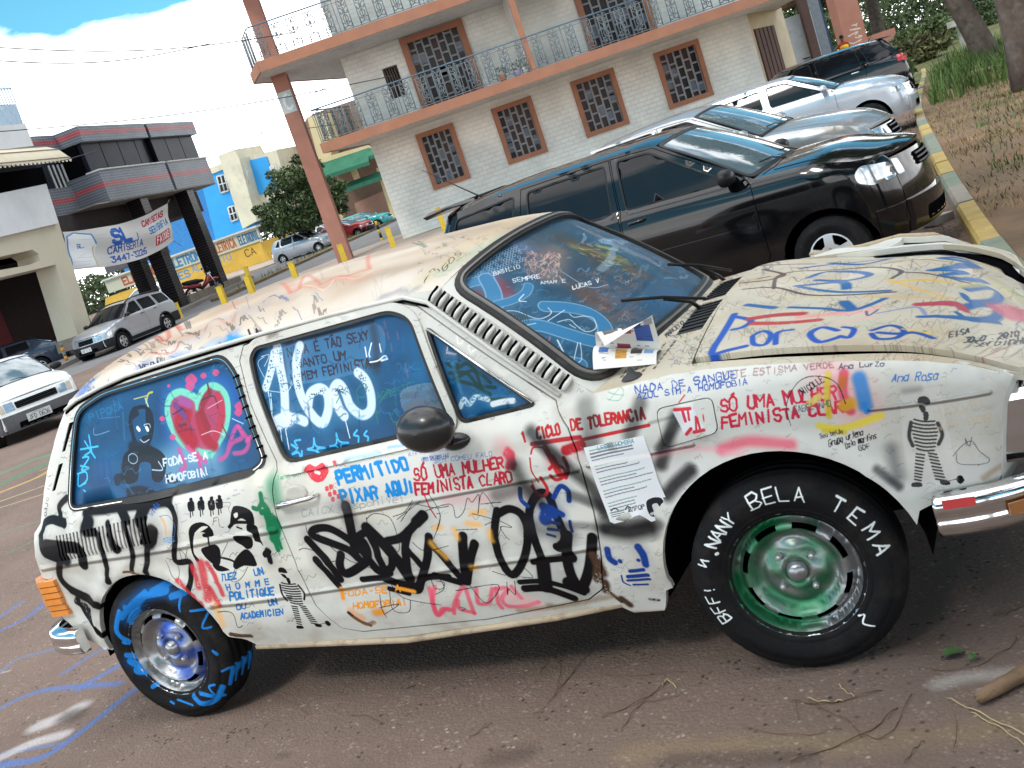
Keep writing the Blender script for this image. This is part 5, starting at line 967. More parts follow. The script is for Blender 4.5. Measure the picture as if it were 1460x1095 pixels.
# rear and nose
rw = rounded([(-.82, .95), (.82, .95), (.80, 1.24), (-.80, 1.24)], .07, 4)
panel('tailgate', [(-1, .42), (1, .42), (1, 1.325), (-1, 1.325)], [rw], B.tail(), PW, car, .06, (1, 0, 0), .02); panel('rear_window', offs(rw, .004), [], B.tail(-.006), GLASSD, car, .08, (1, 0, 0), .005)
nf = panel('front_face', [(-1, .45), (1, .45)]+[(v, .745-.14*(1-abs(v)**2.3)-.004) for v in np.linspace(1, -1, 21)], [], B.nose(), PW, car, .06, (-1, 0, 0), .02)
# tail lamp: five ribbed amber blocks wrapping the corner; chrome bumpers
for sg in (-1, 1):
    tl = empty('tail_light', (0, 0, 0)); tl.parent = car
    for i in range(6):
        z0 = .515+i*.0265; mb = MB(); X0 = B.xr(z0)
        for z_, g in ((z0, 0), (z0+.004, .010), (z0+.019, .010), (z0+.0235, 0)): pass
        ring = [(X0+.155-i*.0, sg*(B.ys(X0+.155, z0)-.005)), (X0+.155, sg*(B.ys(X0+.155, z0)+.018)), (X0+.05, sg*(B.ys(X0+.08, z0)+.026)), (X0-.035, sg*(B.ys(X0+.03, z0)-.01)), (X0-.045, sg*.55), (X0+.02, sg*.55)]
        mb.prism(ring, lambda x, y: (x, y, z0), lambda x, y: (x, y, z0+.0225)); mb.build('lens_rib', AMBER, tl)
for sg in (-1, 1):      # chromed lamp surrounds standing forward of the wings
    q = rounded([(sg*.30, .50), (sg*.955, .50), (sg*.955, .70), (sg*.30, .70)], .03, 4); hb = panel('headlight_surround', q, [offs(q, .03)], B.nose(.055), CHROME, car, .06, (-1, 0, 0), .06); panel('lamp_lens', offs(q, .03), [], B.nose(.035), LAMPG, hb, .06, (-1, 0, 0), .004)
def bumper(path, zc, hgt, dep, nm, end=None):
    prof = [(0, -hgt/2), (dep*.8, -hgt/2+.004), (dep, -hgt*.30), (dep, -.01), (dep*.86, 0), (dep, .01), (dep, hgt*.30), (dep*.8, hgt/2-.004), (0, hgt/2)]; V = []; F = []; n = len(prof)
    P = [np.array(p) for p in path]
    for i, p in enumerate(P):
        d = P[min(i+1, len(P)-1)]-P[max(i-1, 0)]; d = d/np.linalg.norm(d); nn = np.array([d[1], -d[0]])
        for o, z_ in prof: q = p+nn*o; V.append((q[0], q[1], zc+z_))
    for i in range(len(P)-1):
        for k in range(n-1): F.append((i*n+k, (i+1)*n+k, (i+1)*n+k+1, i*n+k+1))
    F += [tuple(range(n)), tuple((len(P)-1)*n+k for k in range(n))[::-1]]
    return mk(nm, V, F, CHROME, car, [True]*(len(F)-2)+[False]*2)
fbp = spl([(2.92, -.80), (3.00, -.80), (3.10, -.775), (3.19, -.71), (3.25, -.5), (3.275, 0), (3.25, .5), (3.19, .71), (3.10, .775), (2.92, .80)], 5)
fb = bumper(fbp, .435, .115, .05, 'bumper')
MB().box((-.06, -.006, -.016), (.06, .0, .016), TR(3.15, -.818, .435, R(22))).build('turn_signal', mat('dull_amber', (.30, .12, .04), .35), fb)
MB().box((-.04, -.004, -.012), (.04, .0, .012), TR(2.985, -.857, .478)).build('sticker', mat('red_sticker', (.55, .05, .05), .5), fb)
bumper(spl([(-.66, .3), (-.665, 0), (-.66, -.5), (-.635, -.68), (-.57, -.765), (-.46, -.795), (-.40, -.795)][::-1][::-1], 5), .405, .105, .05, 'bumper')
bumper(spl([(-.40, .795), (-.46, .795), (-.57, .765), (-.635, .68), (-.66, .5), (-.66, .3)], 5), .405, .105, .05, 'bumper_end')
MB().lathe([(0, .035), (.006, .03), (.010, .02), (.016, .012), (.026, .008), (.034, 0)], TR(*tpf(2.165, -.93), 0, R(90)), 16).build('washer_jet', mat('grille_grey', (.05, .05, .052), .6), car)
# wheels
def wheelmap(X, Y, rt, steer):
    cs_, sn = math.cos(steer), math.sin(steer)
    def f(px, py):
        d = HF.A@ray(px, py); o = HF.o-np.array([X, Y, rt]); lx = np.array([cs_, sn, 0]); ly = np.array([-sn, cs_, 0]); t = (-.0865-o@ly)/(d@ly); P = o+d*t; return float(P@lx), float(P[2])
    return f
ST = R(5.5)
def wcanvas(m_): return Canvas(-.31, .31, -.31, .31, .0011, m_)
wf = wcanvas(wheelmap(2.495, -.715, .302, ST)); wr = wcanvas(wheelmap(0, -.715, .302, 0))
wf2 = wcanvas(wf.m); wr2 = wcanvas(wr.m)
for t, w_ in (("148,360 152,358", 8),): D(wf, ZT, t, w_, 'e8ebea', soft=.2)
def arctext(cv, s_, cx, cy, r, a0, a1, h, wd, col, spx=1.):
    n = len(s_)
    for i, ch_ in enumerate(s_):
        a = R(a0+(a1-a0)*(i/(max(1, n-1)))); u = np.array([math.sin(a), math.cos(a)]); tn = np.array([math.cos(a), -math.sin(a)])
        for stq in glyph(ch_): cv.st([tuple(np.array([cx, cy])+u*(r+(y/6-.5)*h)+tn*((x/4-.5)*h*.66*spx)+RNG.normal(size=2)*h*.045) for x, y in stq], wd*RNG.uniform(.8, 1.25), col, .2, 1., .12)
arctext(wf, 'BFF!', 0, 0, .252, -111, -89, .034, .0042, 'dfe3e2'); wf.st([(-.262, .086), (-.240, .078), (-.250, .100), (-.228, .094)], .005, 'dfe3e2', .2); arctext(wf, 'NANY', 0, 0, .247, -54, -33, .036, .0050, 'dfe3e2'); arctext(wf, 'BELA', 0, 0, .252, -12, 17, .040, .0044, 'dfe3e2', 1.1); arctext(wf, 'TEMA', 0, 0, .252, 41, 80, .040, .0054, 'dfe3e2'); D(wf, ZT, "635,575 655,570 650,590 655,600 690,605", 5, 'e8ebea')
GR = '0d7a4c'
for t, w_, o in (("215,470 250,540 300,590 380,610 480,605", 44, .9), ("180,440 205,520 260,590", 34, .8), ("290,290 260,330 250,400 280,470", 60, .75), ("300,340 330,300 380,290", 50, .8), ("330,520 420,560 500,540", 40, .85), ("390,220 450,215 500,230", 24, .7), ("440,290 480,280", 30, .7), ("470,350 540,370 530,410", 40, .7), ("350,260 280,300", 30, .7), ("420,470 470,500 520,460", 44, .85), ("330,380 350,440 400,450", 34, .7), ("410,385 440,390", 60, .6), ("560,500 520,560", 30, .5), ("360,610 440,630", 20, .6), ("600,300 620,340", 20, .35)): D(wf2, ZT, t, w_, GR, soft=.9, op=o)
T('Rir', ZT, "395,425 435,412", 14, 2, '10141a', cv=wf2)
for t, w_ in (("460,545 430,580 410,640", 40), ("380,600 370,660 400,700", 24), ("385,620 440,560 520,540", 30), ("480,540 520,520", 34), ("540,555 600,545", 30), ("400,590 430,600", 34), ("565,560 570,600", 14), ("600,600 640,610 640,650 660,655", 12), ("390,700 400,705", 18), ("400,740 440,760 430,790 470,800", 26), ("410,760 450,790", 30), ("480,840 500,830", 20), ("610,870 640,890 680,880 700,840", 26), ("630,860 700,870", 20), ("700,790 720,790 715,840", 14), ("675,725 685,735", 16), ("540,885 550,890", 14), ("560,880 610,895", 12), ("690,870 660,840 680,830", 14)): D(wr, ZB, t, w_*.42, '1c74c0', soft=.25, rag=.3)
for t, w_, o in (("500,660 490,700 520,720", 50, .95), ("540,740 560,760 610,740", 40, .9), ("520,790 560,810 620,820 640,800", 34, .85), ("600,780 640,790", 30, .7), ("545,700 520,740", 40, .8)): D(wr2, ZB, t, w_*.62, '1a50b0', soft=.7, op=o*.9, rag=.2)
SILV2 = mat('worn_rim_silver', (.36, .37, .38), .3, .8, dirt=(.06, .05, .05), dscale=14, damt=.5)
def wmat(nm, base, cv): return paint_over(base.copy(), cv, nm)
tf = wmat('front_tyre_lettering', RUBBER, wf); trr = wmat('rear_tyre_paint', RUBBER, wr); rf2 = wmat('front_rim_green_spray', SILV2, wf2); rr2 = wmat('rear_rim_blue_spray', SILV2, wr2)
for q in (rf2, rr2): q.node_tree.nodes['Principled BSDF'].inputs['Roughness'].default_value = .3
uw = lambda x, z_: wf.uv(x, z_)
wheel(car, 2.495, -.715, .302, .193, .165, -1, rim_slots, ST, rf2, tf, 'wheel', uw); wheel(car, 0, -.715, .302, .193, .165, -1, rim_slots, 0, rr2, trr, 'wheel', uw)
wheel(car, 2.495, .715, .302, .193, .165, 1, rim_slots, ST, None, None, 'wheel', uw, False); wheel(car, 0, .715, .302, .193, .165, 1, rim_slots, 0, None, None, 'wheel', uw, False)
# paper notice pasted behind the front wheel arch
PN = [m_side(*p) for p in ZA("300,250 575,195 610,300 640,400 683,500 680,570 610,590 560,555 540,560 500,585 440,600 420,590 380,480 350,400 320,310")]
cp = Canvas(1.9, 2.5, .4, .95, .0008, m_side); cp.fill_all('dfe2e4')
for i in range(21):
    t = i/20; a = (312+t*100, 268+t*285); b = (585+t*85, 212+t*270); n = RNG.uniform(.55, .95); q = (a[0]+(b[0]-a[0])*n, a[1]+(b[1]-a[1])*n)
    if i in (4, 8, 12, 16): continue
    if t > .86: n = .5; q = (a[0]+(b[0]-a[0])*n, a[1]+(b[1]-a[1])*n)
    u = 8
    x = a[0]+14
    while x < q[0]:
        w_ = RNG.uniform(6, 22); y = a[1]+(x-a[0])*(b[1]-a[1])/(b[0]-a[0]); D(cp, ZA, f"{x},{y} {min(q[0],x+w_)},{y-w_*.2}", 4.5 if i not in (1, 2) else 6.5, '4a5058' if i in (1, 2) else ('5c8f7c' if i % 4 < 2 else '555a66'), op=.7, curve=False); x += w_+5
T('LESBO HOMBRA', ZA, "365,262 530,228", 18, 3, '6a9ab0', cv=cp); D(cp, ZA, "315,330 480,305 600,285", 16, 'f0f0ee', soft=.6, op=.8)
blob(cp, ZA, "588,495 655,483 668,550 608,565", '22242a'); blob(cp, ZA, "612,515 635,508 645,535 625,548", 'c8c8c8'); D(cp, ZA, "610,555 635,548 655,555", 10, 'b0b0b0'); T('CnPqP', ZA, "508,545 580,528", 20, 3.4, '55585e', cv=cp); D(cp, ZA, "490,535 500,520 512,530 505,545", 5, '44484e'); D(cp, ZA, "425,540 440,528 458,538", 5, '44484e')
for k in range(3): D(cp, ZA, f"{420+k*4},{552+k*9} {482+k*3},{540+k*8}", 3, '66666c')
pm = paint_over(mat('notice_paper', (.8, .8, .8), .7), cp, 'notice_print', .7)
o = panel('paper_notice', PN, [], lambda X, Z_: (X, -(B.ys(X, Z_)+.003+.002*math.sin(X*60)), Z_), pm, None, .03, (0, 1, 0), .0006, lambda x, z_: cp.uv(x, z_)); o.location = (HX, HY, 0); o.rotation_euler = (0, 0, YAW)
tag(o, 'torn white paper notice pasted on the cream wagon behind its front wheel arch', 'notice')
# folded leaflet tucked under the wiper
lc = Canvas(0, .34, 0, .26, .001); lc.fill_all('e0dfd8')
for x, y, w_, h_, col in ((.02, .16, .07, .03, 'b82a34'), (.03, .06, .05, .04, '3a6ab8'), (.10, .17, .1, .02, 'c83a44'), (.14, .19, .12, .05, '2a2c38'), (.03, .20, .09, .03, '55463c'), (.28, .2, .05, .04, '9a9aa0'), (.22, .15, .09, .05, '3050a0'), (.2, .05, .06, .06, '3a2c28'), (.27, .05, .05, .05, '7a98c0'), (.12, .03, .06, .05, 'c88a30'), (.11, .09, .07, .05, '8a2a30')): lc.poly([(x, y), (x+w_, y), (x+w_, y+h_), (x, y+h_)], col, .9)
for k in range(60): x = RNG.uniform(.02, .3); y = RNG.uniform(.02, .24); lc.st([(x, y), (x+RNG.uniform(.01, .03), y)], .002, '44444c', op=.7)
LM = paint_over(mat('leaflet_paper', (.8, .8, .78), .35), lc, 'leaflet_print', .4)
def leaf(u, t):     # a folded sheet: the lower leaf lies on the cowl, the upper one springs up and back over it
    P_ = [np.array(m_) for m_ in LQ[0]]; a = LQ[0][0]*(1-u)+LQ[0][1]*u; b_ = LQ[1][0]*(1-u)+LQ[1][1]*u; c_ = LQ[2][0]*(1-u)+LQ[2][1]*u; tt = t*2
    if tt < 1: p = a*(1-tt)+b_*tt+np.array([0, 0, .02*math.sin(math.pi*tt)])
    else: tt -= 1; p = b_*(1-tt)+c_*tt+np.array([-.0, 0, .045*math.sin(math.pi*tt)*(1-.4*u)])
    return tuple(p)
def at_y(px, py, Y): P_ = HF.y(px, py, Y); return np.array(P_)
LQ = [[at_y(846, 527, -.66), at_y(936, 519, -.62)], [at_y(850, 492, -.58), at_y(944, 500, -.50)], [at_y(862, 494, -.63), at_y(930, 449, -.56)]]
V = [leaf(i/12, j/14) for j in range(15) for i in range(13)]; F = [(j*13+i, j*13+i+1, (j+1)*13+i+1, (j+1)*13+i) for j in range(14) for i in range(12)]
o = mk('leaflet', V, F, LM, None, [True]*len(F), [(i/12, j/14) for j in range(15) for i in range(13)]); o.location = (HX, HY, 0); o.rotation_euler = (0, 0, YAW)
tag(o, 'curled colour-printed leaflet tucked under the wiper of the cream wagon', 'leaflet')
# ------------------------------------------------------------------ the other vehicles
def mkcfg(wb, fo, ro, h, kind='hatch', nd=4, zn=.68, belt=.94, w_=.82, hood=.88, rake=.22, **k):
    fo -= .16; xn, xr, L_ = wb+fo, -ro, wb; xwb, xwt = wb-.42, wb-k.pop('rk', 1.10); zt = h-.075; xrt = {'hatch': xr+rake+.02, 'wagon': xr+rake, 'notch': xr+.95}[kind]
    c = dict(wb=wb, rt=.29, rr=.178, ra=.345, trk=w_-.085, zlow=.22, znose=zn, zrear=.9, zref=zt, tum=.16, glass=GLASSD,
        zb=[(xr, belt-.0), (0, belt+.035), (wb*.4, belt+.02), (xwb, belt), (wb, hood), (wb+fo*.55, hood-.07), (xn-.06, zn+.03), (xn, zn)],
        W=[(xr, w_-.05), (0, w_), (wb, w_), (xn-.25, w_-.05), (xn, w_-.10)], ins=[(.2, .05), (.30, .02), (.45, 0), (.7, 0), (.82, .006), (max(belt, .86), .03), (max(belt, .86)+.08, .035)],
        xr=[(.22, xr+.06), (.40, xr), (.70, xr+.01), (.92, xr+.05), (zt, xr+rake), (zt+.1, xr+rake+.08)], xn=[(.2, xn-.06), (.35, xn), (.5, xn), (zn, xn-.05), (zn+.1, xn-.09)],
        zt=[(xrt, zt-.045), (xrt+.6, zt), (wb*.45, zt+.008), (xwt, zt-.02)], crown=[(xr, .03), (xwb, .05), (wb, .06), (xn-.22, .042), (xn-.08, .022), (xn, .001)], rcrown=.055, xwt=xwt, xwb=xwb, xrt=xrt, rs=.05, rc=.13, rn=.26, bowf=.13, bowr=.07,
        rw=(belt+.06, zt-.07), handlemat=None, hl=([(.50, zn-.13), (.97, zn-.12), (.97, zn-.02), (.52, zn-.03)], [(xn-.30, zn-.09), (xn-.075, zn-.13), (xn-.06, zn-.01), (xn-.27, zn+.0)]),
        grille=(zn-.13, zn-.03, .44), fb=(.27, .50, None, .03), rb=(.27, .52, None, .03), tl=([(.72, .74), (.98, .74), (.98, .92), (.74, .92)], [(xr+.015, .74), (xr+.10, .74), (xr+.12, .93), (xr+.06, .93)]), mirror=(xwb-.14, belt+.03))
    zb_ = belt+.028; fd0 = wb-1.50
    wf_ = [(fd0+.05, zb_+.01), (fd0+.03, zt-.035), (xwt-.07, zt-.045), (xwb-.17, zb_)]
    door = [(fd0+.02, .29), (fd0, .5), (fd0-.0, zb_), (fd0-.015, zt-.015), (xwt-.03, zt-.028), (xwb-.07, zb_-.0), (xwb-.02, zb_-.06), (xwb-.01, .4), (xwb-.08, .285)]
    c['doors'] = [dict(o=door, handle=(fd0+.13, belt-.06), strip=k.get('strip'))]; c['wins'] = [dict(o=wf_, d=0)]
    if nd == 4:
        rd = [(fd0-.012, .29), (fd0-.018, .5), (fd0-.018, zb_), (fd0-.032, zt-.015), (.12, zt-.02), (.05, zb_), (.16, .66), (.36, .50), (.40, .29)]
        c['doors'].append(dict(o=rd, handle=(.32, belt-.05), strip=k.get('strip'))); c['wins'].append(dict(o=[(.14, zb_+.012), (.17, zt-.05), (fd0-.07, zt-.04), (fd0-.07, zb_+.01)], d=1))
        if kind == 'wagon': c['wins'].append(dict(o=[(xr+.22, zb_+.03), (xr+rake+.12, zt-.09), (.05, zt-.05), (-.02, zb_+.018)], d=None))
        elif kind == 'hatch': c['wins'].append(dict(o=[(-.25, zb_+.03), (-.06, zt-.08), (.06, zt-.06), (.02, zb_+.018)], d=None, r=.02))
    else: c['wins'].append(dict(o=[(-.12 if kind != 'notch' else .05, zb_+.03), (.06 if kind != 'notch' else .28, zt-.08), (fd0-.10, zt-.045), (fd0-.08, zb_+.015)], d=None))
    if kind == 'notch': c['notch'] = (xr+.42, 0); c['zrear'] = .9; c['xr'] = [(.22, xr+.06), (.40, xr), (.7, xr), (.92, xr+.03), (zt, xr+.03)]; c['tl'] = ([(.6, .70), (.98, .70), (.98, .86), (.6, .86)], None)
    c.update(k); return c
def carpaint(n, col, metal=0., rough=.25, **k): return mat(n, col, rough, metal, .04, 3., coat=.7, **k)
PBLK = carpaint('black_car_paint', (.003, .003, .004), 0, .10, spec=.18, dirt=(.05, .045, .04), damt=.12)
PSIL = carpaint('silver_car_paint', (.42, .44, .47), .55, .3, dirt=(.3, .28, .25), damt=.3); PSIL2 = carpaint('warm_silver_car_paint', (.34, .34, .34), .6, .3, dirt=(.3, .26, .2), damt=.5); PSIL3 = carpaint('pale_silver_car_paint', (.46, .50, .55), .45, .3)
COVER = mat('wheel_cover_silver', (.55, .56, .57), .35, .35, dirt=(.2, .18, .16), damt=.25)
g1 = mkcfg(2.47, .70, .92, 1.50, 'wagon', 4, .82, .965, .825, .95, .24,  rk=1.12, rt=.28, rr=.17, trk=.735, strip=.62, rimmat=COVER, stripmat=PBLK, handlemat=PBLK, mirmat=BLACKPL, screen=GLASSL,
    hgap=.010, hl=([(.84, .69), (.985, .69), (.985, .81), (.86, .80)], [(2.76, .73), (2.85, .685), (2.995, .69), (2.96, .805), (2.80, .84), (2.75, .795)]))
gol, GB = build_car(g1, 'parked_car', 'black four-door station wagon parked beside the graffiti wagon, trees mirrored in its doors', 'car', (.80, 9.80, .015, R(-31.5)), PBLK, 'cars parked nose-in along the painted kerb', 1.0, R(.0), rim_spokes(5, 13, 24, .098, .172))
def extra(root, mb, name, m_, parent=None): return mb.build(name, m_, parent or root)
q = GB.roof(.0)(GB.c['xrt']+.14, 0); mb = MB(); mb.tube([q, (q[0]-.05, 0, q[2]+.03), (q[0]-.52, 0, q[2]+.40)], [.016, .008, .0025], 6); extra(gol, mb, 'antenna', BLACKPL)
z_ = GB.zt(GB.c['xrt'])+.035; xr_ = GB.c['xrt']
MB().prism([(-.62, 0), (.62, 0), (.66, .03), (.5, .055), (-.5, .055), (-.66, .03)], lambda a, b: (xr_-.16-b*.2, a, z_-.01+b), lambda a, b: (xr_+.05, a, z_+.02+b*.55)).build('roof_spoiler', PBLK, gol)
s2 = mkcfg(2.45, .78, .75, 1.46, 'notch', 4, .70, .955, .83, .91, .2, screen=GLASSL, hl=([(.45, .60), (.97, .58), (.97, .70), (.5, .69)], [(2.69, .665), (2.87, .60), (3.0, .60), (2.98, .70), (2.74, .735)]), grille=(.55, .69, .42))
build_car(s2, 'parked_car', 'grey-silver saloon half hidden behind the black station wagon, long clear headlight', 'car', (1.846, 12.949, .13, R(-30.6)), PSIL2, 'cars parked nose-in along the painted kerb', 1., 0, None)
s3 = mkcfg(2.50, .78, .70, 1.43, 'hatch', 2, .70, .95, .84, .90, .30, screen=GLASSL, mirmat=None, hl=([(.55, .62), (.97, .61), (.97, .715), (.58, .70)], [(2.87, .65), (2.94, .62), (3.04, .62), (3.02, .70), (2.89, .73)]))
s3['mirmat'] = PSIL3
build_car(s3, 'parked_car', 'pale silver two-door hatchback third along the kerb with black side windows', 'car', (4.832, 19.497, .15, R(-22.6)), PSIL3, 'cars parked nose-in along the painted kerb', 1., 0, None, True)
s4 = mkcfg(2.62, .80, .85, 1.56, 'wagon', 4, .78, 1.03, .86, .98, .34, rt=.33, rr=.21, ra=.38, tl=([(.72, .90), (.99, .90), (.99, 1.05), (.74, 1.05)], [(-.86, .90), (-.60, .93), (-.62, 1.06), (-.80, 1.07)]))
suv, SB = build_car(s4, 'parked_car', 'black tall hatchback with red tail light at the far end of the row', 'car', (9.3, 24.3, .15, R(177)), PBLK, 'cars parked nose-in along the painted kerb', 1., 0, None, True)
q = SB.roof(.0)(SB.c['xrt']+.05, 0); MB().prism([(-.6, 0), (.6, 0), (.55, .05), (-.55, .05)], lambda a, b: (q[0]-.22, a, q[2]-.03+b*.3), lambda a, b: (q[0]+.1, a, q[2]-.01+b*.5)).build('roof_spoiler', PBLK, suv); MB().tube([(q[0]+.15, 0, q[2]), (q[0]-.15, 0, q[2]+.35)], .006, 5).build('antenna', BLACKPL, suv)
# raised silver wagon with roof rails and black cladding
s5 = mkcfg(2.43, .80, .92, 1.52, 'wagon', 4, .76, 1.0, .83, .95, .26, rt=.32, rr=.19, ra=.375, fb=(.28, .56, BLACKPL, .05), rb=(.30, .62, BLACKPL, .05), handlemat=BLACKPL, mirmat=BLACKPL, strip=.62, stripmat=PSIL, grille=(.58, .74, .5), hl=([(.50, .60), (.98, .60), (.98, .76), (.54, .74)], [(2.76, .63), (2.94, .61), (2.96, .75), (2.81, .78)]))
wag, WBo = build_car(s5, 'parked_car', 'silver wagon with roof rails and black bumpers parked by the cream column', 'car', (-10.877, 37.211, .06, R(-111.3)), PSIL, 'cars parked across the street', .98, 0, None)
for sg in (-1, 1):
    pts = [(x, sg*(WBo.ys(x, WBo.zt(x))-.06), WBo.zt(x)+.02+.06*math.sin(math.pi*min(1, max(0, (x+.35)/1.7)))**.3) for x in np.linspace(-.35, 1.35, 9)]; MB().tube(pts, .022, 6).build('roof_rail', BLACKPL, wag)
    for X in (0, 2.43):
        q = arc(X, .32, .40, 200, -20, 14); MB().tube([(a, sg*(WBo.ys(a, b)+.005), b) for a, b in q], .035, 6).build('arch_cladding', BLACKPL, wag)
    panel('sill_cladding', [(.40, .24), (2.03, .24), (2.03, .36), (.40, .36)], [], WBo.side(sg, .012), BLACKPL, wag, .2, (0, -sg, 0), .012)
def plate(root, B_, txt, v0, z0, end=1, w_=.40, h_=.13, of=.05):
    cv = Canvas(0, w_, 0, h_, .002); cv.fill_all('b8bab8'); cv.text(txt, (0, 0), (1, 0), 1, .1, '202020') if False else None
    n = len(txt)
    for i, ch_ in enumerate(txt):
        for s_ in glyph(ch_): cv.st([(.03+i*(w_-.05)/n+x/4*(w_-.05)/n*.7, .02+y/6*.07) for x, y in s_], .009, '26282a')
    cv.st([(.1, .112), (.3, .112)], .006, '55585a'); f = (B_.nose if end > 0 else B_.tail)(of); wy = B_.ys((B_.xn if end > 0 else B_.xr)(z0), z0)
    m_ = paint_over(mat('plate_grey', (.6, .6, .6), .5).copy(), cv, 'plate_'+txt.replace(' ', '_').replace('-', '_').lower()); e = 1 if end > 0 else -1
    x = f(v0, z0)[0]; y0 = v0*wy
    V = [(x, y0-e*w_/2*-1*-1, z0), (x, y0+e*w_/2, z0), (x, y0+e*w_/2, z0+h_), (x, y0-e*w_/2, z0+h_)]; Vb = [(a-.015*e, b, c_) for a, b, c_ in V]
    mk('number_plate', V+Vb, [(0, 1, 2, 3), (7, 6, 5, 4), (0, 4, 5, 1), (1, 5, 6, 2), (2, 6, 7, 3), (3, 7, 4, 0)], m_, root, None, [(0, 0), (1, 0), (1, 1), (0, 1)]*2)
plate(wag, WBo, 'JGT 2871', 0, .36, 1, of=.06)
# boxy white hatch at the left edge
s6 = mkcfg(2.36, .72, .62, 1.42, 'hatch', 2, .76, .93, .775, .885, .2, bowf=.06, rn=.10, fb=(.25, .53, mat('grey_bumper', (.10, .10, .105), .6), .05), rb=(.25, .55, mat('grey_bumper', (.1, .1, .105)), .05), grille=(.60, .71, .56), hl=([(.60, .59), (.84, .59), (.84, .73), (.60, .73)], None), screen=GLASSL)
s6['zb'] = [(-.62, .93), (1.94, .93), (2.36, .89), (2.7, .82), (2.86, .78), (2.92, .755)]; s6['mirmat'] = BLACKPL
WHT = carpaint('white_car_paint', (.74, .74, .72), 0, .3)
UNO_POSE = (-8.3, 18.6, .08, R(-54))
uno, UB = build_car(s6, 'parked_car', 'boxy white hatchback with grey bumper cut off by the left edge', 'car', UNO_POSE, WHT, None, .9, 0, None)
for sg in (-1, 1):
    panel('turn_signal', rounded([(sg*.86, .59), (sg*.98, .59), (sg*.98, .73), (sg*.86, .73)], .01, 3), [], UB.nose(.006), mat('clear_orange_lens', (.5, .42, .34), .2), uno, .1, (-1, 0, 0), .01)
plate(uno, UB, 'JFD 0636', -.12, .34, 1, of=.062)
# dark blue saloon behind it
NAVY = carpaint('navy_car_paint', (.03, .045, .08), .3, .3, dirt=(.1, .1, .1))
s7 = mkcfg(2.45, .75, .95, 1.36, 'notch', 4, .68, .92, .81, .87, .2)
build_car(s7, 'parked_car', 'dark blue saloon parked in front of the shaded arcade behind the white hatchback', 'car', (-15.2, 38.6, .07, R(-158)), NAVY, 'cars parked across the street', 1., 0, None, False)
PRED = carpaint('red_car_paint', (.50, .03, .035), 0, .3); PTEAL = carpaint('teal_car_paint', (.03, .33, .34), 0, .3)
s8 = mkcfg(2.36, .72, .75, 1.35, 'notch', 2, .70, .90, .80, .86, .2, fb=(.25, .52, BLACKPL, .04), screen=GLASSL, glass=GLASSL)
build_car(s8, 'parked_car', 'bright red car with black bumper just right of the pink pillar base', 'car', (-7.05, 62.6, .54, R(-22)), PRED, 'cars far down the side street', .92, 0, None, False)
s9 = mkcfg(2.40, .75, .70, 1.37, 'wagon', 2, .70, .91, .80, .86, .2, screen=GLASSL, glass=GLASSL)
build_car(s9, 'parked_car', 'teal green car parked just beyond the red one', 'car', (-6.15, 65.6, .6, R(-20)), PTEAL, 'cars far down the side street', .92, 0, None, False)
s10 = mkcfg(2.49, .68, .70, 1.49, 'hatch', 4, .74, .98, .82, .92, .3)
build_car(s10, 'parked_car', 'silver five-door hatchback parked under the small street tree', 'car', (-9.2, 61.0, .51, R(-24)), PSIL, 'cars far down the side street', .94, 0, None, False)
build_car(mkcfg(2.4, .7, .7, 1.42, 'hatch', 2, .72, .95, .80, .88, .25, screen=GLASSL), 'parked_car', 'pale blue-white car mostly hidden behind the silver five-door hatchback', 'car', (-8.2, 64.2, .57, R(-22)), PSIL3, 'cars far down the side street', .94, 0, None, False)
tx, TB_ = build_car(mkcfg(2.36, .68, .62, 1.44, 'hatch', 2, .74, .95, .78, .88, .16, screen=GLASSL, glass=GLASSL), 'parked_car', 'white car with a yellow side stripe seen between the black tiled columns', 'car', (-15.0, 56.3, .42, R(172)), WHT, None, 1., 0, None, False)
panel('side_stripe', [(.40, .68), (1.95, .68), (1.95, .84), (.40, .84)], [], TB_.side(1, .006), mat('yellow_stripe', (.75, .5, .04), .5), tx, .2, (0, -1, 0), .004)
# red motorcycle
mr_ = mat('motorcycle_red', (.28, .02, .025), .3, coat=.8); mo = empty('motorcycle', (-11.9, 48.6, .50), R(35), 'red motorcycle parked between the two black tiled columns', 'motorcycle')
for X in (0, 1.24):
    MB().lathe([(.21, -.04), (.29, -.045), (.30, 0), (.29, .045), (.21, .04), (.21, -.04)], TR(X, 0, .30), 24).build('wheel', RUBBER, mo)
    MB().lathe([(.0, -.03), (.05, -.03), (.05, .03), (.0, .03)], TR(X, 0, .30), 12).build('hub', SILVERW, mo)
    mb = MB()
    for k in range(6): a = k*math.pi/3; mb.tube([(X, 0, .3), (X+.21*math.cos(a), 0, .3+.21*math.sin(a))], .012, 4)
    mb.build('spokes', SILVERW, mo)
mb = MB(); mb.tube([(1.24, .06, .30), (1.02, .06, .95)], .022, 6); mb.tube([(1.24, -.06, .30), (1.02, -.06, .95)], .022, 6); mb.build('fork', CHROME, mo)
MB().tube([(1.04, 0, .86), (.85, 0, .55), (.55, 0, .42), (.3, 0, .55), (0, 0, .32)], [.05, .06, .08, .06, .03], 8).build('frame', BLACKPL, mo)
MB().tube([(1.12, 0, .70), (1.0, 0, .80), (.86, 0, .62), (.62, 0, .48)], [.06, .13, .11, .07], 8).build('leg_shield', mr_, mo); MB().tube([(.72, 0, .72), (.4, 0, .77), (.0, 0, .80), (-.25, 0, .86)], [.05, .12, .13, .06], 8).build('seat', BLACKPL, mo)
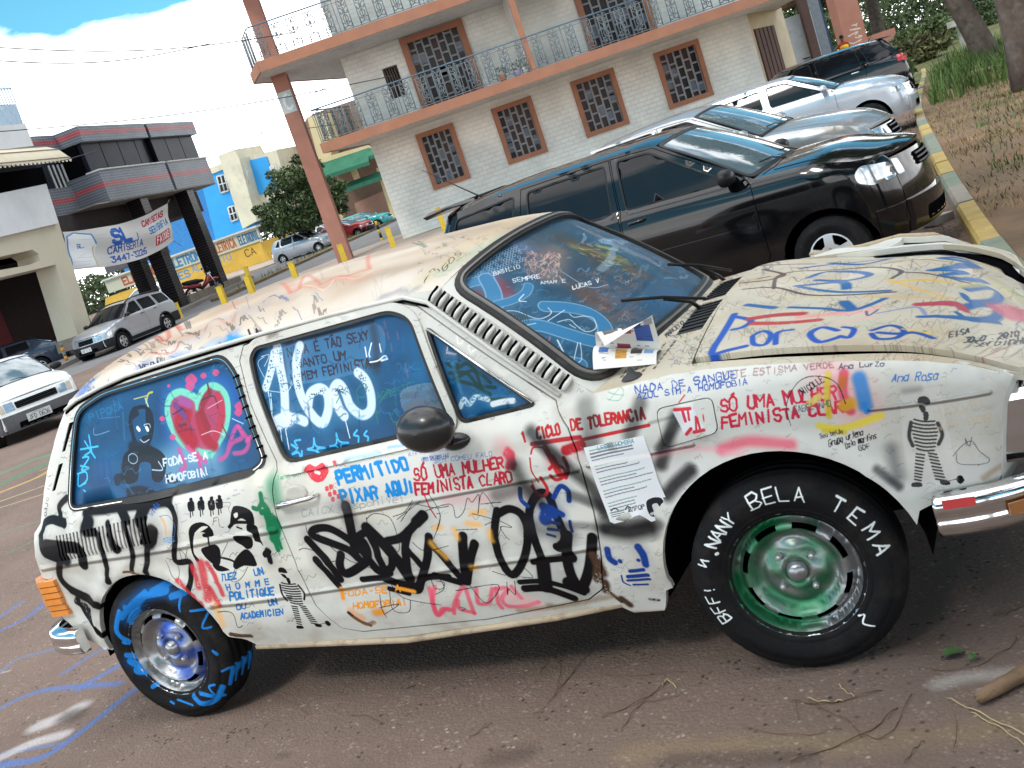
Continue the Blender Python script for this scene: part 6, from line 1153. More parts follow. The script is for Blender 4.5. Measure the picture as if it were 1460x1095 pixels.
MB().tube([(.55, 0, .55), (.2, 0, .62), (-.2, 0, .70), (-.34, 0, .72)], [.08, .11, .09, .03], 8).build('tail', mr_, mo); MB().tube([(1.02, -.34, 1.02), (1.0, -.12, .98), (1.0, .12, .98), (1.02, .34, 1.02)], .018, 6).build('handlebar', BLACKPL, mo); MB().lathe([(0, .08), (.06, .06), (.09, 0), (0, -.05)], TR(1.08, 0, .92, R(-90)), 12).build('headlight', LAMPG, mo)
MB().tube([(.5, -.12, .3), (.1, -.15, .33), (-.25, -.15, .38)], [.025, .04, .045], 8).build('exhaust', CHROME, mo); MB().tube([(1.42, 0, .62), (1.2, 0, .66), (1.0, 0, .58)], [.03, .07, .03], 8).build('mudguard', mr_, mo)
for s_ in (-1, 1): MB().tube([(1.0, s_*.24, 1.0), (.97, s_*.28, 1.18), (.97, s_*.33, 1.2)], [.01, .01, .05], 6).build('mirror', BLACKPL, mo)
# ------------------------------------------------------------------ ground, street, kerb
def m_gr(px, py): P = GT(px, py); return float(P[0]), float(P[1])
cgd = Canvas(-8.6, 1.6, 1.9, 14.4, .007, m_gr)
for t, w_, c_, o in (([(0, 1010), (60, 985), (170, 975)], 6, '4a6ea8', .6), ([(0, 1090), (60, 1080), (120, 1040), (190, 985), (215, 975)], 8, '4a6ea8', .7), ([(0, 1075), (90, 1060)], 5, '5a78a8', .5), ([(110, 985), (170, 950), (215, 935)], 5, '4a6ea8', .5), ([(0, 880), (30, 858)], 4, '4a6ea8', .5), ([(0, 900), (40, 880), (60, 862)], 5, '4a6ea8', .5),
                     ([(5, 1078), (45, 1060), (90, 1048)], 12, 'b8b4b4', .7), ([(55, 1035), (90, 1022), (110, 1010)], 16, 'b8b4b4', .75), ([(0, 690), (40, 672), (80, 655)], 9, '3a7a58', .6), ([(0, 676), (50, 655), (75, 648)], 7, '4a8a60', .5), ([(0, 702), (50, 682), (75, 668)], 4, 'b8985a', .7), ([(0, 715), (70, 690)], 2.5, 'b0a878', .6), ([(0, 724), (60, 705)], 2.5, 'b8a070', .5), ([(0, 760), (60, 742)], 2.5, '4a8a68', .4), ([(10, 790), (50, 770)], 3, '4a8a68', .35),
                     ([(90, 960), (150, 925), (180, 940), (120, 975)], 5, '4a6ea8', .5), ([(0, 960), (25, 940), (80, 925)], 4, '5878a8', .4), ([(130, 640), (60, 670)], 3, 'b0a878', .4)):
    cgd.line(t, w_, c_, soft=.6, op=o, rag=.32)
cgd.line([(900, 1075), (1060, 1062), (1250, 1060), (1470, 1030)], 34, '9a8458', soft=.8, op=.22, rag=.35); cgd.line([(950, 1085), (1150, 1080)], 20, '2a2422', soft=.9, op=.35, rag=.35); cgd.line([(1340, 975), (1380, 965), (1440, 960)], 16, 'b8b2aa', soft=1, op=.45, rag=.35)
for _ in range(60): x = RNG.uniform(-3.5, 1.5); y = RNG.uniform(2, 6); cgd.st([(x, y), (x+RNG.normal()*.15, y+RNG.normal()*.1)], RNG.uniform(.05, .3), ['3a302c', '80685a', '4a3c36'][RNG.randint(3)], 1., RNG.uniform(.08, .25))
for _ in range(16):      # oil drips, patches and hairline cracks
    x = RNG.uniform(-4, 1.4); y = RNG.uniform(2, 6.5); cgd.st([(x, y), (x+RNG.normal()*.05, y+RNG.normal()*.05)], RNG.uniform(.03, .14), '241e1c', .9, RNG.uniform(.2, .5))
for _ in range(9):
    x = RNG.uniform(-5, 1); y = RNG.uniform(2, 7); a = RNG.uniform(0, 6.28); q = [(x, y)]
    for k in range(14): a += RNG.normal()*.5; q.append((q[-1][0]+.09*math.cos(a), q[-1][1]+.09*math.sin(a)))
    cgd.st(q, .005, '2a2320', .6, .35)
for _ in range(500): x = RNG.uniform(-6, 1.6); y = RNG.uniform(2, 8); r_ = RNG.uniform(.006, .02); cgd.st([(x, y), (x+RNG.normal()*r_, y+RNG.normal()*r_)], r_, ['2a2422', 'b0a090', '8a5a44', '1c1816'][RNG.randint(4)], .4, RNG.uniform(.3, .8))
asp = mat('asphalt', (.165, .118, .096), .88, 0, .16, .9); t = asp.node_tree; n = t.nodes.new; l = t.links.new; b = t.nodes['Principled BSDF']
tcx = n('ShaderNodeTexCoord'); last = b.inputs['Base Color'].links[0].from_socket
for sc_, lo_, hi_, col, am in ((42, .06, .22, (.32, .27, .23), .55), (30, .03, .16, (.02, .017, .015), .9), (75, .1, .26, (.30, .20, .15), .6), (24, .0, .07, (.40, .34, .28), .8)):      # chippings and pits
    v = n('ShaderNodeTexVoronoi'); v.inputs['Scale'].default_value = sc_; l(tcx.outputs['Object'], v.inputs['Vector']); mr_2 = n('ShaderNodeMapRange'); mr_2.inputs[1].default_value = lo_+.08; mr_2.inputs[2].default_value = hi_+.12; mr_2.inputs[3].default_value = am; mr_2.inputs[4].default_value = 0; l(v.outputs['Distance'], mr_2.inputs[0])
    g_ = n('ShaderNodeTexNoise'); g_.inputs['Scale'].default_value = sc_*.21; l(tcx.outputs['Object'], g_.inputs['Vector']); gm = n('ShaderNodeMapRange'); gm.inputs[1].default_value = .48; gm.inputs[2].default_value = .6; l(g_.outputs[0], gm.inputs[0]); mu_ = n('ShaderNodeMath'); mu_.operation = 'MULTIPLY'; l(mr_2.outputs[0], mu_.inputs[0]); l(gm.outputs[0], mu_.inputs[1])
    mm = n('ShaderNodeMixRGB'); l(mu_.outputs[0], mm.inputs[0]); l(last, mm.inputs[1]); mm.inputs[2].default_value = (*col, 1); last = mm.outputs[0]
l(last, b.inputs['Base Color'])
nz = n('ShaderNodeTexNoise'); nz.inputs['Scale'].default_value = 130; nz.inputs['Detail'].default_value = 4; l(tcx.outputs['Object'], nz.inputs['Vector']); v2 = n('ShaderNodeTexVoronoi'); v2.inputs['Scale'].default_value = 75; l(tcx.outputs['Object'], v2.inputs['Vector']); aa = n('ShaderNodeMath'); l(nz.outputs[0], aa.inputs[0]); l(v2.outputs['Distance'], aa.inputs[1])
bp = n('ShaderNodeBump'); bp.inputs['Strength'].default_value = .55; bp.inputs['Distance'].default_value = .006; l(aa.outputs[0], bp.inputs['Height']); l(bp.outputs[0], b.inputs['Normal'])
paint_over(asp, cgd, 'ground_paint', .85)
def sheet(name, xs, ys, m_, off, clip=None, kind='structure', uvf=None):
    V = [(x, y, ter(x, y)+off) for y in ys for x in xs]; nx = len(xs); F = [(j*nx+i, j*nx+i+1, (j+1)*nx+i+1, (j+1)*nx+i) for j in range(len(ys)-1) for i in range(nx-1)]
    return mk(name, V, F, m_, None, [True]*len(F), [uvf(v[0], v[1]) for v in V] if uvf else None, kind)
xs = sorted(set([-1500, -400, -120, -60]+list(np.arange(-30, 31, 2.))+[60, 120, 400, 1500])); ys = sorted(set([-60, -20]+list(np.arange(-6, 80, 1.))+[78, 100, 140, 250, 600, 2500]))
sheet('ground', xs, ys, asp, 0, uvf=cgd.uv)
def patch(name, poly, m_, off, step=1., thick=.14, kind='structure', parent=None): return panel(name, poly, [], lambda x, y: (x, y, ter(x, y)+off), m_, parent, step, (0, 0, -1), thick, None, True, kind)
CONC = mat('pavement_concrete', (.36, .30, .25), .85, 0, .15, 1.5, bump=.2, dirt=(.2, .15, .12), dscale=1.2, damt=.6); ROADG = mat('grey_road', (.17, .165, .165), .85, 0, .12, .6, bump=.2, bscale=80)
patch('road', [(-10.9, 30), (-9.3, 33.0), (-4.9, 43.6), (-2.2, 47), (6, 90), (-2, 90), (-12.6, 55), (-16.5, 37), (-22, 24), (-16, 20)], ROADG, .004, 2., 0)
patch('plaza_pavement', [(-9.0, 35.6), (14, 35.6), (24, 41), (24, 60), (-1.9, 60), (-1.9, 45.2), (-4.0, 44.6), (-6.2, 42.0), (-9.3, 38.2)], CONC, .10, 1.5, .12)
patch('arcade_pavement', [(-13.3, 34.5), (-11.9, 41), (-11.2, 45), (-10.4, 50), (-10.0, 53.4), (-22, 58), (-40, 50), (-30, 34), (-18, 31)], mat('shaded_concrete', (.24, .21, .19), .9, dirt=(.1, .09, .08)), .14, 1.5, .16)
patch('median_verge', [(-10.3, 44.5), (-9.4, 44.0), (-2.6, 67.6), (-3.3, 69.5)], mat('verge_earth', (.17, .13, .085), .95, 0, .3, 2, dirt=(.08, .09, .03)), .12, 1.5, .14)
patch('far_pavement', [(-13.0, 63), (-11.0, 62), (-1, 66.5), (4, 78), (-22, 82), (-24, 70)], CONC, .07, 2., .1)
KP = [(.32, -1.2), (1.58, 2.5), (3.09, 6.77), (4.73, 11.02), (5.80, 13.62), (7.49, 17.71), (9.2, 21.64), (11.3, 26.2), (14.0, 32.0), (16.0, 36.5)]
KS = spl(KP, 6); kc = np.concatenate([[0], np.cumsum([math.dist(KS[i], KS[i+1]) for i in range(len(KS)-1)])])
def kpt(d): return np.array([np.interp(d, kc, [p[0] for p in KS]), np.interp(d, kc, [p[1] for p in KS])])
soil = mat('verge_soil', (.16, .11, .07), .95, 0, .3, 1.2, bump=.6, bscale=25, dirt=(.22, .10, .05), dscale=.6, damt=.8)
left_ = [tuple(kpt(d)+np.array([.10, -.02])) for d in np.linspace(0, kc[-1], 50)]
patch('verge', left_+[(24, 60), (45, 60), (40, -2)], soil, .115, .8, 0)
kr = empty('kerb', (0, 0, 0), 0, 'long kerb of separate stones painted yellow and faded green', 'kerb'); KY = mat('kerb_yellow', (.40, .29, .10), .8, dirt=(.25, .2, .13), dscale=7, damt=.9, bump=.4, bscale=30); KG = mat('kerb_green', (.17, .20, .155), .8, dirt=(.25, .22, .17), dscale=7, damt=.9, bump=.4, bscale=30); KN = mat('kerb_bare', (.27, .24, .20), .85, dirt=(.13, .11, .09), dscale=6, damt=.8, bump=.4, bscale=30)
d = 1.2; i = 0
while d < kc[-1]-1.2 and i < 44:
    L_ = .82+.12*RNG.rand(); p, q = kpt(d), kpt(d+L_-.015); e = (q-p)/np.linalg.norm(q-p); nn = np.array([e[1], -e[0]]); h0, h1 = ter(*p), ter(*q); j = RNG.normal()*.008; mb = MB(); T_ = .15
    P0 = [p, q, q+nn*T_, p+nn*T_]; zz_ = [h0, h1, h1, h0]; tp = .022; top = [p+nn*tp, q+nn*tp, q+nn*(T_-.01), p+nn*(T_-.01)]
    V = [(a[0], a[1], z-.05) for a, z in zip(P0, zz_)]+[(a[0], a[1], z+.115+j) for a, z in zip(P0, zz_)]+[(a[0], a[1], z+.142+j) for a, z in zip(top, zz_)]
    F = [(0, 1, 5, 4), (1, 2, 6, 5), (2, 3, 7, 6), (3, 0, 4, 7), (4, 5, 9, 8), (5, 6, 10, 9), (6, 7, 11, 10), (7, 4, 8, 11), (8, 9, 10, 11)]; mk('kerb_stone', V, [f for f in F], [KY, KG, KG, KY, KN][(i*3+1) % 5] if i % 2 else [KG, KY][(i//2) % 2], kr); d += L_; i += 1
# ------------------------------------------------------------------ the white tiled building
def tile_mat(name, c1, c2, cm, sx, sy, off=.5, bump=.5, mort=.02, axes='XZ', stripe=None, rough=.5, rot=0.):
    m_, t, b = nodes(name); n = t.nodes.new; l = t.links.new; tc_ = n('ShaderNodeTexCoord'); mp_ = n('ShaderNodeMapping'); sx_ = n('ShaderNodeSeparateXYZ'); cx = n('ShaderNodeCombineXYZ')
    mp_.inputs['Rotation'].default_value = (0, 0, -rot); l(tc_.outputs['Object'], mp_.inputs[0]); l(mp_.outputs[0], sx_.inputs[0]); l(sx_.outputs[0], cx.inputs[0]); l(sx_.outputs[2], cx.inputs[1])
    br = n('ShaderNodeTexBrick'); br.offset = off; br.inputs['Color1'].default_value = (*c1, 1); br.inputs['Color2'].default_value = (*c2, 1); br.inputs['Mortar'].default_value = (*cm, 1); br.inputs['Scale'].default_value = 1; br.inputs['Mortar Size'].default_value = mort*.5; br.inputs['Mortar Smooth'].default_value = .3; br.inputs['Brick Width'].default_value = sx; br.inputs['Row Height'].default_value = sy
    l(cx.outputs[0], br.inputs['Vector']); no = n('ShaderNodeTexNoise'); no.inputs['Scale'].default_value = .9; no.inputs['Detail'].default_value = 8; l(tc_.outputs['Object'], no.inputs['Vector']); mr_ = n('ShaderNodeMapRange'); mr_.inputs[1].default_value = .35; mr_.inputs[2].default_value = .7; mr_.inputs[3].default_value = 1.05; mr_.inputs[4].default_value = .80; l(no.outputs[0], mr_.inputs[0])
    ml = n('ShaderNodeVectorMath'); ml.operation = 'SCALE'; l(br.outputs[0], ml.inputs[0]); l(mr_.outputs[0], ml.inputs['Scale']); l(ml.outputs[0], b.inputs['Base Color']); b.inputs['Roughness'].default_value = rough; b.inputs['Specular IOR Level'].default_value = .2
    bp = n('ShaderNodeBump'); bp.invert = True; bp.inputs['Strength'].default_value = bump; bp.inputs['Distance'].default_value = .02; l(br.outputs['Fac'], bp.inputs['Height']); l(bp.outputs[0], b.inputs['Normal']); return m_
WT = tile_mat('white_relief_tiles', (.83, .80, .73), (.79, .76, .69), (.75, .73, .67), .30, .16, .5, .7, .03); ORG = mat('orange_painted_trim', (.37, .165, .10), .75, 0, .1, 2, dirt=(.30, .16, .12), dscale=2.5, damt=.7, bump=.1); SOF = mat('painted_soffit', (.62, .59, .56), .8, dirt=(.35, .3, .26), dscale=1, damt=.5); GRILLE = mat('grey_block_grille', (.26, .26, .27), .7); IRON = mat('blue_grey_iron', (.17, .19, .20), .6, .0, dirt=(.15, .1, .07)); DGL = mat('dim_window_glass', (.022, .018, .018), .25, 0, .5, 2.5, spec=.2)
bA = empty('tiled_building', (0, 0, 0), 0, 'white tiled building with orange window surrounds and wrought iron balconies', 'building'); YA = 40.6
fA = lambda x, z: (x, YA, z)
KF = YA/43; zf = lambda z: CH+(z-CH)*KF; WIN = [(a*KF, b*KF) for a, b in ((-.43, 1.07), (2.60, 4.20), (5.77, 7.50), (9.12, 10.90))]; WZ0, WZ1 = zf(1.65), zf(3.84); XL_, XR_ = -2.15*KF, 12.95*KF; hol = [[(a, WZ0), (b, WZ0), (b, WZ1), (a, WZ1)] for a, b in WIN]; big = [(.15*KF, 4.28, 2.62*KF, 7.0), (6.85*KF, 4.28, 9.55*KF, 7.0)]; sm = (-.80*KF, zf(5.35), -.22*KF, zf(6.5))
hol2 = [[(a, z0), (c_, z0), (c_, z1), (a, z1)] for a, z0, c_, z1 in big+[sm]]
panel('wall', [(XL_, .0), (XR_, .0), (XR_, 11.5), (XL_, 11.5)], hol+hol2, fA, WT, bA, 3., (0, 1, 0), .28, sm=False)
MB().box((XL_, YA+.28, 0), (XL_+.25, YA+16, 11.5)).build('side_wall', WT, bA); MB().box((XR_-.25, YA+.28, 0), (XR_, YA+12, 11.5)).build('side_wall', WT, bA); MB().box((XL_+.25, YA+6, 0), (XR_-.25, YA+6.2, 11.5)).build('inner_wall', DARK, bA)
def ring(mb, x0, z0, x1, z1, w_, y0, y1): mb.box((x0, y0, z0), (x0+w_, y1, z1)); mb.box((x1-w_, y0, z0), (x1, y1, z1)); mb.box((x0+w_, y0, z0), (x1-w_, y1, z0+w_)); mb.box((x0+w_, y0, z1-w_), (x1-w_, y1, z1))
def blockwin(name, x0, z0, x1, z1, fw, ncol, rowh, panes=True):
    fr = MB(); ring(fr, x0, z0, x1, z1, fw, YA-.09, YA+.22); w_ = fr.build(name, ORG, bA); a0, b0, a1, b1 = x0+fw, z0+fw, x1-fw, z1-fw; g = MB(); cw_ = (a1-a0)/ncol; bar = .032
    for k in range(ncol+1): x = a0+k*cw_; g.box((max(a0, x-bar), YA+.06, b0), (min(a1, x+bar), YA+.13, b1))
    for k in range(ncol):
        z = b0+(rowh*.5 if k % 2 else rowh)
        while z < b1-.06: g.box((a0+k*cw_+bar, YA+.065, z-bar), (a0+(k+1)*cw_-bar, YA+.125, z+bar)); z += rowh
    g.build('grille', GRILLE, w_)
    if panes:
        cols = [DGL, mat('brown_curtain_glass', (.06, .035, .03), .3, spec=.2), mat('pale_glass', (.15, .17, .21), .2, spec=.2)]
        for k in range(ncol): MB().box((a0+k*cw_, YA+.15, b0), (a0+(k+1)*cw_, YA+.16, b1)).build('pane', cols[0 if RNG.rand() < .6 else 1], w_)
        for k in range(5): a = a0+RNG.randint(ncol)*cw_; z = RNG.uniform(b0, b1-.5); MB().box((a+bar, YA+.135, z), (a+cw_-bar, YA+.148, z+rowh*.9)).build('pane', cols[2], w_)
    return w_
for a, b in WIN: blockwin('window', a, WZ0, b, WZ1, .17, 5, .38)
for a, z0, c_, z1 in big: blockwin('balcony_door', a, z0, c_, z1, .22, 7, .40)
MB().box((sm[0], YA+.2, sm[1]), (sm[2], YA+.25, sm[3])).build('window', DARK, bA); mb = MB()
for k in range(6): x = sm[0]+.05+k*.095; mb.tube([(x, YA+.05, sm[1]+.02), (x+.02, YA+.03, sm[1]+.6), (x-.01, YA+.05, sm[3]-.02)], .035, 5)
mb.build('curtain', mat('dull_curtain', (.12, .09, .08), .9), bA)
def slab(poly, z0, z1, nm):
    mb = MB(); mb.prism(poly, lambda x, y: (x, y, z0+.004), lambda x, y: (x, y, z1)); o = mb.build(nm, SOF, bA)
    for i in range(len(poly)):
        a, b = np.array(poly[i]), np.array(poly[(i+1) % len(poly)])
        if min(a[1], b[1]) > 43.5: continue
        e = (b-a)/np.linalg.norm(b-a); nn = np.array([e[1], -e[0]]); q = [a-e*.02, b+e*.02, b+e*.02+nn*.06, a-e*.02+nn*.06]
        MB().prism(q, lambda x, y: (x, y, z0-.02), lambda x, y: (x, y, z1+.03)).build('fascia', ORG, o)
    return o
S1 = [(-3.38, 37.5), (13.4, 37.5), (14.4, 38.6), (14.4, 44.0), (-2.06, 44.0), (-2.06, YA+.5)]; S2 = [(-4.43, 37.5), (13.4, 37.5), (14.4, 38.6), (14.4, 50), (-2.0, 50), (-2.12, 47.0), (-5.0, 39.5)]
slab(S1, 3.97, 4.25, 'balcony_floor'); slab(S2, 7.03, 7.33, 'balcony_floor'); slab(S2, 10.3, 10.6, 'roof_slab')
# pressed-iron balcony panels: two bars, scrolls and a palmette between
def orn():
    mb = MB(); r_ = .017; tb = lambda pts: mb.tube([(x, 0, z) for x, z in pts], r_, 4)
    tb([(-.15, 0), (-.15, .95)]); tb([(.15, 0), (.15, .95)]); tb([(0, .1), (0, .78)])
    for s_ in (-1, 1):
        tb(spl([(s_*.13, .93), (s_*.03, .90), (s_*.02, .80), (s_*.09, .78), (s_*.10, .85)], 3)); tb(spl([(s_*.13, .74), (s_*.04, .66), (s_*.03, .55), (s_*.10, .52), (s_*.12, .60)], 3)); tb(spl([(0, .50), (s_*.08, .40), (s_*.05, .28), (0, .24)], 3))
        tb(spl([(s_*.02, .12), (s_*.12, .08), (s_*.14, .20), (s_*.08, .24), (s_*.05, .17)], 3)); tb(spl([(s_*.05, .95), (s_*.08, 1.0), (s_*.13, .97)], 3))
    mb.lathe([(0, -.01), (.03, -.008), (.035, 0), (.03, .008), (0, .01)], TR(0, 0, .83), 8); return mesh('railing_panel', mb.V, mb.F, None, mb.S)
ORN = orn(); ORN.materials.append(IRON)
def railing(p, q, z, label, cat='railing'):
    p, q = np.array(p), np.array(q); L_ = np.linalg.norm(q-p); e = (q-p)/L_; ang = math.atan2(e[1], e[0]); rt_ = empty('railing', (p[0], p[1], z), ang, label, cat)
    mb = MB(); mb.tube([(0, 0, 1.10), (L_, 0, 1.10)], .025, 6); mb.build('handrail', mat('blue_handrail', (.10, .16, .22), .5, .3), rt_); mb = MB(); mb.tube([(0, 0, .06), (L_, 0, .06)], .014, 5); mb.tube([(0, 0, .97), (L_, 0, .97)], .012, 5); mb.build('rail', IRON, rt_)
    nn = max(1, int(round(L_/.575)))
    for k in range(nn):
        o = bpy.data.objects.new('railing_panel', ORN); COL.objects.link(o); o.parent = rt_; o.location = ((k+.5)*L_/nn, 0, .04)
    for k in range(0, nn+1, 5): MB().box((k*L_/nn-.012, -.012, 0), (k*L_/nn+.012, .012, 1.1)).build('post', IRON, rt_)
railing((-3.36, 37.56), (13.3, 37.56), 4.28, 'wrought iron railing along the lower balcony of the tiled building'); railing((-4.40, 37.56), (13.3, 37.56), 7.36, 'wrought iron railing along the upper balcony, cut by the top of the photo')
railing((-3.30, 37.62), (-2.30, 40.4), 4.28, 'short iron railing returning to the wall at the left end of the lower balcony'); railing((-4.92, 39.4), (-4.45, 37.7), 7.36, 'shortest iron railing closing the left end of the upper balcony above the pillar')
PIL = mat('terracotta_pillar_paint', (.36, .165, .12), .8, 0, .08, 1.5, dirt=(.30, .14, .10), dscale=2, damt=.6, bump=.1)
a = FY(474, 376, 40.4); xL = FY(430, 232, 39.3)[0]
pl = MB().box((xL, 39.3, 0), (xL+.52, 40.1, 7.03)).build('pillar', PIL, bA); MB().box((xL, 39.3, 7.36), (xL+.5, 39.9, 10.3)).build('pillar', PIL, bA)
cv = Canvas(0, .5, 0, .75, .01); cv.fill_all('b9bcb8'); cv.st([(.38, .55), (.30, .63), (.18, .58), (.14, .38), (.18, .18), (.30, .12), (.38, .2)], .09, 'd8dcd8'); cv.st([(.1, .1), (.4, .7)], .03, 'a8a49c', op=.5)
q = FY(402, 148, 39.29); zc = q[2]; m_ = paint_over(mat('faded_poster', (.5, .5, .5), .8), cv, 'poster_c', .8)
V = [(xL+.02, 39.294, zc-.37), (xL+.49, 39.294, zc-.37), (xL+.49, 39.294, zc+.37), (xL+.02, 39.294, zc+.37)]; V += [(x, 39.3, z) for x, y, z in V]
tag(mk('poster', V, [(0, 1, 2, 3), (7, 6, 5, 4), (0, 4, 5, 1), (1, 5, 6, 2), (2, 6, 7, 3), (3, 7, 4, 0)], m_, None, None, [(0, 0), (1, 0), (1, 1), (0, 1)]*2), 'faded white poster with a letter C high on the terracotta pillar', 'poster')
MB().box((3.93, 37.56, 4.28), (4.13, 37.7, 7.03)).build('divider_post', ORG, bA); MB().box((4.0, 37.7, 4.28), (4.12, YA, 7.03)).build('divider_wall', WT, bA)
MB().box((-2.4, YA-.4, 0), (XR_, YA, .36)).build('plinth', mat('stained_plinth', (.40, .34, .22), .85, dirt=(.16, .12, .08), dscale=3, damt=.8), bA)
q = FY(601, 25, 41.5); mb = MB(); mb.tube([(q[0], 41.5, 7.03), (q[0], 41.5, 6.75)], .015, 5); mb.lathe([(.02, .14), (.16, .05), (.13, .02), (.09, -.22), (.02, -.26)], TR(q[0], 41.5, 6.68, 0, R(90)), 6, False); tag(mb.build('lantern', IRON), 'dark iron lantern hanging under the upper balcony', 'lantern')
for i, (px, py) in enumerate(((732, 86), (711, 92), (748, 92))):
    q = FY(px, py, 37.85); mb = MB(); mb.lathe([(.0, 0), (.10, 0), (.14, .24), (.12, .24), (.0, .2)], TR(q[0], 37.85, 4.27, 0, R(90)), 12); o = mb.build('plant_pot', [mat('lilac_pot', (.30, .26, .40), .6), mat('clay_pot', (.3, .13, .08), .8), mat('white_pot', (.55, .55, .52), .6)][i])
    lf = MB()
    for k in range(40): a = RNG.uniform(0, 6.28); r_ = RNG.uniform(.05, .22); z = RNG.uniform(.2, .5); p = Vector((q[0]+r_*math.cos(a), 37.85+r_*math.sin(a)*.6, 4.27+z)); lf.add([p, p+Vector((.05, .02, .03)), p+Vector((.03, -.02, .07))], [(0, 1, 2)])
    lf.build('foliage', mat('pot_leaf', (.05, .10, .03), .6), o); tag(o, ['lilac flower pot on the lower balcony beside the divider post', 'clay flower pot on the lower balcony, left of the lilac and white pots', 'white flower pot tight against the balcony divider post'][i], 'flower pot')
# right end of the block
WR = Wall((XR_+.01, YA+.1), (XR_+2.6, YA+4.0)); CRM = mat('cream_wall_paint', (.52, .42, .29), .85, 0, .1, 1, dirt=(.36, .28, .2), dscale=1.5, damt=.6)
bR = empty('corner_shop', (0, 0, 0), 0, 'cream canted corner with brown shutters at the right end of the tiled building', 'building')
MB().prism([WR.P, WR.Q, WR.Q+np.array([-1.5, 1.0]), WR.P+np.array([-1.0, 1.2])], lambda x, y: (x, y, 0), lambda x, y: (x, y, 7.0)).build('wall', CRM, bR)
SHB = mat('brown_shutter', (.09, .04, .03), .6)
for k in range(5): s_ = .35+k*.52; V = []; MB().prism([(s_, 1.0), (s_+.4, 1.0), (s_+.4, 3.4), (s_, 3.4)], lambda a, b: WR.pt(a, b, .06), lambda a, b: WR.pt(a, b, -.02)).build('shutter', SHB, bR)
def pxbox(name, px, Y, dep, m_, parent=None, zmin=None):      # a block whose front face stands at distance Y
    q = [FY(a, b, Y) for a, b in px]; V = [tuple(p) for p in q]+[(p[0], p[1]+dep, p[2]) for p in q]; n_ = len(q)
    return mk(name, V, [tuple(range(n_)), tuple(range(2*n_-1, n_-1, -1))]+[(i+n_, (i+1) % n_+n_, (i+1) % n_, i) for i in range(n_)], m_, parent)
def vbox(name, pxa, pxb, Y, w_, z0, z1, dep, m_, parent=None): x = FY(pxa, pxb, Y)[0]; return MB().box((x, Y, z0), (x+w_, Y+dep, z1)).build(name, m_, parent)
GW_ = mat('grimy_white_wall', (.50, .50, .50), .8, dirt=(.3, .32, .34), dscale=1.5, damt=.6)
ww = vbox('garden_wall', 1124, 60, 48, 1.25, .2, 3.7, .3, GW_); tag(ww, 'grimy white wall end with black scrawl beside the cream corner', 'wall')
cvw = Canvas(0, 1.25, 0, 3.5, .012)
for k in range(7): cvw.st(spl([(.3+RNG.rand()*.6, .9+k*.12+RNG.rand()*.1) for _ in range(4)], 4), .035, '22242a')
ww.data.uv_layers.new(name='uv'); li = [0]*len(ww.data.loops); ww.data.loops.foreach_get('vertex_index', li); x0_ = min(v.co.x for v in ww.data.vertices); ww.data.uv_layers['uv'].data.foreach_set('uv', [c_ for i in li for c_ in ((ww.data.vertices[i].co.x-x0_)/1.25, (ww.data.vertices[i].co.z-.2)/3.5)]); ww.data.materials[0] = paint_over(GW_.copy(), cvw, 'wall_scrawl', .8)
tag(vbox('post', 1150, 45, 47.5, .35, .2, 4.4, .3, mat('brown_post', (.12, .07, .06), .7)), 'dark brown post between the grimy white wall and the grey steel column', 'post'); tag(vbox('post', 1161, 45, 48.5, .5, .2, 4.6, .3, mat('grey_steel', (.22, .23, .25), .6)), 'grey steel column left of the leaning terracotta pillar', 'post')
tag(vbox('post', 1172, 45, 49, .28, .2, 4.6, .3, mat('navy_steel', (.05, .07, .12), .6)), 'navy blue post just left of the person in yellow', 'post')
tag(MB().prism([(FY(1158, 8, 44)[0]-.8, 7.2), (FY(1158, 8, 44)[0]+1.2, 7.2), (FY(1158, 8, 44)[0]+.2, 5.0), (FY(1158, 8, 44)[0]-.2, 5.0)], lambda a, b: (a, 46, b), lambda a, b: (a, 46.4, b)).build('bracket', SOF), 'cream bracket under the balcony at the right end of the tiled building', 'bracket')
pk = vbox('pillar', 1201, 45, 52, 1.05, .2, 7.4, 1.0, PIL); tag(pk, 'second terracotta pillar with white scrawls, above the parked cars at right', 'pillar')
cvp = Canvas(0, 1.05, 0, 7.2, .02)
for k in range(5): cvp.st(spl([(.15+RNG.rand()*.7, 1.6+k*.18+RNG.rand()*.1) for _ in range(4)], 4), .05, 'c8b8b0')
pk.data.uv_layers.new(name='uv'); li = [0]*len(pk.data.loops); pk.data.loops.foreach_get('vertex_index', li); x0_ = min(v.co.x for v in pk.data.vertices); pk.data.uv_layers['uv'].data.foreach_set('uv', [c_ for i in li for c_ in ((pk.data.vertices[i].co.x-x0_)/1.05, (pk.data.vertices[i].co.z-.2)/7.2)]); pk.data.materials[0] = paint_over(PIL.copy(), cvp, 'pillar_scrawl', .8)
tag(MB().box((FY(1236, 60, 52)[0], 52.2, .2), (FY(1236, 60, 52)[0]+1.5, 52.6, 1.9)).build('low_wall', PIL), 'low terracotta wall right of the second pillar', 'wall')
tag(MB().box((FY(1160, 20, 54)[0], 54, 4.6), (FY(1230, 20, 54)[0]+.5, 60, 5.1)).build('canopy', mat('brown_canopy', (.16, .09, .07), .8)), 'brown canopy slab behind the second terracotta pillar', 'canopy')
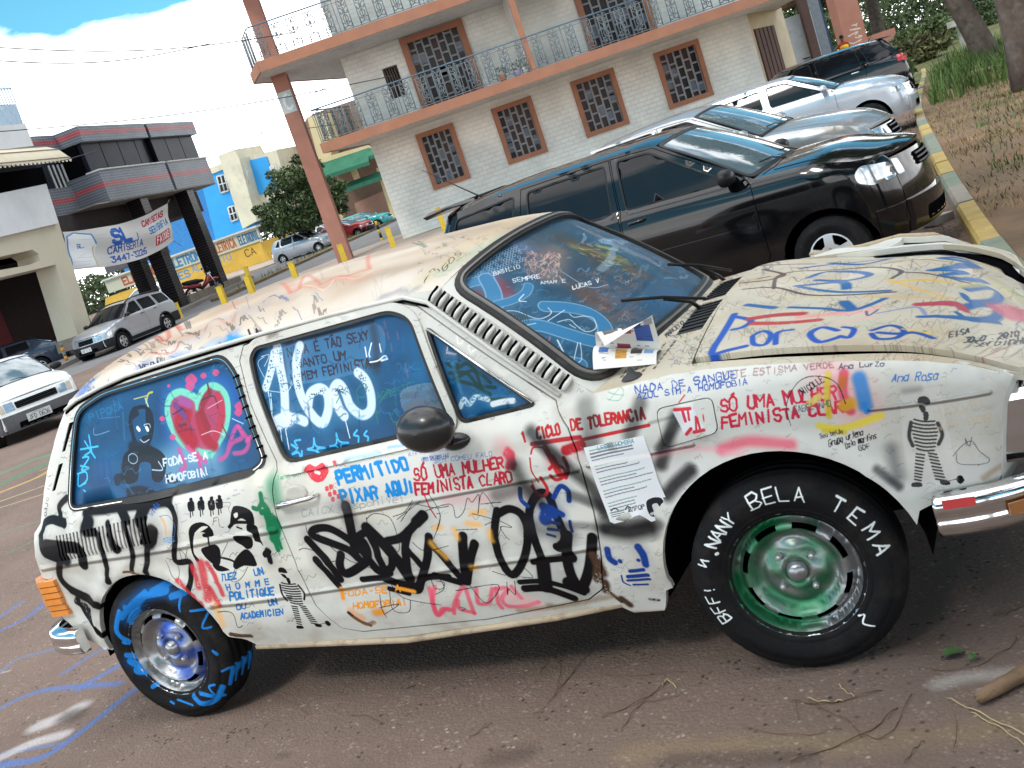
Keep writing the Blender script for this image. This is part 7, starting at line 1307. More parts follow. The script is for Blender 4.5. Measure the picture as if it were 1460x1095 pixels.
# ------------------------------------------------------------------ bollards
BY = mat('bollard_yellow', (.62, .42, .04), .6, 0, .1, 8, dirt=(.3, .2, .06), dscale=12, damt=.6); bl = [(427.5, 410.8, .86), (496.4, 384.7, .86), (564, 359.8, .86), (636, 333, .9), (326, 445, .86), (365, 430, .88), (361, 411, .9), (259, 455, .62)]
lb = ['yellow steel bollard left of the terracotta pillar', 'yellow steel bollard right against the foot of the terracotta pillar', 'yellow steel bollard between the terracotta pillar and the tiled wall', 'yellow steel bollard rising by the corner of the tiled wall above the black car', 'leftmost tall yellow bollard by the planter kerb', 'front one of the close pair of yellow bollards', 'rear one of the close pair of yellow bollards', 'short yellow bollard behind the silver wagon']
for (px, py, h), s_ in zip(bl, lb):
    P = GT(px, py); o = empty('bollard', tuple(P), RNG.uniform(-.3, .3), s_, 'bollard', 'yellow steel bollards along the plaza'); mb = MB(); w_ = .085; mb.box((-w_, -w_, 0), (w_, w_, h-.02)); mb.box((-w_-.01, -w_-.01, h-.02), (w_+.01, w_+.01, h)); mb.build('post', BY, o); MB().box((-w_-.04, -w_-.04, 0), (w_+.04, w_+.04, .025)).build('base', CONC, o)
def ringed(px, py, h, label, c1, c2):
    P = GT(px, py); o = empty('bollard', tuple(P), 0, label, 'bollard')
    for k in range(5): MB().lathe([(0, 0), (.055, 0), (.055, h/5), (0, h/5)], TR(0, 0, h/5*k, 0, R(90)), 10).build('band', c1 if k % 2 else c2, o)
ringed(98, 520, .75, 'thin orange and grey banded post by the arcade kerb', mat('orange_band', (.6, .28, .04), .6), mat('grey_band', (.2, .2, .2), .7)); ringed(546, 345, .9, 'thin black and yellow post in the side street', mat('black_band', (.02, .02, .02), .6), BY)
# ------------------------------------------------------------------ the grey tiled building on black columns, with the banner
WB_ = Wall((-11.74, 46.2), (-10.6, 51.0)); angB = math.atan2(WB_.e[1], WB_.e[0])
TG = tile_mat('grey_wall_tiles', (.13, .145, .17), (.105, .12, .145), (.26, .27, .28), .20, .10, 0, .4, .02, rot=angB, rough=.3); TR_ = tile_mat('red_wall_tiles', (.38, .06, .07), (.32, .05, .06), (.30, .22, .22), .20, .10, 0, .4, .02, rot=angB, rough=.3); TK = tile_mat('black_column_tiles', (.012, .010, .012), (.018, .014, .016), (.05, .045, .045), .11, .11, 0, .5, .02, rot=angB, rough=.2)
bB = empty('office_building', (0, 0, 0), 0, 'grey tiled first-floor building with red stripe standing on black tiled columns', 'building')
def wbox(W_, a0, a1, z0, z1, o0, o1, nm, m_, parent): return MB().prism([(a0, z0), (a1, z0), (a1, z1), (a0, z1)], lambda a, b: W_.pt(a, b, o0), lambda a, b: W_.pt(a, b, o1)).build(nm, m_, parent)
sA = WB_.at(110, 181)[0]; sB = WB_.at(272, 166)[0]; sM = WB_.at(205, 173)[0]; pA = WB_.at(150, 290)[0]; pB = WB_.at(300, 262)[0]
def stripy(a0, a1, z0, z1, o0, o1, nm):
    zm = (z0+z1)/2+.05; wbox(WB_, a0, a1, z0, zm-.09, o0, o1, nm, TG, bB); wbox(WB_, a0, a1, zm-.09, zm+.09, o0, o1+.004, nm, TR_, bB); wbox(WB_, a0, a1, zm+.09, z1, o0, o1, nm, TG, bB)
stripy(sA, sM-.12, 7.6, 8.2, -4, .0, 'parapet'); stripy(sM+.12, sB, 7.6, 8.2, -4, .0, 'parapet'); wbox(WB_, sM-.12, sM+.12, 5.2, 8.2, -4, -.08, 'joint', DARK, bB)
stripy(pA, sM-.12, 5.2, 6.4, -4, .25, 'parapet'); stripy(sM+.12, pB, 5.2, 6.4, -4, .25, 'parapet')
for a, b, c_ in ((pA, sM-.12, 6.4), (sM+.12, pB, 6.4)): wbox(WB_, a, b, c_, c_+.05, -.3, .30, 'coping', mat('white_coping', (.55, .55, .52), .7), bB)
sF0 = WB_.at(95, 187, -1.0)[0]; pF0 = WB_.at(110, 263, -.9)[0]
# the bay returns at a slant to the recessed part on the left
def slant(a0, a1, o0, o1, z0, z1, m_, nm): return MB().prism([(a0, o0), (a1, o1), (a1+.4, o1-2), (a0-.0, o0-2)], lambda a, o: WB_.pt(a, z0, o), lambda a, o: WB_.pt(a, z1, o)).build(nm, m_, bB)
for z0, z1, m_ in ((7.6, 7.84, TG), (7.84, 8.02, TR_), (8.02, 8.2, TG)): slant(sF0, sA, -1.0, 0, z0, z1, m_, 'parapet')
for z0, z1, m_ in ((5.2, 5.76, TG), (5.76, 5.94, TR_), (5.94, 6.4, TG)): slant(pF0, pA, -.9, .25, z0, z1, m_, 'parapet')
for z0, z1, m_ in ((4.2, 5.6, TG), (5.6, 5.78, TR_), (5.78, 6.2, TG), (7.6, 7.84, TG), (7.84, 8.02, TR_), (8.02, 8.2, TG)): wbox(WB_, sA-9, min(sF0, pF0)+.35, z0, z1, -4, -1.05, 'recessed_wall', m_, bB)
BRG = mat('smoked_glazing', (.012, .013, .022), .35, 0, .5, 1.2, spec=.12)
ng = 7
for k in range(ng): a0 = sA+.1+(sB-sA-.3)*k/ng; wbox(WB_, a0+.03, a0+(sB-sA-.3)/ng-.03, 6.45, 7.6, -.4, -.22, 'window', BRG, bB)
wbox(WB_, sA, sB-.1, 6.4, 7.6, -3, -.42, 'inner_wall', DARK, bB); wbox(WB_, sF0-2.6, sA+.1, 6.2, 7.6, -4, -1.2, 'window', BRG, bB)
for k in range(6): a0 = sF0-1.9+k*.30; wbox(WB_, a0, a0+.06, 6.2, 7.1, -1.2, -1.15, 'louvre', mat('white_coping', (.55, .55, .52)), bB)
wbox(WB_, pA-1, pB+.1, 5.16, 5.2, -5, .2, 'soffit', mat('soffit_grey', (.30, .27, .24), .8), bB); wbox(WB_, sA-7, sB-.4, 4.2, 5.15, -5, -.9, 'deep_beam', mat('brown_beam', (.05, .04, .04), .8), bB)
def col(px, py, w_, top, label=None, off=0., dz=0.):
    a, _ = WB_.at(px, py, off); return wbox(WB_, a-w_/2, a+w_/2, .1, top, off-w_, off, 'column', TK, bB)
col(325, 412, .62, 5.16); col(268, 443, .62, 5.16); col(214, 395, .62, 5.1, None, -2.6)
a_ = WB_.at(128, 474)[0]; wbox(WB_, a_-.05, a_+.45, .1, 5.1, -.65, -.08, 'column', TK, bB)
wbox(WB_, sB-1.8, sB-.2, 2.9, 4.5, -6, -3.4, 'back_wall', mat('grey_render', (.13, .12, .13), .8), bB)
for k in range(4): wbox(WB_, sB-1.7+k*.36, sB-1.5+k*.36, 3.6, 4.15, -3.4, -3.34, 'window', mat('dull_red', (.28, .03, .04), .6), bB)
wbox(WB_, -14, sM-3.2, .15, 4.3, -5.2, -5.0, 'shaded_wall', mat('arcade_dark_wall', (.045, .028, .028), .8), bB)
for a0, w_, z1, m_ in ((-8.6, .9, 2.6, mat('maroon_door', (.16, .025, .03), .6)), (-5.6, 1.1, 2.8, mat('maroon_door', (.16, .025, .03))), (-11.6, .8, 2.9, mat('grey_door', (.28, .28, .30), .6))): wbox(WB_, a0, a0+w_, .15, z1, -5.0, -4.9, 'door', m_, bB)
tag(wbox(WB_, WB_.at(275, 440)[0], WB_.at(345, 405)[0], .2, .85, -.75, .05, 'planter', mat('stained_planter', (.20, .17, .14), .9, dirt=(.1, .08, .06), dscale=3, damt=.8), None), 'low stained concrete planter between the black tiled columns', 'planter')
# banner
cb = Canvas(0, 5.2, 0, 1.45, .006); cb.fill_all('c2bfbc'); cb.poly([(.1, .05), (.1, 1.3), (.4, 1.4), (.95, 1.3), (1.15, .9), (1.0, .1)], 'd6d8d8'); cb.st([(.1, .1), (.1, 1.25), (.42, 1.38), (1.0, 1.25), (1.15, .9)], .05, '4a78b4'); cb.st([(1.0, .1), (1.05, .8)], .04, 'b8a060')
def btext(s_, x, y, h, w_, wd, c_): 
    n_ = len(s_)
    for i, ch_ in enumerate(s_):
        for q in glyph(ch_): cb.st([(x+i*w_+a/4*w_*.72, y+b/6*h) for a, b in q], wd, c_, .1)
btext('SL', 1.75, .78, .48, .52, .15, '2456a4'); cb.st([(1.65, .7), (3.0, .7), (3.0, .95)], .04, '2456a4'); btext('CAMISERIA', 1.55, .45, .22, .19, .045, '2f4f94'); btext('3447-3226', 1.6, .12, .2, .2, .05, '2a4f9c'); btext('SL.', .45, .8, .14, .12, .03, '2f5f9c')
btext('CAMISETAS', 3.35, 1.08, .2, .175, .06, 'a03a52'); btext('SERIGRAFIA', 3.6, .72, .22, .15, .05, '2a6a9c'); cb.poly([(3.85, .2), (5.0, .2), (5.0, .56), (3.85, .56)], 'b02838'); btext('FAIXAS', 3.95, .26, .24, .17, .045, 'e8e0e0')
for k in range(26): x = RNG.uniform(0, 5.2); y = RNG.uniform(.1, 1.4); cb.st([(x, y), (x+RNG.uniform(.3, .9), y+RNG.normal()*.05)], .02, 'a8a5a4', .9, .5)
bq = [WB_.at(a, b, .12) for a, b in ((97, 386), (250, 342), (236, 291), (88, 331))]
def bpos(u, v): a = (1-v)*((1-u)*np.array(bq[0])+u*np.array(bq[1]))+v*((1-u)*np.array(bq[3])+u*np.array(bq[2])); a[1] -= .35*math.sin(math.pi*u)*(1-.2*v)*1.0; return WB_.pt(a[0], a[1], .12+.06*math.sin(u*17+v*3)+.04*math.sin(v*9+u*5)+.25*math.sin(math.pi*u))
V = [bpos(i/40, j/12) for j in range(13) for i in range(41)]; F = [(j*41+i, j*41+i+1, (j+1)*41+i+1, (j+1)*41+i) for j in range(12) for i in range(40)]
tag(mk('banner', V, F, paint_over(mat('banner_cloth', (.7, .7, .7), .8), cb, 'banner_print', .8), None, [True]*len(F), [(i/40, j/12) for j in range(13) for i in range(41)]), 'wavy white shop banner with blue and red lettering hung between columns', 'banner')
mb = MB()
for (u, v), px in (((0, 1), (80, 322)), ((1, 1), (242, 284)), ((0, 0), (90, 392)), ((1, 0), (258, 350))): q = WB_.at(*px, -.05); mb.tube([bpos(u, v), WB_.pt(*q, -.05)], .015, 4)
tag(mb.build('banner_rope', IRON), 'thin ropes tying the shop banner to the columns', 'rope')
# ------------------------------------------------------------------ the white and cream house at the left edge
bC = empty('white_house', (0, 0, 0), 0, 'white and cream house with striped awning at the left edge', 'building'); CW_ = mat('white_render', (.66, .66, .66), .8, 0, .05, .6, dirt=(.45, .45, .46), dscale=.5, damt=.5); CC = mat('cream_render', (.56, .50, .38), .8, 0, .06, 1, dirt=(.4, .34, .26), dscale=1, damt=.4)
def wpoly(W_, px, o0, o1, nm, m_, parent, holes=None):
    q = [W_.at(a, b, o1) for a, b in px]
    if holes: return panel(nm, q, [[W_.at(a, b, o1) for a, b in h] for h in holes], lambda a, b: W_.pt(a, b, o1), m_, parent, .6, (-W_.n[0], -W_.n[1], 0), abs(o1-o0), sm=False)
    return MB().prism(q, lambda a, b: W_.pt(a, b, o1), lambda a, b: W_.pt(a, b, o0)).build(nm, m_, parent)
wpoly(WB_, [(-60, 288), (66, 262), (84, 318), (-60, 352)], -.6, .5, 'wall', CW_, bC)
wpoly(WB_, [(-60, 352), (84, 318), (100, 372), (80, 377), (-60, 410)], -.5, .35, 'beam', CC, bC, [[(-50, 388), (-30, 371), (0, 366), (46, 356), (55, 362), (57, 372), (40, 378), (0, 385)]])
wpoly(WB_, [(78, 372), (100, 367), (133, 474), (112, 482)], -.45, .36, 'column', CC, bC); wpoly(WB_, [(111, 478), (134, 470), (138, 486), (116, 494)], -.5, .42, 'column_base', mat('stone_base', (.22, .18, .15), .8, dirt=(.1, .08, .07)), bC)
wpoly(WB_, [(-60, 255), (60, 238), (68, 262), (-60, 292)], -3, -.9, 'shaded_recess', DARK, bC); wpoly(WB_, [(-60, 185), (36, 176), (48, 208), (-60, 220)], -3, -.1, 'parapet', CW_, bC); wpoly(WB_, [(-60, 152), (23, 148), (34, 178), (-60, 188)], -3, -1.0, 'upper_wall', mat('pale_blue_render', (.42, .52, .60), .8), bC)
mb = MB()
for k in range(6): q = WB_.at(2+k*4.2, 150-k*.6, -1.0); mb.tube([WB_.pt(q[0], q[1], -1.0), WB_.pt(q[0], q[1]+.85, -1.0)], .03, 4)
q0 = WB_.at(-20, 128, -1.0); q1 = WB_.at(16, 126, -1.0); mb.tube([WB_.pt(*q0, -1.0), WB_.pt(*q1, -1.0)], .03, 4); mb.build('roof_railing', mat('pale_blue_render', (.42, .52, .60)), bC)
# awning: striped fabric on a curved frame with a scalloped edge
z_t = WB_.at(20, 210, .2)[1]; a0 = WB_.at(-60, 230, .2)[0]; a1 = WB_.at(62, 215, .2)[0]; V = []; F = []; n1 = 60; prof = [(.0, 0), (.45, -.10), (.85, -.32), (1.15, -.70), (1.2, -.78)]
for i in range(n1+1):
    for k, (o, z) in enumerate(prof): V.append(WB_.pt(a0+(a1-a0)*i/n1, z_t+z-(.10*abs(math.sin(i*.5*math.pi/1.5)) if k == 4 else 0), -.1+o))
for i in range(n1):
    for k in range(4): F.append((i*5+k, (i+1)*5+k, (i+1)*5+k+1, i*5+k+1))
F.append(tuple(n1*5+k for k in range(5))); o = mk('awning', V, F, mat('awning_cream', (.52, .46, .34), .8, 0, .08, 1.5), bC, [True]*len(F))
for k in range(1, 4): MB().tube([WB_.pt(a0, z_t+prof[k][1], -.09+prof[k][0]), WB_.pt(a1, z_t+prof[k][1], -.09+prof[k][0])], .02, 4).build('awning_bar', mat('awning_shadow_seam', (.28, .22, .18), .8), o)
MB().box((-34, 44, .15), (-33.8, 60, 8)).build('side_wall', CW_, bC)
# ------------------------------------------------------------------ yellow wall with the sign band, blue and cream flats behind
WE = Wall((-26, 77), (-11.9, 70)); YW = mat('ochre_wall', (.62, .38, .07), .85, 0, .1, .8, dirt=(.45, .25, .06), dscale=1.2, damt=.5); bE = empty('workshop_building', (0, 0, 0), 0, 'ochre yellow workshop with a long painted sign band above', 'building')
ce = Canvas(0, 15.6, 0, 4.0, .02)
wpoly(WE, [(150, 425), (371, 345), (386, 374), (150, 470)], -4, 0, 'wall', YW, bE); sbx = [(150, 405), (366, 324), (373, 343), (150, 426)]
q = [WE.at(a, b, .12) for a, b in sbx]; zz0 = min(p[1] for p in q[2:]); zz0 = q[2][1]; zz1 = q[1][1]; aa0, aa1 = q[0][0], q[1][0]
csn = Canvas(aa0, aa1, zz0, zz1, .015); csn.fill_all('b4b4a0')
def stext(W_, cv, s_, p0, p1, frac, wd, c_, off=.12):
    A, B2 = W_.at(*p0, off), W_.at(*p1, off); n_ = len(s_); h = (zz1-zz0)*frac; w_ = (B2[0]-A[0])/n_
    for i, ch_ in enumerate(s_):
        for q_ in glyph(ch_): cv.st([(A[0]+i*w_+a/4*w_*.72, zz0+(zz1-zz0)*(1-frac)/2+b/6*h) for a, b in q_], wd, c_, .1)
stext(WE, csn, 'ELETRICA', (178, 0+408), (235, 390), .55, .14, 'a8543a'); stext(WE, csn, 'ELETROMIL', (244, 385), (302, 366), .6, .14, '4a7aa0'); stext(WE, csn, 'ELETRICA', (305, 360), (338, 350), .6, .11, 'a8603a'); stext(WE, csn, 'ELETROMIL', (341, 345), (370, 335), .6, .10, '4a6a84')
for k in range(1): pass
V = [WE.pt(aa0, zz0, .12), WE.pt(aa1, zz0, .12), WE.pt(aa1, zz1, .12), WE.pt(aa0, zz1, .12)]; V += [WE.pt(a, z, 0) for a, z in ((aa0, zz0), (aa1, zz0), (aa1, zz1), (aa0, zz1))]
mk('sign_band', V, [(0, 1, 2, 3), (0, 4, 5, 1), (1, 5, 6, 2), (2, 6, 7, 3), (3, 7, 4, 0)], paint_over(mat('sign_band_paint', (.6, .6, .5), .8), csn, 'sign_letters', .8), bE, None, [((a-aa0)/(aa1-aa0), (z-zz0)/(zz1-zz0)) for a, z in ((aa0, zz0), (aa1, zz0), (aa1, zz1), (aa0, zz1))]*2)
wbox(WE, aa0, aa1+.1, zz1, zz1+.12, -4, .3, 'coping', mat('pale_coping', (.5, .5, .46), .8), bE)
cy = Canvas(0, 10, 0, 2.2, .02)
def ytext(s_, x, y, h, w_, wd, c_):
    for i, ch_ in enumerate(s_):
        for q_ in glyph(ch_): cy.st([(x+i*w_+a/4*w_*.75, y+b/6*h) for a, b in q_], wd, c_, .1)
ytext('ALUMINIO', 4.2, 1.1, .5, .42, .1, '7a94a8'); ytext('CA', 8.6, .9, .5, .45, .07, '5a4030'); ytext('GRADES', 1.0, .9, .5, .5, .12, '5a84a8'); cy.st([(4.4, .7), (7.2, .75)], .06, 'b89a50'); cy.st([(4.4, 1.8), (7.0, 1.85)], .08, 'c0a868')
A0 = aa1-10.2; zb0 = .75; V = [WE.pt(A0, zb0, .03), WE.pt(A0+10, zb0, .03), WE.pt(A0+10, zb0+1.9, .03), WE.pt(A0, zb0+1.9, .03)]; V += [WE.pt(a, z, .0) for a, z in ((A0, zb0), (A0+10, zb0), (A0+10, zb0+1.9), (A0, zb0+1.9))]
mk('painted_advert', V, [(0, 1, 2, 3), (0, 4, 5, 1), (1, 5, 6, 2), (2, 6, 7, 3), (3, 7, 4, 0)], paint_over(YW.copy(), cy, 'advert_letters', .8), bE, None, [(0, 0), (1, 0), (1, 1), (0, 1)]*2)
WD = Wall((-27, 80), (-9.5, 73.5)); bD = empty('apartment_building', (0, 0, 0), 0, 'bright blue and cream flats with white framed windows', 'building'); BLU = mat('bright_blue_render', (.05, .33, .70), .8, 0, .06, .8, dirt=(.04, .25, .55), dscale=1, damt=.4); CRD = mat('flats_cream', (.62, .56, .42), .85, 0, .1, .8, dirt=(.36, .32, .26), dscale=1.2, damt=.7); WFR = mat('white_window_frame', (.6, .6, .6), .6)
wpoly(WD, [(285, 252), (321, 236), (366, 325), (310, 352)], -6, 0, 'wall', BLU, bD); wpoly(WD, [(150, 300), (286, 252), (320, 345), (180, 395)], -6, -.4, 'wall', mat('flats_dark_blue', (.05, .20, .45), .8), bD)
wpoly(WD, [(311, 222), (334, 213), (341, 226), (366, 315), (346, 326)], -3, .5, 'stair_tower', CRD, bD); wpoly(WD, [(336, 226), (388, 215), (414, 300), (366, 330)], -6, -.8, 'wall', CRD, bD); wpoly(WD, [(345, 231), (380, 223), (396, 272), (358, 280)], -.79, -.72, 'wall_panel', BLU, bD); wpoly(WD, [(297, 240), (320, 231), (322, 240), (300, 249)], -3, .1, 'parapet', CRD, bD); wpoly(WD, [(388, 215), (394, 213), (404, 250), (399, 255)], -6, -.6, 'wall', CRD, bD)
for px in ([(309, 252), (320, 249), (326, 272), (315, 275)], [(325, 296), (335, 293), (340, 312), (330, 316)], [(345, 242), (350, 240), (356, 262), (351, 264)], [(385, 238), (389, 237), (392, 246), (388, 247)]):
    w_ = wpoly(WD, px, -.1, .06, 'window', DGL, bD); q = [WD.at(a, b, .1) for a, b in px]; mb = MB()
    for i in range(4): mb.tube([WD.pt(*q[i], .1), WD.pt(*q[(i+1) % 4], .1)], .06, 4)
    m0 = [(np.array(q[0])+q[1])/2, (np.array(q[2])+q[3])/2]; mb.tube([WD.pt(*m0[0], .1), WD.pt(*m0[1], .1)], .05, 4); m1 = [(np.array(q[0])+q[3])/2, (np.array(q[1])+q[2])/2]; mb.tube([WD.pt(*m1[0], .1), WD.pt(*m1[1], .1)], .05, 4); mb.build('frame', WFR, w_)
for i, (p, q) in enumerate((((382, 214), (373, 183)), ((345, 224), (337, 207)), ((458, 150), (454, 132)))):
    A = FY(*p, 75); Bq = FY(*q, 75); mb = MB(); mb.tube([tuple(A), (A[0], 75, Bq[2])], .035, 4); mb.tube([(A[0]-.8, 75, Bq[2]), (A[0]+.8, 75, Bq[2]+.15)], .03, 4)
    for k in range(5): mb.tube([(A[0]-.6+k*.3, 74.8, Bq[2]+.02*k), (A[0]-.6+k*.3, 75.2, Bq[2]+.02*k)], .02, 4)
    tag(mb.build('roof_antenna', IRON), ['television antenna on the right part of the blue flats', 'small television antenna on the cream stair tower', 'television antenna against the cloud left of the lower balcony'][i], 'antenna')
# ------------------------------------------------------------------ shop front beyond the pillar, with green awnings
WF_ = Wall((-12, 76), (2, 74)); bF = empty('shop_building', (0, 0, 0), 0, 'cream and salmon shops with dark green awnings beyond the terracotta pillar', 'building'); SAL = mat('salmon_wall', (.42, .24, .18), .85, 0, .1, 1, dirt=(.3, .16, .12)); GAW = mat('green_awning', (.03, .13, .075), .7, 0, .15, 2); CRF = mat('pale_ochre_render', (.58, .46, .26), .85, 0, .08, 1)
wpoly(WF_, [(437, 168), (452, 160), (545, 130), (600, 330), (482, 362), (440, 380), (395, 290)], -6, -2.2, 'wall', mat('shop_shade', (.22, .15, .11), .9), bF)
wpoly(WF_, [(438, 168), (462, 160), (475, 200), (470, 232), (456, 236)], -3, .1, 'upper_wall', CRF, bF); wpoly(WF_, [(455, 226), (535, 204), (537, 212), (458, 236)], -2, .15, 'cornice', CRF, bF); wpoly(WF_, [(505, 290), (552, 270), (566, 310), (516, 328)], -2.2, -1.6, 'wall', SAL, bF)
for i, px in enumerate(([(470, 242), (528, 220), (526, 212), (461, 236), (455, 247)], [(494, 256), (538, 238), (540, 246), (490, 262)])): pass
def aw(px0, px1, dz, dp, label):
    A = WF_.at(*px0, .1); B2 = WF_.at(*px1, .1); V = []; F = []; n_ = 24
    for i in range(n_+1):
        a = A[0]+(B2[0]-A[0])*i/n_; z = A[1]+(B2[1]-A[1])*i/n_
        for k, (o, d_) in enumerate(((0, 0), (dp*.6, -dz*.5), (dp, -dz), (dp+.02, -dz-.22-(.06 if i % 2 else 0)))): V.append(WF_.pt(a, z+d_, .1+o))
    for i in range(n_):
        for k in range(3): F.append((i*4+k, (i+1)*4+k, (i+1)*4+k+1, i*4+k+1))
    mk('awning', V, F, GAW, bF, [False]*len(F))
aw((460, 232), (526, 210), .9, 1.6, ''); aw((526, 212), (545, 205), .5, 1.2, ''); aw((490, 262), (545, 243), .35, 1.0, '')
for px in ([(480, 300), (488, 298), (492, 350), (486, 352)], [(536, 240), (543, 238), (565, 306), (558, 308)], [(497, 238), (505, 236), (514, 262), (508, 264)], [(455, 306), (465, 302), (485, 340), (474, 344)]): wpoly(WF_, px, -.6, -.1, 'post', CRF, bF)
cvf = [(498, 296), (512, 293)]
wpoly(WF_, [(380, 310), (440, 290), (450, 325), (395, 345)], -5, -1.8, 'far_wall', mat('far_cream', (.42, .37, .28), .9), bF)
for k in range(3): wpoly(WF_, [(388+k*6, 322-k*2), (391+k*6, 321-k*2), (393+k*6, 329-k*2), (390+k*6, 330-k*2)], -1.79, -1.7, 'window', DGL, bF)
# overhead wires
WI = mat('wire_black', (.02, .03, .035), .5)
for i, (p, q, Y, r_, s_) in enumerate((((-60, 64), (420, 46), 22, .012, 'upper overhead wire crossing the blue sky at top left'), ((-60, 82), (300, 62), 22, .012, 'second overhead wire just below the top one at top left'), ((-60, 192), (560, 108), 30, .014, 'overhead wire running over the grey building towards the pillar'), ((-60, 232), (140, 214), 30, .012, 'slack wire crossing the striped awning'), ((272, 198), (640, 150), 60, .02, 'thin wire over the blue flats'))):
    A = FY(*p, Y); B2 = FY(*q, Y+3); pts = [tuple(A*(1-t)+B2*t-np.array([0, 0, .25*math.sin(math.pi*t)])) for t in np.linspace(0, 1, 20)]; tag(MB().tube(pts, r_, 5).build('overhead_wire', WI), s_, 'wire')
# ------------------------------------------------------------------ trees, grass, litter
BARK = mat('bark', (.10, .075, .06), .95, 0, .35, 6, bump=1., bscale=18, dirt=(.2, .17, .15), dscale=5, damt=.5)
LFD = mat('dark_leaves', (.045, .075, .020), .55, 0, .5, .8); LFM = mat('mid_leaves', (.07, .105, .028), .55, 0, .5, .8); LFO = mat('olive_leaves', (.085, .085, .035), .6, 0, .5, .8)
for m_ in (LFD, LFM, LFO):
    b = m_.node_tree.nodes['Principled BSDF']; b.inputs['Subsurface Weight'].default_value = 0
def crown(rs, blobs, nleaf, sz):
    V = []; F = []; tot = sum(b[3]**2 for b in blobs)
    for bx, by, bz, br in blobs:
        n_ = int(nleaf*br*br/tot); D_ = rs.normal(size=(n_, 3)); D_ /= np.linalg.norm(D_, axis=1)[:, None]; rad = br*rs.uniform(.35, 1.08, n_)**.6
        C_ = np.array([bx, by, bz])+D_*rad[:, None]*np.array([1, 1, .8]); A = rs.normal(size=(n_, 3)); A /= np.linalg.norm(A, axis=1)[:, None]; Bv = np.cross(A, rs.normal(size=(n_, 3))); Bv /= np.linalg.norm(Bv, axis=1)[:, None]; s_ = (sz*rs.uniform(.6, 1.3, n_))[:, None]
        b0 = len(V); P = np.stack([C_-A*s_, C_+Bv*s_*.5, C_+A*s_, C_-Bv*s_*.5], 1).reshape(-1, 3); V += P.tolist(); F += [(b0+4*i, b0+4*i+1, b0+4*i+2, b0+4*i+3) for i in range(n_)]
    return V, F
def tree(name, x, y, h0, r0, blobs, nleaf, sz, m_, label, seed, lean=(0, 0), limbs=6, cat='tree', z0=None, bark=None, group=None):
    rs = np.random.RandomState(seed); z0 = ter(x, y) if z0 is None else z0; o = empty(name, (x, y, z0), 0, label, cat, group); mb = MB(); pts = []
    for k in range(9): t = k/8; pts.append((lean[0]*t*h0+.08*r0*10*math.sin(t*5+seed)*t, lean[1]*t*h0, t*h0-.1*(k == 0)))
    mb.tube(pts, [r0*(1.35-.3*min(1, k*1.2)-.5*k/8) for k in range(9)], 12); mb.build('trunk', bark or BARK, o)
    tp = Vector(pts[-1])
    for b in blobs[:limbs]:
        s_ = Vector(pts[rs.randint(5, 9)]); e = Vector(b[:3]); m2 = (s_+e)/2+Vector((0, 0, -.15)); MB().tube([s_, m2, e], [r0*.42, r0*.28, r0*.08], 7).build('limb', bark or BARK, o)
    V, F = crown(rs, blobs, nleaf, sz); mk('crown', V, F, m_, o); return o
def rb(rs, n_, c_, sp, r_): return [(c_[0]+rs.normal()*sp[0], c_[1]+rs.normal()*sp[1], c_[2]+rs.normal()*sp[2], r_*rs.uniform(.6, 1.2)) for _ in range(n_)]
# street tree in front of the flats
P = GT(441, 362); C_ = FY(428, 288, P[1]); rs = np.random.RandomState(3); x, y = P[0], P[1]; cx, cz = C_[0]-x, C_[2]-P[2]
bl_ = [(cx+a, b, cz+c_, r_) for a, b, c_, r_ in ((-1.5, 0, -.1, .85), (-.9, .5, .9, .8), (0, -.5, 1.3, .8), (.9, 0, 1.0, .8), (1.6, .3, .2, .8), (1.9, 0, -.5, .6), (0, 0, 0, 1.1), (-1.0, -.6, -.9, .75), (.2, -.7, -.9, .8), (1.1, -.3, -.7, .7), (-1.9, 0, -.6, .5), (-.2, .4, -1.3, .5), (-2.3, .2, .3, .34), (2.4, 0, .1, .36), (.6, .2, 2.1, .4), (-.9, 0, 1.8, .36), (1.5, .1, 1.5, .38), (2.0, 0, -1.1, .34), (-1.6, .1, -1.2, .36))]
tree('street_tree', x, y, cz*.62, .12, bl_, 9000, .11, LFD, 'small round dark green tree in front of the blue flats', 3, limbs=7)
# big trunks at the right, their crowns out of the picture
tree('tall_tree', 8.85, 16.5, 6.5, .27, rb(np.random.RandomState(5), 16, (0, 0, 7.6), (1.7, 1.7, .9), 1.2), 12000, .12, LFM, 'tall tree whose thick bare trunk stands at the right edge', 5, lean=(-.02, .0), limbs=8)
t2 = tree('leaning_tree', 13.35, 26.6, 5.2, .30, [(.7, -.5, 1.9, .6), (.2, -.6, 2.5, .7), (.9, -.5, 3.0, .9), (1.4, 0, 4.1, 1.1), (-.6, 0, 3.6, .7), (-1.0, 0, 5.6, 1.0), (2.2, .2, 2.2, .8), (2.6, 0, 3.4, 1.), (.6, .2, 5.0, 1.2), (1.9, .6, 5.6, 1.3), (3.0, .3, 4.6, 1.1)], 15000, .11, LFD, 'leaning tree with low dark foliage behind the tall grass', 8, lean=(-.22, .05), limbs=7)
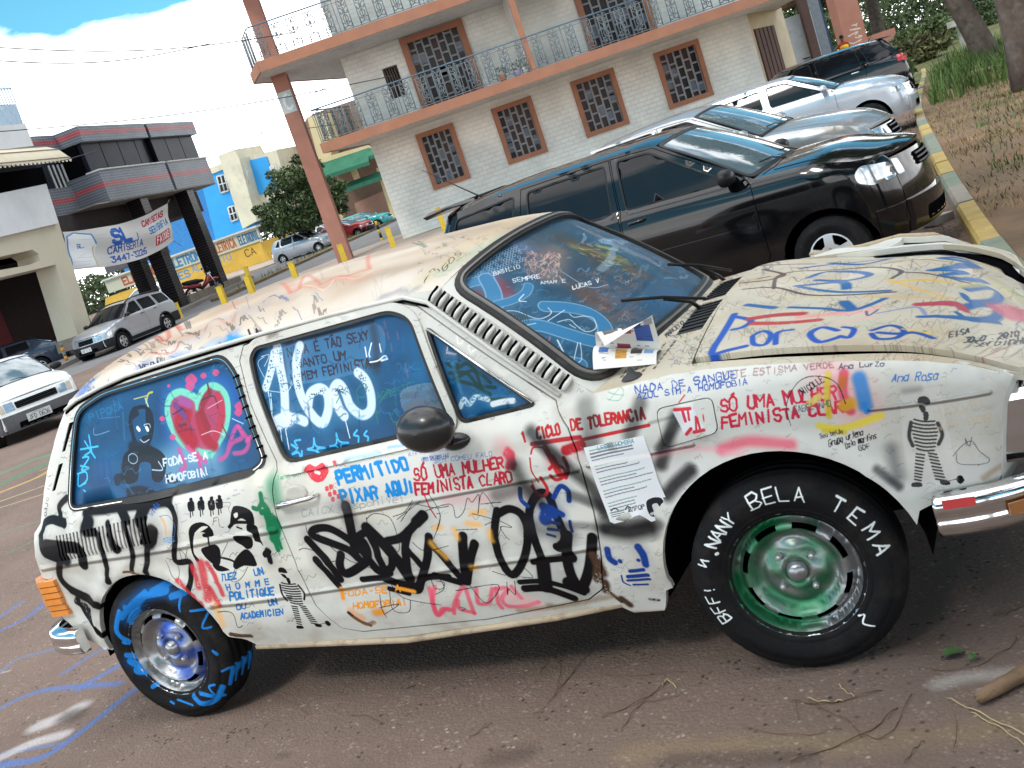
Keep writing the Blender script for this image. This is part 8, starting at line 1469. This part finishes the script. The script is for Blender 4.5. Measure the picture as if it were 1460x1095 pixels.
# more trunks and crowns across the park
cs_ = [(18.6, 58, 5.5, .22, 'thin park tree with olive crown behind the second terracotta pillar', LFO), (22.0, 62, 6, .25, 'olive park tree right of the low terracotta wall', LFO), (25.6, 62, 6.5, .25, 'slim grey-stemmed tree far across the park', LFM), (27, 66, 7, .3, 'distant park tree by the far road', LFO), (30.5, 60, 7, .3, 'distant dark park tree near the right edge', LFD), (36, 74, 8, .3, 'farthest broad tree in the park at right', LFM)]
for i, (x, y, h, r_, s_, m_) in enumerate(cs_):
    rs = np.random.RandomState(20+i); tree('park_tree', x, y, h, r_, rb(rs, 13, (0, 0, h*1.0), (1.9, 1.5, 1.1), 1.25), 5200, .17, m_, s_, 20+i, lean=(rs.normal()*.06, 0), limbs=6, group='trees across the park')
for i, (x, y, w_, s_, m_) in enumerate(((17.2, 40, .9, 'rust-brown dry bush behind the black tall hatchback', LFO), (12.2, 30, .7, 'green bush close behind the black tall hatchback', LFM), (21, 46, 1.2, 'rounded green bush across the park', LFM), (26, 52, 1.4, 'wide bush beside the far park road', LFD))):
    rs = np.random.RandomState(60+i); o = empty('bush', (x, y, ter(x, y)), 0, s_, 'bush'); V, F = crown(rs, [(rs.normal()*w_*.6, rs.normal()*w_*.4, w_*.5+rs.rand()*.3, w_*rs.uniform(.5, .8)) for _ in range(6)], 2600, .10, ); mk('foliage', V, F, m_, o)
    MB().tube([(0, 0, -.05), (.05, 0, w_*.8)], [.05, .02], 6).build('stem', BARK, o)
# far tree line beyond everything: one mass
rs = np.random.RandomState(77); V = []; F = []
blb = [(x, 120+rs.normal()*8, 3+rs.rand()*4, 4+rs.rand()*2.5) for x in np.arange(30, 110, 3.2)]+[(x, 128+rs.normal()*6, 2.2+rs.rand()*1.2, 2.6+rs.rand()) for x in np.arange(-60, 10, 2.5)]
V, F = crown(rs, blb, 60000, .30); tag(mk('distant_trees', V, F, mat('hazy_leaves', (.06, .085, .035), .7, 0, .4, .3), None, None, None, 'stuff'), 'distant line of trees beyond the park', 'trees')
patch('park_path', [(20, 62), (30, 60), (60, 72), (60, 80), (24, 70)], mat('pale_path', (.34, .29, .25), .9), .13, 3., 0)
patch('park_grass', [(11.5, 24), (24, 22), (60, 30), (60, 90), (22, 90), (16.5, 42), (13, 32)], mat('park_turf', (.085, .095, .035), .95, 0, .35, .6, dirt=(.22, .17, .1), dscale=.35, damt=.8), .121, 2., 0)
for i, (px, py, s_) in enumerate(((1308, 60, 'pale concrete post standing in the tall grass across the park'),)):
    P = GZ(px, py+12, .2); o = MB().box((-.14, -.14, 0), (.14, .14, 1.2)).box((-.5, -.14, 1.0), (.0, .14, 1.2)).build('concrete_post', mat('old_concrete', (.4, .38, .34), .9)); o.location = (18.4, 38, ter(18, 38)); o.rotation_euler = (0, 0, .3); tag(o, s_, 'post')
# grass blades
def blades(poly, n_, hmin, hmax, seed, w_=.006, dens=None, bend=.5):
    rs = np.random.RandomState(seed); q = np.array(poly); x0, y0 = q.min(0); x1, y1 = q.max(0); P = rs.uniform((x0, y0), (x1, y1), (n_*3, 2)); P = P[inpoly(P, poly)][:n_]
    # clumps
    cl = rs.uniform((x0, y0), (x1, y1), (max(8, n_//60), 2)); idx = rs.randint(len(cl), size=len(P)); mixv = rs.rand(len(P))[:, None] < .6; P = np.where(mixv, cl[idx]+rs.normal(size=P.shape)*.16, P); P = P[inpoly(P, poly)]
    V = []; F = []
    for x, y in P:
        h = rs.uniform(hmin, hmax); a = rs.uniform(0, 6.28); b_ = h*bend*rs.rand(); z = ter(x, y)+.11; c_, s_ = math.cos(a), math.sin(a); k = len(V); ww_ = w_*rs.uniform(.7, 1.4)
        V += [(x-s_*ww_, y+c_*ww_, z), (x+s_*ww_, y-c_*ww_, z), (x+c_*b_*.4-s_*ww_*.6, y+s_*b_*.4+c_*ww_*.6, z+h*.6), (x+c_*b_*.4+s_*ww_*.6, y+s_*b_*.4-c_*ww_*.6, z+h*.6), (x+c_*b_, y+s_*b_, z+h)]; F += [(k, k+1, k+3, k+2), (k+2, k+3, k+4)]
    return V, F
DRY = mat('dry_grass', (.24, .18, .09), .8, 0, .4, 3); GRN = mat('green_grass', (.075, .12, .03), .7, 0, .4, 2)
V, F = blades([(3.7, 8), (7.6, 17.6), (12, 24), (20, 24), (14, 8)], 42000, .02, .075, 1, .006, bend=1.6); tag(mk('dry_grass', V, F, DRY, None, None, None, 'stuff'), 'short dry straw-coloured grass on the verge', 'grass')
V, F = blades([(8.4, 19.2), (11.6, 26), (17, 36), (32, 36), (24, 20), (12, 17)], 15000, .2, .6, 2, .014, bend=.9); tag(mk('tall_grass', V, F, GRN, None, None, None, 'stuff'), 'tall green grass behind the kerb at the far end', 'grass')
V, F = blades([(4.5, 9.5), (9.5, 20), (15, 24), (19, 20), (12, 9)], 14000, .02, .09, 4, .007, bend=1.3); tag(mk('verge_grass', V, F, GRN, None, None, None, 'stuff'), 'sparse green grass among the dry straw on the verge', 'grass')
V, F = blades([(-10.1, 45), (-9.5, 44.6), (-3.2, 67), (-3.4, 68.5)], 1500, .05, .25, 6, .02); tag(mk('median_grass', V, F, GRN, None, None, None, 'stuff'), 'weeds growing on the narrow median across the street', 'grass')
# a fallen log lies on the verge; the stick on the asphalt, twigs and leaves
TW = mat('twig_brown', (.11, .065, .04), .85, 0, .3, 20); STR = mat('pale_straw', (.42, .33, .18), .7); LG = mat('log_wood', (.22, .14, .085), .85, 0, .3, 14, bump=.9, bscale=30, dirt=(.08, .05, .03), dscale=9, damt=.7)
p0, p1 = GT(1398, 1008), GT(1560, 912); d_ = p1-p0; pts = [tuple(p0+d_*t+np.array([0, 0, .021+.004*math.sin(t*7)])+np.array([.006*math.sin(t*11), .004*math.cos(t*9), 0])) for t in np.linspace(0, 1, 12)]
mb = MB(); mb.tube(pts, [.013, .018, .020, .019, .021, .022, .021, .023, .022, .024, .023, .024], 10); e = np.array(pts[1])
for k in range(4): mb.tube([tuple(e), tuple(e-d_/np.linalg.norm(d_)*(.03+.01*k)+np.array([.004*k-.008, .006-.004*k, .004]))], [.008, .001], 5)
tag(mb.build('stick', LG), 'thick broken stick lying on the asphalt at the lower right corner', 'stick')
def gl(pts, r_, m_, name, label, cat, zo=.004, group=None):
    q = [np.array(GT(*p)) for p in spl(pts, 5)]; pt = [tuple(a+np.array([0, 0, r_+zo+.004*math.sin(i*1.7)])) for i, a in enumerate(q)]; tag(MB().tube(pt, r_, 5).build(name, m_), label, cat, group)
tws = [([(1128, 1088), (1230, 1050), (1280, 1010)], .0022), ([(1130, 1000), (1180, 1005), (1258, 985)], .0018), ([(1155, 1004), (1210, 1030), (1228, 1052)], .0015), ([(1230, 1050), (1268, 1050), (1300, 990)], .0015), ([(790, 995), (830, 945), (868, 905)], .002), ([(770, 965), (785, 940), (800, 955), (788, 998), (760, 1022)], .0012), ([(858, 1025), (915, 1000), (955, 972)], .002), ([(886, 1045), (905, 1015), (930, 992)], .0016), ([(910, 1005), (960, 995), (975, 990)], .0012), ([(668, 1055), (690, 1040), (702, 1032)], .0016), ([(500, 1022), (525, 1022), (545, 1034)], .0014), ([(1310, 955), (1380, 955), (1440, 925), (1450, 910)], .0016), ([(1417, 880), (1440, 872), (1465, 866)], .0022), ([(1060, 1040), (1140, 1050), (1200, 1040)], .0012), ([(1135, 1000), (1140, 1030)], .0011), ([(1360, 1075), (1365, 1040), (1362, 1020)], .0012), ([(1290, 1090), (1305, 1070), (1318, 1058)], .0016), ([(855, 962), (900, 965), (980, 958)], .0011), ([(690, 965), (720, 940), (730, 925)], .0012), ([(370, 985), (420, 1005), (440, 1020)], .0012)]
tlab = ['longest brown twig, running from the bottom edge up to the right', 'brown twig meeting the pale straw left of the bottom twig junction', 'brown twig linking the pale straw to the longest twig', 'brown twig rising steeply from the longest twig', 'straight brown twig leading up towards the wagon sill', 'hooked hair-thin twig crossing the straight one under the sill', 'forked twig left of the middle with a bent straw at its tip', 'short branch of the forked twig pointing down left', 'faint upper branch of the forked twig', 'short brown twig alone left of the forked one', 'small curved twig below the rear sill', 'curved twig below the green leaves at the right', 'dark twig at the right edge above the thick stick', 'faint thin twig just above the longest twig', 'tiny upright twig under the pale straw', 'upright twig below the thick stick', 'short slanted twig at the bottom right of the longest one', 'faint twig lying level between the two forked ones', 'short slanted twig under the door', 'thin twig right of the rear tyre']
for i, (p, r_) in enumerate(tws): gl(p, r_*.75, TW, 'twig', tlab[i], 'twig', group='thin brown twigs on the asphalt')
for i, (p, r_, s_) in enumerate((([(1152, 998), (1180, 1003), (1203, 1001)], .002, 'pale straw lying left of the twig junction on the asphalt'), ([(1197, 978), (1205, 987), (1219, 995)], .0016, 'short curved pale straw above the twig junction'), ([(945, 980), (952, 971), (965, 982)], .002, 'small bent pale straw at the tip of the middle twig'), ([(1352, 998), (1400, 1020), (1465, 1052)], .002, 'long pale straw running past the end of the thick stick'), ([(1385, 1018), (1430, 1042), (1462, 1065)], .0016, 'second pale straw under the tip of the thick stick'))): gl(p, r_, STR, 'straw', s_, 'straw')
def leaf_(px, py, L_, a, m_, label):
    P = GT(px, py); V = []; n_ = 8
    for i in range(n_+1): t = i/n_; w_ = .30*L_*math.sin(math.pi*t)**.8; z = .006+.012*math.sin(math.pi*t); V += [(t*L_, -w_, z+.006), (t*L_, 0, z), (t*L_, w_, z+.006)]
    F = [(i*3+k, i*3+k+1, i*3+k+4, i*3+k+3) for i in range(n_) for k in range(2)]; o = mk('leaf', V, F, m_, None, [True]*len(F)); o.location = tuple(P); o.rotation_euler = (0, 0, a); tag(o, label, 'leaf')
GLF = mat('green_fallen_leaf', (.06, .12, .035), .45); leaf_(1252, 918, .05, -.1, mat('brown_green_leaf', (.12, .13, .05), .5), 'small leaf with brown half beside the front tyre'); leaf_(1343, 942, .065, -.15, GLF, 'green fallen leaf on the asphalt below the bumper'); leaf_(1385, 948, .04, .6, GLF, 'smaller curled green leaf right of the other green leaf')
def pebble(px, py, r_, m_): P = GT(px, py); return P, r_
V = []; F = []; rs = np.random.RandomState(12)
for k in range(900):
    x, y = rs.uniform(-4.5, 3.4), rs.uniform(1.9, 9.0); r_ = rs.uniform(.002, .006)*(2 if rs.rand() < .06 else 1); b0 = len(V); z = ter(x, y)
    q = [(x+r_*math.cos(a)*rs.uniform(.7, 1.2), y+r_*math.sin(a)*rs.uniform(.7, 1.2), z) for a in (0, 1.2, 2.5, 3.7, 5.)]; V += q+[(x, y, z+r_*rs.uniform(.5, .9))]; F += [(b0+i, b0+(i+1) % 5, b0+5) for i in range(5)]
tag(mk('gravel', V, F, mat('loose_grit', (.26, .21, .17), .9, 0, .5, 40), None, None, None, 'stuff'), 'loose grit scattered over the asphalt', 'gravel')
V = []; F = []      # leaf litter in the gutter by the kerb
for k in range(1600):
    d = rs.uniform(3, 24); p = kpt(d); z = ter(*p); o_ = abs(rs.normal())*.16; x, y = p[0]-o_*.93+rs.normal()*.02, p[1]+o_*.36; s_ = rs.uniform(.01, .035); a = rs.uniform(0, 6.28); b0 = len(V); V += [(x, y, z+.004+rs.rand()*.02), (x+s_*math.cos(a), y+s_*math.sin(a), z+.008+rs.rand()*.02), (x+s_*math.cos(a+1), y+s_*math.sin(a+1), z+.004+rs.rand()*.02)]; F.append((b0, b0+1, b0+2))
tag(mk('leaf_litter', V, F, mat('dead_leaves', (.17, .10, .06), .85, 0, .5, 30), None, None, None, 'stuff'), 'dead leaves and dirt gathered along the gutter', 'litter')
P = GT(1338, 318); o = MB().box((-.13, -.07, 0), (.12, .08, .07)).build('rubble', mat('old_concrete', (.4, .38, .34))); o.location = tuple(P); o.rotation_euler = (.05, .08, .5); tag(o, 'lump of concrete rubble in the gutter in front of the black wagon', 'rubble')
P0 = GT(1325, 135); tag(MB().tube([(10.2, 21.5, ter(0, 21)+.2), (10.6, 21.9, ter(0, 21)+.28), (11.4, 22.2, ter(0, 21)+.22)], [.05, .07, .03], 7).build('fallen_branch', LG), 'pale fallen branch lying in the grass behind the kerb', 'branch')
P = GT(156, 494); o = MB().box((-.9, -.06, 0), (.9, .06, .05)).build('plank', mat('pale_plank', (.45, .40, .32), .8)); o.location = tuple(GT(158, 498)); o.rotation_euler = (0, 0, R(62)); tag(o, 'pale plank lying on the road in front of the silver wagon', 'plank')
# a person in a yellow top, far off beside the second pillar
def person(x, y, rz, label):
    z0 = ter(x, y)+.1; o = empty('person', (x, y, z0), rz, label, 'person'); J = [(0, 0, .95), (0, 0, 1.15), (0, 0, 1.40), (0, .01, 1.50), (0, 0, 1.56), (-.10, 0, .92), (-.11, .02, .50), (-.11, 0, .09), (-.11, -.12, .04), (.10, 0, .92), (.12, -.06, .50), (.13, .02, .09), (.13, -.10, .04), (-.19, 0, 1.40), (-.24, .02, 1.13), (-.22, -.10, .90), (.19, 0, 1.40), (.25, .02, 1.13), (.22, -.08, .90)]
    E_ = [(0, 1), (1, 2), (2, 3), (3, 4), (0, 5), (5, 6), (6, 7), (7, 8), (0, 9), (9, 10), (10, 11), (11, 12), (2, 13), (13, 14), (14, 15), (2, 16), (16, 17), (17, 18)]; Rr = [.14, .13, .15, .06, .055, .10, .07, .05, .04, .10, .07, .05, .04, .07, .05, .035, .07, .05, .035]
    me = bpy.data.meshes.new('body'); me.from_pydata(J, E_, []); b_ = link('body', me, mat('dark_trousers', (.30, .04, .03), .8), o); md = b_.modifiers.new('skin', 'SKIN'); b_.modifiers.new('sub', 'SUBSURF').levels = 1
    for i, v in enumerate(me.skin_vertices[0].data): v.radius = (Rr[i], Rr[i]*.8); v.use_root = (i == 0)
    MB().lathe([(0, 0), (.16, .02), (.19, .2), (.2, .42), (.21, .55), (.10, .60), (0, .6)], TR(0, 0, .92, 0, R(90))@Matrix.Diagonal((1, .72, 1, 1)), 16).build('shirt', mat('yellow_shirt', (.8, .45, .02), .8), o)
    MB().lathe([(0, -.12), (.05, -.11), (.085, -.03), (.09, .03), (.07, .10), (0, .13)], TR(0, 0, 1.66, 0, R(90)), 16).build('head', mat('skin', (.25, .13, .08), .6), o); MB().lathe([(.092, -.01), (.095, .04), (.075, .12), (0, .145)], TR(0, 0, 1.66, 0, R(90)), 16).build('hair', mat('hair_dark', (.02, .015, .01), .8), o)
q = FY(1200, 55, 49.5); person(q[0], 49.5, 0, 'person in a yellow top walking past the second terracotta pillar')
# the trees of the car park: they stand beside and behind the camera, shade the near cars and mirror in their doors
for i, (x, y, h, s_) in enumerate(((-6.5, -6, 4.6, 'broad tree on the near side, seen only mirrored in the black doors'), (5.2, -5.5, 5.0, 'second near-side tree, seen only mirrored at the black bonnet'), (4.6, 4.2, 4.6, 'shade tree on the verge just out of the picture at right'), (-.5, -4.0, 5.2, 'shade tree directly behind the camera'))):
    rs = np.random.RandomState(41+i); tree('shade_tree', x, y, h, .24, [(rs.normal()*2.2, rs.normal()*1.9, h*1.22+rs.normal()*.8, 1.35*rs.uniform(.6, 1.2)) for _ in range(17)], 6500, .17, LFD, s_, 41+i, limbs=6)
